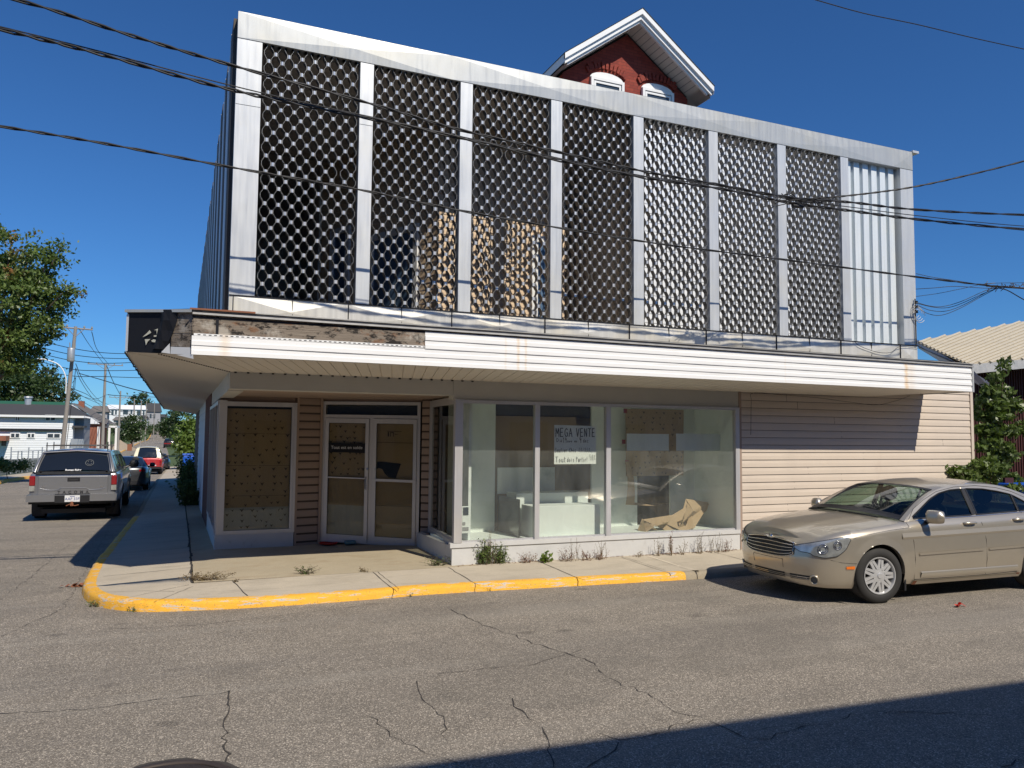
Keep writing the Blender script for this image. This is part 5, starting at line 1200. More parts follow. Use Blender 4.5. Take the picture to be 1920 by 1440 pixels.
# dark car ahead of the red pickup and black SUV driving away
c2 = empty('parked_car', (-1.55, 57.5, hz(55)), R(-90), 'dark car mostly hidden in front of the red pickup', 'car'); make_car(dict(CP, paint='blackp'), c2)
sv = empty('sport_utility_vehicle', (-1.9, 154, hz(150)), R(-90), 'black SUV seen from behind near the foot of the hill road', 'SUV')
SV = dict(PK); SV.update(top=([0, .4, 1.3, 1.6, 5.6], [.98, 1.06, 1.14, 1.16, 1.19]), paint='blackp', L=4.8, wheels=(.9, 3.8), rt=4.45, rb1=4.76, plan=[(.0, 0), (.03, .4), (.14, .72), (.38, .88), (.8, .94), (3, .95), (4.3, .94), (4.68, .90), (4.78, .5), (4.8, 0)],
    roof=([1.35, 1.7, 2.0, 2.5, 3.8, 4.45, 4.6, 4.76], [1.15, 1.4, 1.62, 1.70, 1.70, 1.64, 1.4, 1.18]), wb0=1.35, wt=2.0, windows=[(1.7, 4.3, ([1.7, 2.1, 4.3], [1.35, 1.58, 1.58]), ([1.7, 4.3], [1.22, 1.22]), 'cdark')], seats=None, rcrown=.05)
make_car(SV, sv); m = MB(); m.box(4.76, 4.80, -.9, .9, .75, .95); m.build('tail_light', M['redlens'], sv)

# ================================================================== SHOP WINDOW CONTENTS
def thing(mb, name, mats, label, cat, group=None, **k):
    o = mb.build(name, mats, None, **k); tag(o, label, cat, group); return o
def at(px, py, y): return PY(px, py, y)
I3 = lambda p: tuple(p)
# hand written poster taped inside the pane
PX0, PX1, PZ0, PZ1 = 5.13, 5.84, 1.535, 2.11
m = MB(); m.grid([[(x, .03+.004*math.sin(x*9), PZ0+(PZ1-PZ0)*t+(.012*(PX1-x) if t == 1 else 0)) for t in np.linspace(0, 1, 4)] for x in np.linspace(PX0, PX1, 8)])
po = thing(m, 'poster', M['paper'], 'white hand-lettered sale poster reading MEGA VENTE, taped inside the middle pane', 'poster')
m = MB(); TP = lambda p: (p[0], .022+p[1], p[2])
strokes(m, 'MEGA', PX0+.02, PZ1-.165, .066, .125, TP, .0055); strokes(m, 'VENTE', PX0+.365, PZ1-.16, .060, .12, TP, .0055)
strokes(m, 'Du', PX0+.03, PZ1-.245, .05, .055, TP, .003); strokes(m, '19', PX0+.14, PZ1-.255, .036, .075, TP, .0035); strokes(m, 'nov', PX0+.215, PZ1-.25, .03, .04, TP, .003); strokes(m, 'au', PX0+.33, PZ1-.248, .028, .035, TP, .003); strokes(m, '9', PX0+.415, PZ1-.255, .05, .08, TP, .0035); strokes(m, "dec", PX0+.48, PZ1-.25, .036, .055, TP, .003)
strokes(m, 'Soulier Chic', PX0+.01, PZ1-.395, .031, .06, TP, .003)
strokes(m, 'Tout', PX0+.02, PZ0+.03, .046, .08, TP, .0028); strokes(m, 'dois', PX0+.21, PZ0+.035, .034, .065, TP, .0026); strokes(m, 'Partir!', PX0+.365, PZ0+.035, .03, .07, TP, .0026)
m.build('lettering', M['ink'], po)
m = MB(); strokes(m, '$$/$$$', PX0+.40, PZ1-.39, .036, .06, TP, .0022, slant=.2); strokes(m, '50%', PX0+.60, PZ0+.06, .04, .08, TP, .0024, slant=-.4); m.build('faded_lettering', M['inkfaint'], po)
# 'Tout est en solde' strip on the left door
m = MB(); u1_ = DL/2-.085; m.box(.10, u1_, -.03, -.026, 1.655, 1.805, TD); sg_ = thing(m, 'door_sign', M['tar'], 'dark strip reading Tout est en solde across the left door glass', 'sign')
q0 = np.array(TD(((.10+u1_)/2, -.033, 1.735))); text_mesh('Tout est en solde', .072, M['plate'], 'lettering', sg_, basis(q0, (dv[0], dv[1], 0), (0, 0, 1)), .001)
# papers
for (a, b, lab) in (((1175, 813), (1254, 845), 'blank pale blue sheet hanging before the kraft paper, left of the two sheets'), ((1267, 813), (1350, 845), 'blank pale blue sheet in the right pane, right of the two sheets')):
    p = at(*a, .5); q = at(*b, .5); m = MB(); m.grid([[(x, .5+.01*math.sin(x*8), z) for z in (q[2], (p[2]+q[2])/2, p[2])] for x in np.linspace(p[0], q[0], 6)]); thing(m, 'paper_sheet', M['bluepaper'], lab, 'paper sheet', 'blank sheets in the display window')
TI = lambda p: (p[0], 1.16+p[1], p[2])
k0_, k1_ = at(1173, 766, 1.1), at(1282, 860, 1.1)
o = birdsheet('kraft_sheet', lambda p: (p[0], 1.1+p[1], p[2]), k0_[0], k1_[0], 1.28, k0_[2], 0, True, None, dens=.8); tag(o, 'tall kraft paper sheet printed with dark birds behind the right pane', 'paper sheet')
m = MB(); a, b = at(1172, 866, 1.05), at(1215, 945, 1.05); m.grid([[(a[0]+.10*t+.05*math.sin(3*s), 1.05-.12*t*s, a[2]+(b[2]-a[2])*s) for t in (0, .4, 1)] for s in np.linspace(0, 1, 6)]+[[(a[0]+.1+.35*t, 1.0-.2*t, b[2]+.05-.06*t) for t in (0, .4, 1)]]); thing(m, 'torn_paper', M['kraft'], 'torn kraft strip curling off beneath the bird-printed sheet', 'torn paper')
for k, (px_, py_) in enumerate(((1171, 770), (1168, 828), (1174, 866))):
    p = at(px_, py_, 1.08); m = MB(); m.box(p[0]-.03, p[0]+.04, 1.06, 1.064, p[2]-.04, p[2]+.035); thing(m, 'red_tape', M['redlens'], ('top', 'middle', 'lowest')[k]+' piece of red tape on the left edge of the bird-printed kraft sheet', 'tape', 'red tape pieces')
# dark opening behind, crumpled paper heap
m = MB(); 
pts = [(1193, 1000, .55), (1204, 972, .6), (1212, 980, .55), (1240, 976, .6), (1270, 970, .7), (1281, 960, .75), (1286, 935, .8), (1330, 942, .85), (1326, 955, .8), (1310, 975, .7), (1297, 1000, .6), (1262, 1002, .45), (1240, 999, .5), (1222, 1000, .6), (1216, 992, .5), (1208, 990, .45), (1206, 1003, .4)]
P3 = [at(a, b, y) for a, b, y in pts]; cc = [at(1225, 988, .35), at(1250, 985, .75), at(1280, 980, .35), at(1300, 958, .5)]
for i in range(len(P3)):
    a, b = P3[i], P3[(i+1) % len(P3)]; mid = (a+b)/2; k = min(range(4), key=lambda j: abs(cc[j][0]-mid[0])); m.tri(a, b, cc[k])
for j in range(3): m.tri(cc[j], cc[j+1], (cc[j]+cc[j+1])/2+np.array([0, -.25, .10])); 
m.tri(cc[2], cc[3], at(1290, 940, .75)); m.tri(at(1286, 935, .8), at(1302, 990, .35), at(1268, 1000, .4)); m.tri(at(1286, 935, .8), at(1302, 990, .35), at(1330, 945, .8))
for (a, b, c_) in (((1240, 978, .5), (1290, 1001, .32), (1286, 950, .6)), ((1204, 974, .5), (1262, 1001, .4), (1282, 962, .6)), ((1196, 1001, .5), (1206, 973, .45), (1212, 1002, .35))): m.tri(at(*a), at(*b), at(*c_))
thing(m, 'crumpled_paper', M['kraft'], 'crumpled kraft paper heap on the display floor behind the right pane', 'paper')
# white plinths
def plinth(x0, x1, y0, y1, z0, z1, lab):
    m = MB(); m.box(x0, x1, y0, y1, z0, z1); o = thing(m, 'display_plinth', M['dwhite'], lab, 'plinth', 'white display plinths'); bevel(o, .006)
    return o
plinth(4.82, 6.08, .72, 1.12, .435, 1.06, 'taller white painted plinth at the back of the display')
plinth(4.88, 6.02, .22, .66, .435, .90, 'lower white painted plinth standing in front of the taller one')
m = MB(); m.box(4.70, 5.72, 1.205, 1.215, 1.02, 1.44); thing(m, 'white_board', M['dwhite'], 'pale board standing upright behind the two plinths', 'board')
m = MB(); m.box(4.7, 4.72, .35, 1.18, .435, 1.0); thing(m, 'glass_panel', M['cdark'], 'dark panel leaning at the left end of the white plinths', 'panel')
p = at(878, 950, .30)
e = empty('electric_meter', (3.72, .12, .56), 0, 'white electrical box with dark gauges beside the left window post', 'electrical box')
m = MB(); m.box(0, .11, 0, .06, 0, .38); bevel(m.build('box', M['dwhite'], e), .008); m = MB(); m.box(.015, .095, -.008, 0, .26, .37); m.build('gauge', M['winglass'], e); m = MB(); m.box(.01, .10, -.008, 0, .04, .09); m.box(.01, .05, -.008, 0, .12, .16); m.build('switch', M['fence'], e)
# bowls by the door
m = MB(); a = np.array(TD((.13, -.14, .215))); m.lathe([(.0001, .0), (.13, .0), (.15, .02), (.14, .022), (.12, .006), (.0001, .006)], (a[0]+.04, a[1], .20), 'z', 24); thing(m, 'red_dish', M['redpl'], 'flat red dish on the slab before the left door', 'dish')
m = MB(); m.box(a[0]+.28, a[0]+.45, a[1]-.16, a[1]-.06, .195, .25); bevel(thing(m, 'blue_tub', M['paleblue'], 'small pale blue tub beside the red dish', 'tub'), .012)
# ================================================================== GABLE HOUSE BEHIND
gh = empty('brick_house', (10.05, 6, 7.2), 0, 'red brick gable with white trim and two arched windows rising above the screen', 'house'); fix_list = [gh]
AX, AZ, HW, SL = 10.06, 12.42, 2.12, .735
m = MB(); hw2 = 1.82; za = 12.10
m.poly([(AX-hw2, 6, 7.2), (AX+hw2, 6, 7.2), (AX+hw2, 6, za-hw2*SL), (AX, 6, za), (AX-hw2, 6, za-hw2*SL)]); m.box(AX-hw2, AX+hw2, 6.004, 16, 7.2, za-hw2*SL-.02)
gw = m.build('wall', M['brick'], gh)
m = MB()
for s in (-1, 1):
    f = lambda u, w, y: (AX+s*u, y, AZ-u*SL-w)
    for (y0, y1, w0, w1, u1) in ((5.28, 5.34, -.0, .13, HW), (5.34, 5.40, .05, .24, HW-.03), (5.40, 5.46, .20, .30, HW-.12)):
        a = [f(0, w0, y0), f(u1, w0, y0), f(u1, w1, y0), f(0, w1, y0)]; b = [f(0, w0, y1), f(u1, w0, y1), f(u1, w1, y1), f(0, w1, y1)]; m.quad(*a); m.quad(*b)
        for i in range(4): m.quad(a[i], b[i], b[(i+1) % 4], a[(i+1) % 4])
    m.quad(f(HW, 0, 5.28), f(HW, 0, 16), f(HW, .2, 16), f(HW, .2, 5.28))
m.build('rake_trim', M['trim'], gh)
m = MB()
for s in (-1, 1):
    f = lambda u, w, y: (AX+s*u, y, AZ-u*SL-w); N = 16
    for k in range(N):
        u0, u1 = HW*k/N, HW*(k+1)/N-.012
        m.quad(f(u0, .25, 5.42), f(u1, .25, 5.42), f(u1, .25, 6.02), f(u0, .25, 6.02))
    m.quad(f(HW-.3, .25, 5.42), f(HW, .25, 5.42), f(HW, .25, 16), f(HW-.3, .25, 16))
m.build('rake_soffit', M['soffit'], gh)
m = MB()
for s in (-1, 1): f = lambda u, w, y: (AX+s*u, y, AZ-u*SL-w); m.quad(f(0, -.02, 5.26), f(HW+.02, -.02, 5.26), f(HW+.02, -.02, 16), f(0, -.02, 16)); 
m.build('roof', M['fence'], gh)
for (cx, zt_) in ((9.45, 10.96), (10.93, 10.96)):
    m = MB(); w = .47
    arch = [(cx-w, 9.2), (cx+w, 9.2), (cx+w, zt_-.16)]+[(cx+w*math.cos(a), zt_-.16+.17*math.sin(a)) for a in np.linspace(.15, math.pi-.15, 9)]+[(cx-w, zt_-.16)]
    m.prism(arch, lambda p, s: (p[0], 5.96-.0+s*.03, p[1])); o = m.build('window', M['trim'], gh)
    m = MB(); fr(m, cx-w, cx+w, 9.2, zt_-.17, .07, 5.90, 5.958); fr(m, cx-w+.09, cx+w-.09, 9.2, zt_-.26, .05, 5.92, 5.955); m.build('sash', M['trim'], o)
    m = MB(); m.box(cx-w+.14, cx+w-.14, 5.945, 5.955, 9.2, zt_-.31); m.build('pane', M['winglass'], o)
    m = MB()
    for k in range(13):
        a = math.pi*(.12+.76*k/12); c_, s_ = math.cos(a), math.sin(a); tx, tz = -s_, c_; r0, r1 = 1.0, 1.0
        b0 = np.array([cx+(w+.05)*c_*1.02, 5.945-.012*(k % 2), zt_-.14+.24*s_]); d_ = np.array([c_*.55, 0, .85]); d_ /= np.linalg.norm(d_); l_ = .15+.035*(k % 2); t_ = np.array([d_[2], 0, -d_[0]])*.036
        P = [b0-t_, b0+t_, b0+t_+d_*l_, b0-t_+d_*l_]; Q = [p+np.array([0, .08, 0]) for p in P]; m.quad(*P)
        for i in range(4): m.quad(P[i], Q[i], Q[(i+1) % 4], P[(i+1) % 4])
    m.build('brick_arch', M['brick'], o)
# ================================================================== METAL ROOF BUILDING AT THE RIGHT
mb_ = empty('barn_building', (22, 5, 0), 0, 'dark red clad building with ribbed beige metal roof, right of the shop', 'building'); fix_list.append(mb_)
A_, B_, C_, D_, E_ = PD(1716, 640, 23.5), PD(2040, 586, 31), PD(2040, 662, 25), PD(1815, 684, 20.5), PD(1850, 720, 19.8)
m = MB(); N = 56
for k in range(N):
    t0, t1, t2 = k/N, (k+.75)/N, (k+1)/N
    # ribs run from the left edge (A..D) to upper right
    L0 = D_+(A_-D_)*t0 if True else 0
m = MB(); nrm = np.cross(B_-A_, D_-A_); nrm = nrm/np.linalg.norm(nrm); nrm = nrm if nrm[2] > 0 else -nrm
def onroof(px, py): d = ray(px, py); return CAM+d*(((A_-CAM)@nrm)/(d@nrm))
PT = [(1716, 640), (2040, 580), (2040, 662), (1815, 684)]; C_ = onroof(2040, 662)
m.poly([onroof(*q) for q in PT]); m.poly([onroof(*q)-nrm*.12 for q in PT]); 
for c0_ in range(640, 860, 6):
    ln = lambda x: c0_-.40*(x-1716); hit = []
    for (p, q) in zip(PT, PT[1:]+PT[:1]):
        f0, f1 = p[1]-ln(p[0]), q[1]-ln(q[0])
        if f0*f1 < 0: t = f0/(f0-f1); hit.append((p[0]+(q[0]-p[0])*t, p[1]+(q[1]-p[1])*t))
    if len(hit) == 2 and abs(hit[0][0]-hit[1][0]) > 6:
        a, b = onroof(*hit[0])+nrm*.01, onroof(*hit[1])+nrm*.01; m.tube([a, b], .045, 4)
m.build('roof', M['roofmetal'], mb_)
m = MB()
for a, b, w, dz in ((A_, E_, .16, -.02),):
    for t0, t1 in ((0, 1),): 
        m.quad(a+np.array([0, -.1, .03]), b+np.array([0, -.1, .03]), b+np.array([0, -.1, -.22]), a+np.array([0, -.1, -.22])); m.quad(a+np.array([0, -.1, .03]), b+np.array([0, -.1, .03]), b+np.array([.1, .2, .03]), a+np.array([.1, .2, .03]))
m.build('rake_trim', M['trim'], mb_)
m = MB(); m.quad(D_, C_, C_+np.array([0, 0, -.25]), D_+np.array([0, 0, -.25])); m.quad(E_+np.array([0, 0, -.2]), D_+np.array([0, 0, -.2]), D_, E_); m.build('fascia', M['flash'], mb_)
m = MB(); Dw, Cw = D_+np.array([-1.5, .9, -.2]), C_+np.array([0, .9, -.2]); Dw[2] = D_[2]-.2; Cw[2] = C_[2]-.2
k_ = 60
for i in range(k_):
    a = Dw+(Cw-Dw)*i/k_; b = Dw+(Cw-Dw)*(i+.8)/k_; o_ = np.array([0, -.03, 0]); m.quad((a[0], a[1], -.2), (b[0], b[1], -.2), b, a); c2_ = Dw+(Cw-Dw)*(i+1)/k_; m.quad((b[0], b[1]-.03, -.2), (c2_[0], c2_[1]-.03, -.2), c2_+o_, b+o_); m.quad((b[0], b[1], -.2), (b[0], b[1]-.03, -.2), b+o_, b)
m.build('wall', M['darkred'], mb_)
m = MB(); m.grid([[(14.1, 6.5, z), (17, 7.5, z)] for z in (0, 4.6)]); m.build('wall', M['uppersid'], mb_)

# ================================================================== BUILDING ACROSS THE STREET (casts the shade in the foreground)
ab = empty('building_across_street', (10, -13.6, 0), 0, 'plain building across the street, behind the viewer, shading the foreground road', 'building'); fix_list.append(ab)
m = MB(); ang = -.055; yb0 = -12.76
TA = lambda p: (p[0], yb0+ang*(p[0]-1.1)-p[1], p[2])
m.box(-45, 40, 0, 9, 0, 7.4, TA); m.build('wall', M['fargrey'], ab)
m = MB()
for x in range(-42, 36, 4):
    m.box(x, x+1.4, -.05, -.01, .9, 2.4, TA); m.box(x, x+1.2, -.05, -.01, 4.1, 5.8, TA)
m.build('window', M['winglass'], ab)

# ================================================================== UTILITY CABLES
def cable(name, pts, r, label, cat='cable', group=None, twist=0):
    P = curve(pts, 8); m = MB()
    if twist:
        for ph in (0, math.pi):
            m.tube([p+np.array([0, twist*math.cos(i*1.3+ph), twist*math.sin(i*1.3+ph)]) for i, p in enumerate(P)], r, 5)
    else: m.tube(P, r, 5)
    return thing(m, name, M['cable'], label, cat, group, smooth=True)
def cp_(L_, y): 
    ys_ = y if isinstance(y, (list, tuple)) else [y, y]
    return [at(px, py, ys_[0]+(ys_[1]-ys_[0])*i/(len(L_)-1)) for i, (px, py) in enumerate(L_)]
g_w = 'overhead cables crossing the facade'
cable('overhead_cable', cp_([(-260, -50), (22, -2), (250, 68), (440, 124), (700, 196), (860, 243), (1050, 286), (1200, 320), (1340, 345), (1480, 370), (1600, 380), (1716, 393), (1920, 403), (2200, 410)], -1.9), .011, 'uppermost twisted cable crossing in front of the aluminium screen', 'cable', g_w, .012)
cable('overhead_cable', cp_([(-260, -5), (0, 55), (190, 102), (400, 160), (560, 196), (760, 236), (1000, 290), (1190, 330), (1350, 354), (1480, 380), (1600, 396), (1716, 411), (1920, 430), (2200, 448)], -1.75), .012, 'thick doubled cable crossing the screen in the middle of the three', 'cable', g_w, .014)
cable('overhead_cable', cp_([(-260, -10), (0, 50), (190, 97), (400, 152), (560, 190), (760, 233), (1000, 286), (1190, 327), (1350, 349), (1480, 374), (1600, 389), (1716, 404), (1920, 424), (2200, 440)], -1.72), .007, 'thin cable running just above the thick doubled one', 'cable', g_w)
cable('overhead_cable', cp_([(-260, 198), (0, 237), (200, 270), (435, 314), (680, 357), (880, 398), (1200, 452), (1440, 483), (1716, 519), (1850, 535), (1920, 541), (2100, 560)], [-1.0, -.45]), .010, 'lowest twisted cable crossing the screen from left to right', 'cable', g_w, .010)
cable('service_drop', cp_([(1480, 376), (1530, 372), (1580, 368), (1650, 360), (1716, 350), (1800, 332), (1920, 302), (2050, 262)], [-1.75, -3.0]), .010, 'cable branching up and right from the tangled splice', 'cable', g_w, .006)
cable('overhead_cable', cp_([(1450, -22), (1530, 0), (1620, 25), (1720, 46), (1820, 70), (1920, 92), (2050, 120)], -4), .006, 'single thin cable in the sky at the top right corner', 'cable')
m = MB(); rr_ = np.random.default_rng(3)
for k in range(6):
    P = [at(1455+i*22+rr_.normal(0, 5), 378+rr_.normal(0, 6)-4*math.sin(i), -1.75+rr_.normal(0, .03)) for i in range(5)]; m.tube(curve(P, 5), .007, 5)
m.tube([at(1486, 386, -1.76), at(1505, 388, -1.76)], .03, 8); thing(m, 'cable_splice', M['cable'], 'tangled black cable splice where the cables meet near the seventh bay', 'cable splice')
gs = 'service wires at the right corner of the screen'
labs = ['lowest sagging service wire at the screen corner', 'second lowest sagging service wire at the screen corner', 'middle sagging service wire at the screen corner', 'upper sagging service wire at the screen corner', 'short taut service wire above the sagging ones', 'highest service wire behind the screen corner']
for k, L_ in enumerate(([(1719, 576), (1740, 588), (1765, 591), (1800, 578), (1840, 556), (1868, 541)], [(1719, 572), (1745, 582), (1775, 583), (1810, 570), (1850, 548), (1872, 540)], [(1719, 569), (1750, 576), (1775, 577), (1800, 570), (1840, 552), (1870, 540)], [(1719, 567), (1740, 573), (1765, 575), (1800, 566), (1845, 546), (1872, 538)], [(1717, 542), (1750, 540), (1790, 537), (1840, 540), (1872, 541)], [(1717, 513), (1750, 520), (1790, 526), (1840, 534), (1872, 538)])):
    cable('service_wire', cp_(L_, [.1 if k < 4 else .2, -.5]), .006, labs[k], 'wire', gs)
cable('service_wire', cp_([(1717, 556), (1760, 550), (1800, 542), (1850, 532), (1920, 530)], [.3, -.5]), .005, 'service wire crossing upward behind the sagging bundle', 'wire', gs)
cable('service_wire', cp_([(1872, 540), (1890, 545), (1920, 562), (1990, 600)], -.5), .010, 'dropping wire leaving the bundle to the lower right', 'wire', gs)
m = MB()
for k in range(34):
    t = k/33; p = at(1848+t*110, 534+t*6+rr_.normal(0, 1), -.5); m.tube([p+rr_.normal(0, .03, 3), p+rr_.normal(0, .05, 3), p+rr_.normal(0, .03, 3)], .006, 4)
m.tube([at(1850, 536, -.5), at(1960, 543, -.5)], .018, 6); thing(m, 'vine_tangle', M['dry'], 'dead vine tangle wrapped around the service wires at far right', 'vine')
e = empty('service_bracket', tuple(at(1716, 575, -.03)), 0, 'insulator bracket holding service wires on the right post of the screen', 'bracket')
p0 = at(1716, 575, -.03); m = MB(); m.tube([(0, 0, .15), (0, 0, -.75)], .012, 6)
for k in range(3): m.lathe([(.0001, -.03), (.03, -.02), (.02, 0), (.03, .02), (.0001, .03)], (.0, -.03, .08-.09*k), 'z', 10)
m.build('conduit', M['cable'], e)
m = MB()
for k in range(4): m.tube([(.09*math.cos(a)*(1+.2*k)+.03*k, -.02, -.08+.13*math.sin(a)-.03*k) for a in np.linspace(0, 2*math.pi*.9, 14)], .005, 4)
m.build('loose_wire', M['cable'], e)
# thin wire hanging under the canopy on the siding
cable('loose_wire', [(8.75, -.02, 2.0), (8.76, -.03, 2.55), (8.80, -.03, 2.70), (9.4, -.03, 2.69), (10.2, -.03, 2.66), (11.0, -.03, 2.60), (11.6, -.03, 2.57), (12.1, -.03, 2.66), (12.45, -.03, 2.76)], .003, 'thin pale wire sagging below the soffit across the siding', 'wire')
bpy.data.objects['loose_wire'].data.materials[0] = M['soffit']
cable('loose_wire', [(11.1, -.03, 3.70), (11.2, -.05, 3.62), (11.6, -.06, 3.53), (11.95, -.06, 3.54), (12.2, -.05, 3.66), (12.7, -.03, 3.66)], .005, 'black wire looping below the corrugated bay of the screen', 'wire')
for e in fix_list: fixpar(e)

# ================================================================== VEGETATION
def leaves_mesh(C, size, nrm=None, rg=rng, asp=.55, droop=0.3):
    """C: (n,3) leaf centres -> one folded quad per leaf"""
    n = len(C); d = rg.normal(0, 1, (n, 3)); d[:, 2] -= droop; d /= np.linalg.norm(d, axis=1)[:, None]
    e = rg.normal(0, 1, (n, 3)); e -= (e*d).sum(1)[:, None]*d; e /= np.linalg.norm(e, axis=1)[:, None]
    s = size*rg.uniform(.6, 1.3, n)[:, None]; a = C-d*s*.5; b = C+d*s*.5; w = e*s*asp*.5
    V = np.stack([a, C+w, b, C-w], 1).reshape(-1, 3); F = [(4*i, 4*i+1, 4*i+2, 4*i+3) for i in range(n)]
    return V, F
def crown_pts(ells, n, rg, clump=.35, hollow=.45):
    w = np.array([e[3]*e[4]*e[5] for e in ells])**.8; w /= w.sum(); out = []
    for e, k in zip(ells, rg.multinomial(n, w)):
        nc = max(5, int(k/45)); u = rg.normal(0, 1, (nc, 3)); u /= np.linalg.norm(u, axis=1)[:, None]; r = rg.uniform(hollow, 1.0, nc)**.6
        cc = np.array(e[:3])+u*r[:, None]*np.array(e[3:6]); idx = rg.integers(0, nc, k)
        out.append(cc[idx]+rg.normal(0, 1, (k, 3))*clump*np.array([1, 1, .6]))
    return np.concatenate(out)
def tree(name, base, ells, n, lsize, lmat, label, cat='tree', clump=.3, trunk=.15, group=None, seed=1, limbs=10, hollow=.45, parts=('trunk', 'crown')):
    rg = np.random.default_rng(seed); e = empty(name, base, 0, label, cat, group); B = np.array(base)
    P = crown_pts(ells, n, rg, clump, hollow); V, F = leaves_mesh(P-B, lsize, rg=rg); me = bpy.data.meshes.new(parts[1]); me.from_pydata(V.tolist(), [], F); me.materials.append(M[lmat]); o = bpy.data.objects.new(parts[1], me); COL.objects.link(o); o.parent = e
    m = MB(); cen = np.array([np.mean([q[0] for q in ells]), np.mean([q[1] for q in ells]), np.mean([q[2] for q in ells])])-B; fork = cen*np.array([.5, .5, .45])
    m.tube(curve([(0, 0, 0), fork*.5+rg.normal(0, trunk*.3, 3), fork, cen*np.array([.9, .9, 1.0])], 4), list(np.linspace(trunk, trunk*.35, 13)), 8)
    for k in range(limbs):
        q = np.array(ells[k % len(ells)]); t = q[:3]-B+rg.normal(0, .35, 3)*q[3:6]; s = fork*(1+.5*rg.random()); m.tube(curve([s, (s+t)/2+rg.normal(0, .1, 3)*q[3], t], 4), list(np.linspace(trunk*.45, trunk*.08, 9)), 6)
    m.build(parts[0], M['bark'], e, smooth=True); return e
def ell(px, py, dep, rx, rz, ry=None):
    p = PD(px, py, dep); return (p[0], p[1], p[2], rx, ry or rx, rz)
# big maple on the left
mp = [ell(20, 520, 33, 1.1, .9), ell(60, 500, 32, .8, .8), ell(105, 480, 32, .45, .5), ell(60, 560, 32, 1.2, .8), ell(115, 545, 32, .6, .35), ell(60, 615, 32, 1.0, .6), ell(105, 590, 33, .5, .4), ell(20, 640, 32, 1.0, .8), ell(-40, 520, 33, 1.4, 1.2), ell(-60, 620, 33, 1.6, 1.3), ell(10, 450, 32, .35, .4), ell(60, 455, 32, .2, .35), ell(105, 458, 32, .18, .3), ell(-30, 430, 33, .8, .7), ell(30, 690, 32, .7, .5), ell(50, 660, 33, .6, .4)]
b = PD(-70, 870, 34); tree('maple_tree', (b[0], b[1], hz(b[1])), [(a,b,c,d*1.22,e*1.22,f*1.2) for a,b,c,d,e,f in mp], 26000, .17, 'leafg', 'large maple with reddening tips at the left edge of the picture', seed=5, clump=.20, trunk=.28, limbs=16, hollow=.2)
mt = [ell(40, 720, 112, 5.0, 3.2), ell(90, 735, 112, 3.5, 2.6), ell(5, 735, 112, 5, 3), ell(70, 700, 112, 2.5, 2.2), ell(110, 752, 112, 1.8, 1.8), ell(-40, 710, 112, 5, 4)]
b = PD(50, 850, 112); tree('deciduous_tree', (b[0], b[1], -1), mt, 9000, .55, 'leafd', 'broad dark green tree behind the white two-storey house', seed=6, clump=.7, trunk=.5)
tl = [ell(247, 798, 140, 2.0, 2.2), ell(236, 808, 140, 1.3, 1.6), ell(258, 806, 140, 1.3, 1.7), ell(247, 818, 140, 1.8, 1.2)]
b = PD(247, 828, 140); tree('roundish_tree', (b[0], b[1], -1), tl, 2600, .45, 'leafd', 'round green tree left of the road at the foot of the hill', seed=8, clump=.5, trunk=.2)
tl = [ell(258, 750, 420, 5, 4), ell(266, 757, 420, 4, 3)]
b = PD(258, 775, 420); tree('hilltop_tree', (b[0], b[1], 5), tl, 900, 1.4, 'leafd', 'small tree on the hilltop above the white row house', seed=9, clump=1.2, trunk=.4)
for k, (E_s, lm, lab, sd, dp) in enumerate((([(335, 790, 1.6, 2.2), (350, 780, 1.4, 2.6), (327, 800, 1.0, 1.3), (340, 820, 1.6, 1.5), (322, 790, .5, .6)], 'leafd', 'dark roadside tree beyond the canopy on the right side of the street', 11, 95), ([(354, 826, .6, 1.0), (358, 806, .5, .9), (350, 840, .5, .5)], 'leafb', 'brighter green bush in front of the dark roadside tree', 12, 58), ([(320, 800, 1.8, 1.8), (312, 808, 1.0, 1.0)], 'leafd', 'distant dark tree leaning over the hill road', 13, 200))):
    L_ = [ell(a, b_, dp, c_, d_) for a, b_, c_, d_ in E_s]; b = PD(E_s[1][0]+6, 855, dp); tree('roadside_tree', (b[0], b[1], hz(b[1])-.1), L_, 3000, .30 if dp < 100 else .7, lm, lab, seed=sd, clump=.28 if dp < 100 else .8, trunk=.14)
for k, (px_, py_, dp, r_) in enumerate(((285, 806, 300, 2.2), (292, 800, 330, 2.0), (300, 785, 470, 3.0), (275, 800, 250, 1.6), (214, 806, 150, 1.3))):
    b = PD(px_, py_+8, dp); labs_ = ['lowest bush on the grassy verge left of the hill road', 'bush halfway up the verge of the hill road', 'bush at the top of the hill road', 'bush under the leaning poles at the foot of the hill', 'bush beside the brick house porch']
    tree('verge_bush', (b[0], b[1], b[2]), [ell(px_, py_, dp, r_, r_*.7)], 500, r_*.25, 'leafd', labs_[k], 'bush', clump=r_*.3, trunk=.08, group='bushes along the hill road', seed=20+k, limbs=3, parts=('stem', 'foliage'))
# box elder by the right corner
be = [ell(1866, 712, 15.61, 0.115, 0.184), ell(1880, 690, 15.84, 0.115, 0.138), ell(1850, 735, 15.61, 0.253, 0.184), ell(1880, 745, 15.84, 0.299, 0.230), ell(1855, 770, 15.50, 0.321, 0.230), ell(1890, 765, 15.61, 0.230, 0.161), ell(1870, 800, 15.50, 0.344, 0.253), ell(1850, 815, 15.39, 0.253, 0.230), ell(1905, 805, 15.61, 0.253, 0.092), ell(1920, 798, 15.61, 0.184, 0.069), ell(1860, 840, 15.27, 0.344, 0.230), ell(1885, 850, 15.39, 0.253, 0.230), ell(1915, 765, 15.73, 0.138, 0.057)]
b = PD(1865, 960, 15.4); tree('box_elder', (b[0], b[1], .1), be, 5200, .115, 'leafs', 'tall leafy sapling growing against the right corner of the shop', seed=31, clump=.065, trunk=.04, limbs=16, hollow=.2)
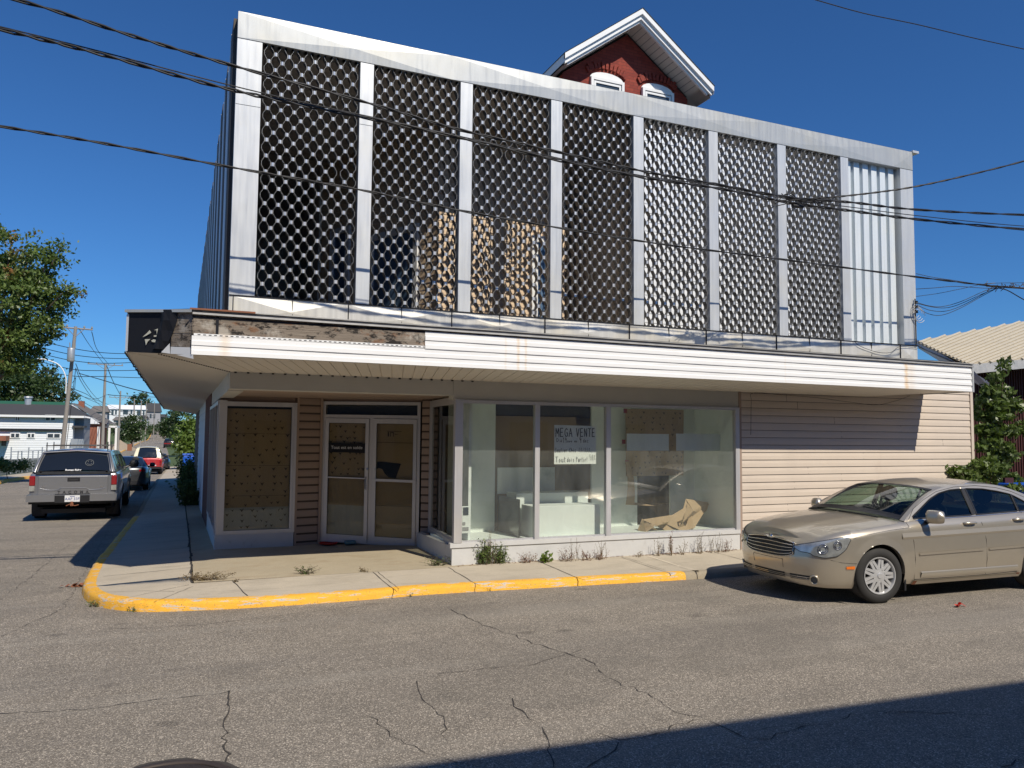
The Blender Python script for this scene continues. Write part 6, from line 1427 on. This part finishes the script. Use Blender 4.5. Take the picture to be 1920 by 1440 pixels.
be = [ell(1800, 890, 14.71, 0.182, 0.137), ell(1830, 885, 14.60, 0.251, 0.182), ell(1785, 885, 14.71, 0.091, 0.114), ell(1855, 880, 14.71, 0.297, 0.228), ell(1820, 905, 14.37, 0.228, 0.160), ell(1880, 895, 15.02, 0.233, 0.210), ell(1880, 912, 14.90, 0.163, 0.116)]
b = PD(1850, 985, 14.6); tree('leafy_bush', (b[0], b[1], .1), be, 2300, .11, 'leafs', 'bright lit bush behind the sedan roof under the tall sapling', 'bush', seed=32, clump=.06, trunk=.03, limbs=8, hollow=.2, parts=('stem', 'foliage'))
be = [ell(1885, 915, 13.97, 0.116, 0.070), ell(1905, 918, 14.20, 0.186, 0.081)]
b = PD(1890, 960, 14.0); tree('low_bush', (b[0], b[1], .1), be, 260, .10, 'leafs', 'low leafy shoots beside the blue bin behind the sedan', 'bush', seed=33, clump=.05, trunk=.01, limbs=3, parts=('stem', 'foliage'))
p = PD(1893, 908, 14.6); m = MB(); m.box(p[0]-.12, p[0]+.12, p[1], p[1]+.05, .1, p[2]+.12); thing(m, 'board', M['darkred'], 'dark upright board beside the blue bin behind the sedan', 'board')
e = empty('blue_bin', tuple(PD(1924, 960, 14.4)*np.array([1, 1, 0])+np.array([0, 0, .05])), 0, 'blue recycling bin behind the sedan at the right edge', 'bin')
m = MB(); m.box(-.28, .5, -.3, .3, 0, 1.02); bevel(m.build('body', M['bluebin'], e), .03); m = MB(); m.box(-.31, .53, -.33, .33, 1.03, 1.10); bevel(m.build('lid', M['bluebin'], e), .03)
e = empty('blue_bin', tuple(PD(353, 868, 42)*np.array([1, 1, 0])+np.array([0, 0, hz(31)+.1])), 0, 'blue recycling bin on the pavement in front of the bright bush', 'bin')
m = MB(); m.box(-.28, .30, -.3, .3, 0, 1.02); bevel(m.build('body', M['bluebin'], e), .03); m = MB(); m.box(-.31, .33, -.33, .33, 1.03, 1.12); bevel(m.build('lid', M['bluebin'], e), .03)
# weeds ---------------------------------------------------------
def weed(x, y, h, kind, label, seed, spread=.12, stems=8, lsz=.03, nl=10, group='weeds along the shop base', z=None, cat='weed'):
    rg = np.random.default_rng(seed); z0 = swz(x, y) if z is None else z; e = empty('weed', (x, y, z0), 0, label, cat, group); m = MB(); C = []
    for k in range(stems):
        a = rg.uniform(0, 2*math.pi); r = spread*rg.uniform(.1, 1); hh = h*rg.uniform(.45, 1.0); top_ = np.array([r*math.cos(a), r*math.sin(a)*.5, hh]); mid = top_*np.array([.35, .35, .5])+rg.normal(0, .012, 3)
        b0 = np.array([rg.normal(0, spread*.35), rg.normal(0, .02), 0]); P = curve([b0, b0+mid, b0+top_], 5); m.tube(P, [.0032]*6+[.0018]*5 if len(P) == 11 else .0025, 4, False)
        for q in range(nl): t = rg.uniform(.12, 1.0); p = P[min(len(P)-1, int(t*len(P)))]; C.append(p+rg.normal(0, .014, 3))
    m.build('stem', M['dry' if kind != 'weed' else 'bark'], e); C = np.array(C); C[:, 2] = np.maximum(C[:, 2], .004); V, F = leaves_mesh(C, lsz, rg=rg, asp=.45); me = bpy.data.meshes.new('leaves'); me.from_pydata(V.tolist(), [], F); me.materials.append(M[kind]); o = bpy.data.objects.new('leaves', me); COL.objects.link(o); o.parent = e
def wx(px, py): p = PZ(px, py, .13); return p[0], p[1]
W_ = [(905, 1058, .36, 'weed', 'bushy green weed at the left end of the display window base', .13, 26, .032, 34), (935, 1057, .30, 'weed', 'second bushy green weed touching the tall one at the window base', .12, 22, .03, 30), (918, 1057, .46, 'dry', 'tall dry seed stalks rising out of the two bushy weeds', .10, 10, .016, 16),
  (985, 1056, .16, 'leafr', 'low reddish weed between the bushy weeds and the dandelion', .16, 16, .022, 14), (1022, 1055, .15, 'leafb', 'dandelion rosette with long bright leaves at the window base', .14, 12, .09, 5), (1062, 1053, .18, 'leafr', 'low reddish weed right of the dandelion', .12, 14, .022, 12), (1080, 1052, .34, 'dry', 'thin tall stalk leaning before the middle pane', .14, 6, .016, 12), (1100, 1051, .16, 'leafr', 'reddish weed below the mullion of the right pane', .14, 14, .022, 12), (1132, 1050, .32, 'dry', 'thin dry stalks just right of the second mullion', .1, 8, .016, 14), (1128, 1050, .14, 'leafr', 'dark red low weed at the foot of the thin dry stalks', .1, 12, .02, 12),
  (1202, 1046, .09, 'dry', 'tiny dry tuft under the middle of the right pane', .10, 8, .016, 8), (1248, 1045, .30, 'dry', 'first of the dry seedy stalks under the right pane', .06, 6, .02, 22), (1270, 1044, .36, 'leafr', 'darkest and tallest stalk under the crumpled paper', .06, 8, .022, 26), (1292, 1043, .24, 'dry', 'short branched stalk right of the darkest stalk', .08, 6, .02, 16), (1325, 1041, .34, 'dry', 'branched stalks under the right end of the display window', .09, 10, .018, 22), (1348, 1039, .30, 'dry', 'slim stalk two from the right end of the window base', .05, 5, .018, 18), (1362, 1038, .34, 'dry', 'slim leaning stalk near the right end of the window base', .07, 6, .018, 14), (1378, 1038, .22, 'leafr', 'last reddish weed against the siding corner', .10, 10, .02, 14)]
for k, (px_, py_, h, kd, lab, sp_, st_, ls_, nl_) in enumerate(W_): x, y = wx(px_, py_); weed(x, max(-.16, min(y, -.04)), h, kd, lab, 50+k, sp_, st_, ls_, nl_)
gp = 'small weeds in the pavement joints'
for k, (px_, py_, h, kd, lab, sp_, st_) in enumerate(((820, 1062, .13, 'weed', 'spreading green weed at the foot of the window corner', .26, 30), (575, 1078, .10, 'weed', 'green tuft in the joint before the double doors', .16, 24), (683, 1073, .05, 'dry', 'tiny tuft in the joint right of the green tuft', .06, 8), (385, 1090, .10, 'dry', 'brown dry weed where the cracked joint meets the pavement corner', .24, 34), (362, 1089, .08, 'dry', 'dry weed tuft on the cracked joint itself', .10, 16), (440, 1092, .03, 'dry', 'speck of dry weed right of the brown patch', .05, 5))): x, y = wx(px_, py_); weed(x, y, h, kd, lab, 80+k, sp_, st_, .022, 9, gp)
for k, (px_, py_, lab) in enumerate(((178, 1137, 'grass tuft at the foot of the yellow kerb corner'), (250, 1145, 'grass tuft at the front of the yellow kerb bend'), (770, 1117, 'tiny grass tuft at the kerb in front of the entrance'), (915, 1108, 'tiny grass tuft at the kerb before the display window'))): p = PZ(px_, py_, 0); weed(p[0], p[1], .045, 'weed', lab, 95+k, .08 if k < 2 else .04, 14 if k < 2 else 6, .022, 7, gp, 0)
# weeds along the side wall
for k, (y, h, lab) in enumerate(((13.5, .7, 'tall grass against the side wall nearest the corner'), (17, 1.0, 'tall grass against the side wall farther along'), (21, 1.1, 'tallest weeds at the far end of the side wall'), (24.5, 1.25, 'bushy weeds past the end of the shop wall'), (28, 1.0, 'last weed clump before the blue bin'))): weed(.36, y, h, 'weed', lab, 110+k, .45, 60, .10, 26, 'weeds along the side wall', swz(.4, y))
# litter
def litter(px_, py_, mt_, nm, lab, cat, n, s):
    p = PZ(px_, py_, 0); m = MB(); rg = np.random.default_rng(int(px_))
    for k in range(n):
        c0 = np.array([p[0]+rg.normal(0, s), p[1]+rg.normal(0, s*.35), .012+abs(rg.normal(0, .012))]); a = rg.uniform(0, 6.28); u = np.array([math.cos(a), math.sin(a), rg.normal(0, .4)])*s*.5; v = np.array([-math.sin(a), math.cos(a), rg.normal(0, .4)])*s*.3; m.quad(c0-u-v, c0+u-v, c0+u+v, c0-u+v)
    thing(m, nm, mt_, lab, cat)
litter(147, 1100, M['rust'], 'dead_leaves', 'small heap of dead leaves by the yellow kerb corner', 'leaves', 22, .06); litter(1798, 1138, M['redpl'], 'red_litter', 'scrap of bright red litter on the road beside the sedan', 'litter', 9, .05); litter(1145, 1052, M['dry'], 'leaf_litter', 'brown leaf litter along the window base', 'leaves', 16, .12) if False else None
m = MB()
for k in range(260):
    x = rng.uniform(6.6, 8.5) if k % 2 else rng.uniform(3.6, 8.5); y = -.02-abs(rng.normal(0, .045)); a = rng.uniform(0, 6.28); s = .012; c0 = np.array([x, y, swz(x, y)+.006]); u = np.array([math.cos(a), math.sin(a), .2])*s; v = np.array([-math.sin(a), math.cos(a), .1])*s*.6; m.quad(c0-u-v, c0+u-v, c0+u+v, c0-u+v)
o = m.build('leaf_litter', M['leafr']); tag(o, 'brown leaf crumbs along the foot of the display window', 'leaf litter', kind='stuff')
# manhole
e = empty('manhole_cover', (-.02, -5.64, .0), 0, 'round iron manhole cover at the bottom edge of the road', 'manhole cover')
m = MB(); m.lathe([(.0001, .010), (.33, .010), (.335, .004)], (0, 0, 0), 'z', 36); m.build('cover', M['iron'], e, smooth=True); m = MB(); m.lathe([(.345, .004), (.345, .014), (.39, .012), (.40, .003)], (0, 0, 0), 'z', 36); m.build('ring', M['iron'], e, smooth=True)
m = MB(); rows = []
for a in np.linspace(0, 2*math.pi, 40): r0 = .40; r1 = .425+.015*math.sin(a*5)+.01*math.sin(a*11); rows.append([(r0*math.cos(a), r0*math.sin(a), .0045), (r1*math.cos(a), r1*math.sin(a), .0045)])
m.grid(rows); m.build('tar_ring', M['crack'], e)

# ================================================================== LEFT BACKGROUND: POLES AND WIRES
gpole = 'wooden utility poles along the side street'
def pole(pt, pb, dt, label, arm=None, r=.15, extra=None, armz=0):
    a = PD(*pt, dt); b = PD(*pb, dt); zb = hz(b[1]); k = (zb-b[2])/(a[2]-b[2]); b2 = b+(a-b)*k; e = empty('utility_pole', tuple(b2), 0, label, 'utility pole', gpole)
    m = MB(); m.tube([b2-b2, (a-b2)*.5, a-b2], [r, r*.85, r*.62], 10); m.build('shaft', M['wood'], e, smooth=True)
    if arm:
        m = MB(); L_ = arm; c0 = a-b2-np.array([0, 0, armz]); q = np.array([.97, .25, 0]); m.tube([c0-q*L_, c0+q*L_], .05, 6); m.tube([c0-q*L_*.5, c0-np.array([0, 0, .5])], .02, 4); m.tube([c0+q*L_*.5, c0-np.array([0, 0, .5])], .02, 4); o = m.build('crossarm', M['wood'], e)
        m = MB()
        for t in (-.95, -.5, .5, .95): cc_ = c0+q*L_*t; m.lathe([(.0001, .2), (.04, .18), (.06, .08), (.04, .05)], tuple(cc_), 'z', 8)
        m.build('insulator', M['fence'], o)
    if extra: extra(e, a-b2)
    return e, a
def ex1(e, t):
    m = MB(); m.lathe([(.0001, -.45), (.18, -.42), (.20, -.36), (.20, .32), (.18, .38), (.0001, .40)], (t[0]-.15, t[1]-.25, t[2]-1.7), 'z', 18); o = m.build('transformer', M['steel'], e, smooth=True)
    m = MB(); m.tube([(t[0]-.22, t[1]-.25, t[2]-1.3), (t[0]-.24, t[1]-.25, t[2]-1.0)], .03, 6); m.tube([(t[0]+.05, t[1]-.25, t[2]-1.3), (t[0]+.05, t[1]-.25, t[2]-1.05)], .03, 6); m.build('bushing', M['fence'], o)
    m = MB(); m.tube(curve([(t[0]-.35, t[1], t[2]-4.0), (t[0]-.4, t[1], t[2]-3.0), (t[0]-.8, t[1], t[2]-2.3), (t[0]-1.6, t[1], t[2]-2.0)], 6), .035, 6); m.lathe([(.0001, .05), (.12, .03), (.16, -.03), (.0001, -.05)], (t[0]-1.75, t[1], t[2]-2.02), 'z', 10); m.build('lamp_arm', M['trim'], e, smooth=True)
    m = MB(); m.tube([(t[0]*.62+.16, t[1]*.62-.1, t[2]*.62), (t[0]*.66+.3, t[1]*.66-.1, t[2]*.66), (t[0]*.60+.3, t[1]*.6-.1, t[2]*.58), (t[0]*.58+.16, t[1]*.58-.1, t[2]*.60)], .02, 5); m.tube([(.17, -.05, 0), (t[0]+.1, t[1], t[2]-2.5)], .018, 5); m.build('cable_coil', M['cable'], e)
pole((142, 612), (117, 842), 46, 'nearest leaning utility pole with a transformer and street lamp', .9, .14, ex1, .12)
pole((198, 682), (192, 840), 78, 'second utility pole from the left, with a plain crossarm', 1.6, .17, None, .1)
pole((226, 733), (221, 842), 118, 'third utility pole from the left, with low insulators', 1.5, .17, None, 1.0)
for k, (t_, b_, d_) in enumerate((((252, 747), (250, 838), 150), ((265, 750), (263, 830), 185), ((275, 752), (272, 824), 215), ((290, 753), (288, 812), 270))): pole(t_, b_, d_, ['fourth utility pole from the left, bare topped', 'fifth utility pole from the left, bare topped', 'sixth utility pole from the left, near the grass verge', 'last and smallest utility pole beside the hill road'][k], None, .17)
gsw = 'utility wires along the side street'; kk = 0
for L_, d0, d1 in (([(40, 628), (80, 640), (135, 653), (190, 661), (245, 663), (330, 660)], 44, 60), ([(30, 636), (60, 647), (130, 664), (190, 671), (250, 672), (330, 668)], 44, 60), ([(40, 655), (80, 664), (135, 676), (190, 681), (260, 679), (340, 672)], 44, 60), ([(60, 672), (90, 682), (140, 693), (190, 695), (265, 694), (340, 690)], 44, 62), ([(80, 694), (115, 702), (150, 706), (190, 706), (290, 709), (340, 708)], 44, 62),
    ([(148, 700), (190, 712), (240, 727), (295, 740), (330, 746)], 46, 30), ([(134, 733), (160, 745), (192, 754), (225, 768), (252, 775)], 46, 150), ([(134, 730), (165, 748), (195, 760), (225, 770), (262, 780)], 46, 185), ([(134, 736), (160, 756), (192, 772), (222, 782), (250, 790)], 46, 150), ([(134, 728), (160, 738), (180, 748), (200, 740)], 46, 80),
    ([(142, 682), (155, 712), (175, 740), (192, 756)], 46, 78), ([(142, 690), (152, 715), (172, 745), (192, 764)], 46, 78), ([(200, 686), (212, 715), (224, 738)], 78, 118), ([(202, 740), (226, 742), (300, 745)], 78, 130), ([(194, 776), (222, 779), (252, 781), (290, 783)], 78, 270), ([(148, 616), (170, 650), (196, 684)], 46, 78), ([(172, 622), (182, 655), (204, 684)], 46, 78), ([(226, 772), (252, 772), (275, 777), (290, 780)], 118, 270)):
    kk += 1; P = [PD(a, b_, d0+(d1-d0)*i/(len(L_)-1)) for i, (a, b_) in enumerate(L_)]
    w_ = ['highest wire in the sky between the maple and the canopy', 'second wire in the sky between the maple and the canopy', 'third wire in the sky between the maple and the canopy', 'fourth wire in the sky between the maple and the canopy', 'fifth and lowest wire between the maple and the canopy', 'wire sloping from the nearest pole toward the canopy soffit', 'upper bundle wire from the nearest pole to the far poles', 'middle bundle wire from the nearest pole to the far poles', 'lower bundle wire from the nearest pole to the far poles', 'short slack wire between the two nearest poles', 'steep slack loop hanging from the transformer', 'second slack loop hanging below the transformer', 'wire from the second pole down to the third', 'level wire to the right of the second pole', 'low level wire passing the far poles', 'wire from the left end of the first crossarm', 'wire from the right end of the first crossarm', 'low wire joining the small far poles'][kk-1]
    m = MB(); m.tube(curve(P, 6), .022 if d0 < 50 else .04, 4); thing(m, 'utility_wire', M['cable'], w_, 'wire', gsw)

# ================================================================== LEFT BACKGROUND: HOUSES
def wbox(parent, px0, px1, py0, py1, Y, m_='winglass', frame=True):
    a, b = PY(px0, py0, Y), PY(px1, py1, Y); m = MB(); m.box(a[0]-.1, b[0]+.1, Y-.12, Y-.05, b[2]-.1, a[2]+.1); o = m.build('window', M['trim'], parent); m = MB(); m.box(a[0], b[0], Y-.14, Y-.125, b[2], a[2]); mm = (a[0]+b[0])/2; p = m.build('pane', M[m_], o); m = MB(); m.box(mm-.05, mm+.05, Y-.17, Y-.142, b[2], a[2]); m.build('mullion', M['trim'], o)
Y = 84.0; A0, A1 = PY(-130, 778, Y), PY(138, 778, Y); zt_ = A0[2]; xr = A1[0]; xl = A0[0]
wh = empty('white_house', (xr, Y, -1.3), 0, 'white two-storey house with dark roof and green ridge on the left', 'house')
m = MB(); lap(m, (xl, Y), (xr, Y), -1.4, zt_, .24, .03); m.box(xl, xr, Y+.05, Y+9, -1.4, zt_); m.build('wall', M['farwhite'], wh)
m = MB(); ze = PY(60, 806, Y)[2]; m.box(xl, xr-.6, Y-.3, Y, ze-.12, ze+.12); m.build('belt_course', M['blk'], wh)
m = MB(); zr_ = PY(60, 757, Y+3)[2]; m.quad((xl, Y-.5, zt_+.1), (xr+1.2, Y-.5, zt_+.1), (xr-.8, Y+4, zr_), (xl, Y+4, zr_)); m.quad((xr+1.2, Y-.5, zt_+.1), (xr+1.2, Y+9, zt_+.1), (xr-.8, Y+4.6, zr_), (xr-.8, Y+4, zr_)); m.quad((xl, Y-.5, zt_+.1), (xr+1.2, Y-.5, zt_+.1), (xr+1.2, Y, zt_-.1), (xl, Y, zt_-.1)); m.build('roof', M['shingle'], wh)
m = MB(); m.box(xl, xr+1.2, Y-.56, Y-.5, zt_-.08, zt_+.14); m.build('gutter', M['trim'], wh); m = MB(); m.box(xl, xr-1.0, Y+3.9, Y+4.3, zr_-.05, zr_+.28); m.build('ridge_roof', M['green'], wh)
m = MB(); q = PY(53, 752, Y+4); m.lathe([(.35, -.5), (.35, .3), (.45, .35), (.4, .5), (.0001, .5)], (q[0], Y+4, q[2]), 'z', 10); m.build('vent', M['steel'], wh)
for w in ((31, 36, 779, 788), (87, 103, 779, 788), (21.5, 36, 813, 820), (53, 64, 813.5, 820), (90, 112, 813.5, 820.5)): wbox(wh, *w, Y)
m = MB(); a = PY(0, 817, Y-1); b = PY(14, 835, Y-1); m.box(a[0]-4, b[0], Y-2, Y-.1, a[2]-.5, a[2]); m.build('awning', M['brick2'], wh); wbox(wh, -8, 12, 826, 836, Y)
m = MB(); a = PY(139, 780, Y+1); b = PY(154, 845, Y+1); m.box(a[0], b[0], Y+1.5, Y+8, -1.4, zt_); m.build('porch', M['fargrey'], wh); m = MB(); m.box(a[0], b[0]+.3, Y-.2, Y+1.5, PY(140, 800, Y)[2]-.1, PY(140, 800, Y)[2]+.1); m.build('balcony', M['shingle'], wh); m = MB(); a2 = PY(138, 823, Y); m.box(a2[0]-.2, a2[0]+1.0, Y-.6, Y, -1.4, a2[2]); m.build('steps', M['steel'], wh)
Y = 98.0
bh = empty('brick_house', (-7.5, Y, -1.3), 0, 'orange brick house with white gable and grey roof beside the leaning pole', 'house')
a, b = PY(150, 794, Y), PY(188, 794, Y); m = MB(); m.box(a[0], b[0], Y, Y+10, -1.4, a[2]+.2); m.build('wall', M['brick2'], bh)
ap, gl_, gr_ = PY(134, 757, Y), PY(118, 786, Y), PY(188, 795, Y); m = MB(); m.prism([(gl_[0]-1.5, gr_[2]), (gr_[0], gr_[2]), (ap[0]+.1, ap[2])], lambda p, s: (p[0], Y-.4+s*.3, p[1])); m.build('gable', M['farwhite'], bh)
q1, q2, q3 = PY(150, 753, Y+10), PY(219, 805, Y+10), gr_; m = MB(); m.quad((ap[0], Y-.5, ap[2]+.1), (gr_[0]+.4, Y-.5, gr_[2]), (q2[0], Y+10, gr_[2]), (q1[0]+.5, Y+10, ap[2]+.2)); m.quad((q1[0]+.5, Y+10, ap[2]+.2), (q2[0], Y+10, gr_[2]), (q2[0], Y+10.2, gr_[2]), (q1[0]+.5, Y+10.2, ap[2]+.2)); m.build('roof', M['gshingle'], bh)
m = MB(); c1 = PY(152, 757, Y+4); m.box(c1[0]-.3, c1[0]+.35, Y+4, Y+4.7, c1[2]-1, c1[2]+.35); m.build('chimney', M['brick2'], bh); wbox(bh, 154.5, 164, 809, 826, Y)
m = MB(); 
for px_ in (183, 186): c1 = PY(px_, 800, Y); m.box(c1[0], c1[0]+.12, Y-.2, Y, -1.2, c1[2])
build_split(m, 'downpipe', M['trim'], bh)
m = MB(); a, b = PY(190, 800, Y+4), PY(219, 806, Y+4); m.box(a[0], b[0], Y+4, Y+9, a[2]-.1, a[2]+.15); 
for px_ in (203, 216): c1 = PY(px_, 806, Y+4); m.box(c1[0], c1[0]+.25, Y+4, Y+4.2, -1.2, a[2])
m.build('porch', M['trim'], bh)
# wooden arch beside porch
gh2 = 'houses on the far hill'
def far_house(px0, px1, py0, py1, pr, Y, wm, rm, label, wins=(), ridge=.5):
    a, b = PY(px0, py0, Y), PY(px1, py1, Y); zg = b[2]-1; e = empty('far_house', (a[0], Y, zg), 0, label, 'house', gh2); m = MB(); m.box(0, b[0]-a[0], 0, 9, 0, a[2]-zg); m.build('wall', M[wm], e)
    m = MB(); zr2 = PY(px0, pr, Y)[2]-zg; w = b[0]-a[0]; m.quad((-.6, -.6, a[2]-zg), (w+.6, -.6, a[2]-zg), (w-.4, 4.5, zr2), (.4, 4.5, zr2)); m.tri((w+.6, -.6, a[2]-zg), (w+.6, 9.6, a[2]-zg), (w-.4, 4.5, zr2)); m.tri((-.6, -.6, a[2]-zg), (-.6, 9.6, a[2]-zg), (.4, 4.5, zr2)); m.quad((-.6, 9.6, a[2]-zg), (w+.6, 9.6, a[2]-zg), (w-.4, 4.5, zr2), (.4, 4.5, zr2)); m.build('roof', M[rm], e)
    for (u, v, s, t) in wins: c0, c1 = PY(u, v, Y), PY(s, t, Y); m = MB(); m.box(c0[0]-a[0], c1[0]-a[0], -.12, -.05, c1[2]-zg, c0[2]-zg); m.build('window', M['winglass'], e)
far_house(199, 272, 767, 792, 758, 400, 'farwhite', 'farwhite', 'long white row house on the far hill behind the poles', [(209, 768, 213, 777), (216, 768, 219, 777), (231, 768, 240, 777), (245, 768, 248, 776), (257, 770, 264, 779), (268, 770, 271, 779)])
far_house(213, 240, 788, 805, 781, 330, 'fargrey', 'gshingle', 'low grey house below the long white row house', [(218, 791, 225, 799), (229, 791, 235, 799)])
far_house(274, 300, 772, 795, 755, 430, 'fargrey', 'shingle', 'grey house with steep roof near the top of the hill road', [(281, 776, 284, 784), (288, 776, 291, 784)])
far_house(292, 312, 782, 796, 776, 500, 'blackp', 'shingle', 'dark blue house closing the top of the hill road', [(295, 784, 299, 789), (303, 784, 308, 789)])
far_house(170, 200, 772, 800, 760, 300, 'fargrey', 'gshingle', 'grey roofed house behind the orange brick house', [(180, 776, 186, 784)])
far_house(262, 276, 786, 800, 778, 380, 'trim', 'shingle', 'small white house between the far poles', [(266, 788, 270, 794)])
# hill terrain behind the left side
m = MB(); rows = []
for (y, zz) in ((260, -1.2), (330, 1.8), (400, 4.5), (470, 7.0), (520, 8.2), (700, 8.5)): rows.append([(roadc(y)-s, y, (hz(y) if s < 6 else max(hz(y), zz))-.05*(s < 6)) for s in (3.4, 8, 20, 45, 90, 160)])
m.grid(rows); rows = []
for (y, zz) in ((260, -1.2), (330, 1.8), (400, 4.5), (470, 7.0), (520, 8.2), (700, 8.5)): rows.append([(roadc(y)+s, y, max(hz(y), zz)-.05) for s in (3.4, 8, 20, 45, 90, 160)])
m.grid(rows); m.build('hill', M['grass'], smooth=True, kind='structure')
m = MB(); m.grid([[(roadc(y)-roadhw(y)-.1, y, hz(y)+.14), (roadc(y)-roadhw(y)+.12, y, hz(y)+.13), (roadc(y)-roadhw(y)+.14, y, hz(y))] for y in range(70, 480, 10)]); m.build('kerb', M['curb'], kind='structure')
m = MB(); m.grid([[(roadc(y)-roadhw(y)-1.6, y, hz(y)+.12), (roadc(y)-roadhw(y)-.1, y, hz(y)+.13)] for y in range(64, 300, 8)]); m.build('pavement', M['side'], kind='structure')
# gravel heap
c0 = PD(233, 836, 125); m = MB(); rg = np.random.default_rng(4); rows = []
for i in range(12): r_ = 2.6*i/11; rows.append([(r_*math.cos(a)*1.2, r_*math.sin(a), max(0, 1.7*(1-(i/11))**1.2+rg.normal(0, .05))) for a in np.linspace(0, 2*math.pi, 26)])
m.grid(rows); o = thing(m, 'sand_heap', M['dirt'], 'heap of pale brown sand at the roadside before the far poles', 'sand heap', smooth=True); o.location = (c0[0]-.6, c0[1], hz(c0[1])-.1)
c0 = PD(243, 832, 122); m = MB(); m.box(-.3, .35, -.2, .2, 0, 1.0); m.box(-.4, .45, -.22, .22, 1.0, 1.05); o = thing(m, 'brown_crate', M['rust'], 'brown crate beside the sand heap', 'crate'); o.location = (c0[0], c0[1], hz(c0[1]))
e = empty('round_sign', tuple(PD(338, 850, 60)*np.array([1, 1, 0])+np.array([0, 0, hz(50)])), 0, 'small white sign on a post beside the far right pavement', 'sign')
m = MB(); m.box(-.03, .03, 0, .03, 0, 1.9); m.build('post', M['steel'], e); m = MB(); m.box(-.25, .25, -.03, 0, 1.5, 2.05); o = m.build('sign_face', M['trim'], e); m = MB(); m.box(-.12, .12, -.045, -.03, 1.65, 1.9); m.build('symbol', M['crack'], o)
# fence, chain link posts, bush at the left
fe = empty('grey_fence', (-9, 44, hz(44)), 0, 'grey slatted fence between the road and the white house', 'fence')
a, b = PD(-60, 862, 42), PD(98, 850, 62); m = MB(); N = 70
for k in range(N):
    p = a+(b-a)*k/N; q = a+(b-a)*(k+.86)/N; z0 = hz(p[1])-.1; m.quad((p[0]+9, p[1]-44, z0-hz(44)), (q[0]+9, q[1]-44, z0-hz(44)), (q[0]+9, q[1]-44, z0-hz(44)+1.05), (p[0]+9, p[1]-44, z0-hz(44)+1.05))
m.build('slat_panel', M['fence'], fe)
for k in range(9):
    p = a+(b-a)*(.42+.07*k); z0 = hz(p[1])-hz(44); m = MB(); m.tube([(p[0]+9, p[1]-44.1, z0), (p[0]+9+rng.normal(0, .04), p[1]-44.1, z0+1.5+.25*(k % 3 == 0))], .04, 6); m.build('post', M['steel'], fe)
m = MB(); p, q = a+(b-a)*.42, a+(b-a)*.98
for dz in (1.45,): m.tube([(p[0]+9, p[1]-44.1, hz(p[1])-hz(44)+dz), (q[0]+9, q[1]-44.1, hz(q[1])-hz(44)+dz)], .02, 5)
m.build('rail', M['steel'], fe)
be = [ell(20, 872, 37, .7, .28), ell(40, 874, 37, .35, .2), ell(0, 870, 37, .6, .3), ell(-20, 868, 37, .7, .35)]
b = PD(15, 882, 37); tree('roadside_bush', (b[0], b[1], hz(b[1])+.1), be, 2600, .13, 'weed', 'overgrown green clump before the grey fence at the left edge', 'bush', seed=41, clump=.14, trunk=.02, limbs=4, hollow=.1, parts=('stem', 'foliage'))
# distant tree line closing the horizon (left and right, beyond the houses)
rg = np.random.default_rng(17); P = []
for k in range(260):
    x = rg.uniform(-420, 420); 
    if -60 < x < 40: continue
    P.append(np.array([x, 520+rg.normal(0, 25), 7])+rg.normal(0, 1, (55, 3))*np.array([7, 5, 3.4]))
P = np.concatenate(P); P[:, 2] = np.maximum(P[:, 2], 1); V, F = leaves_mesh(P, 2.6, rg=rg); me = bpy.data.meshes.new('far_wood'); me.from_pydata(V.tolist(), [], F); me.materials.append(M['leafd']); o = bpy.data.objects.new('far_wood', me); COL.objects.link(o); tag(o, 'far-off line of dark trees on the horizon', 'wood', kind='stuff')
for e in (wh, bh): fixpar(e)
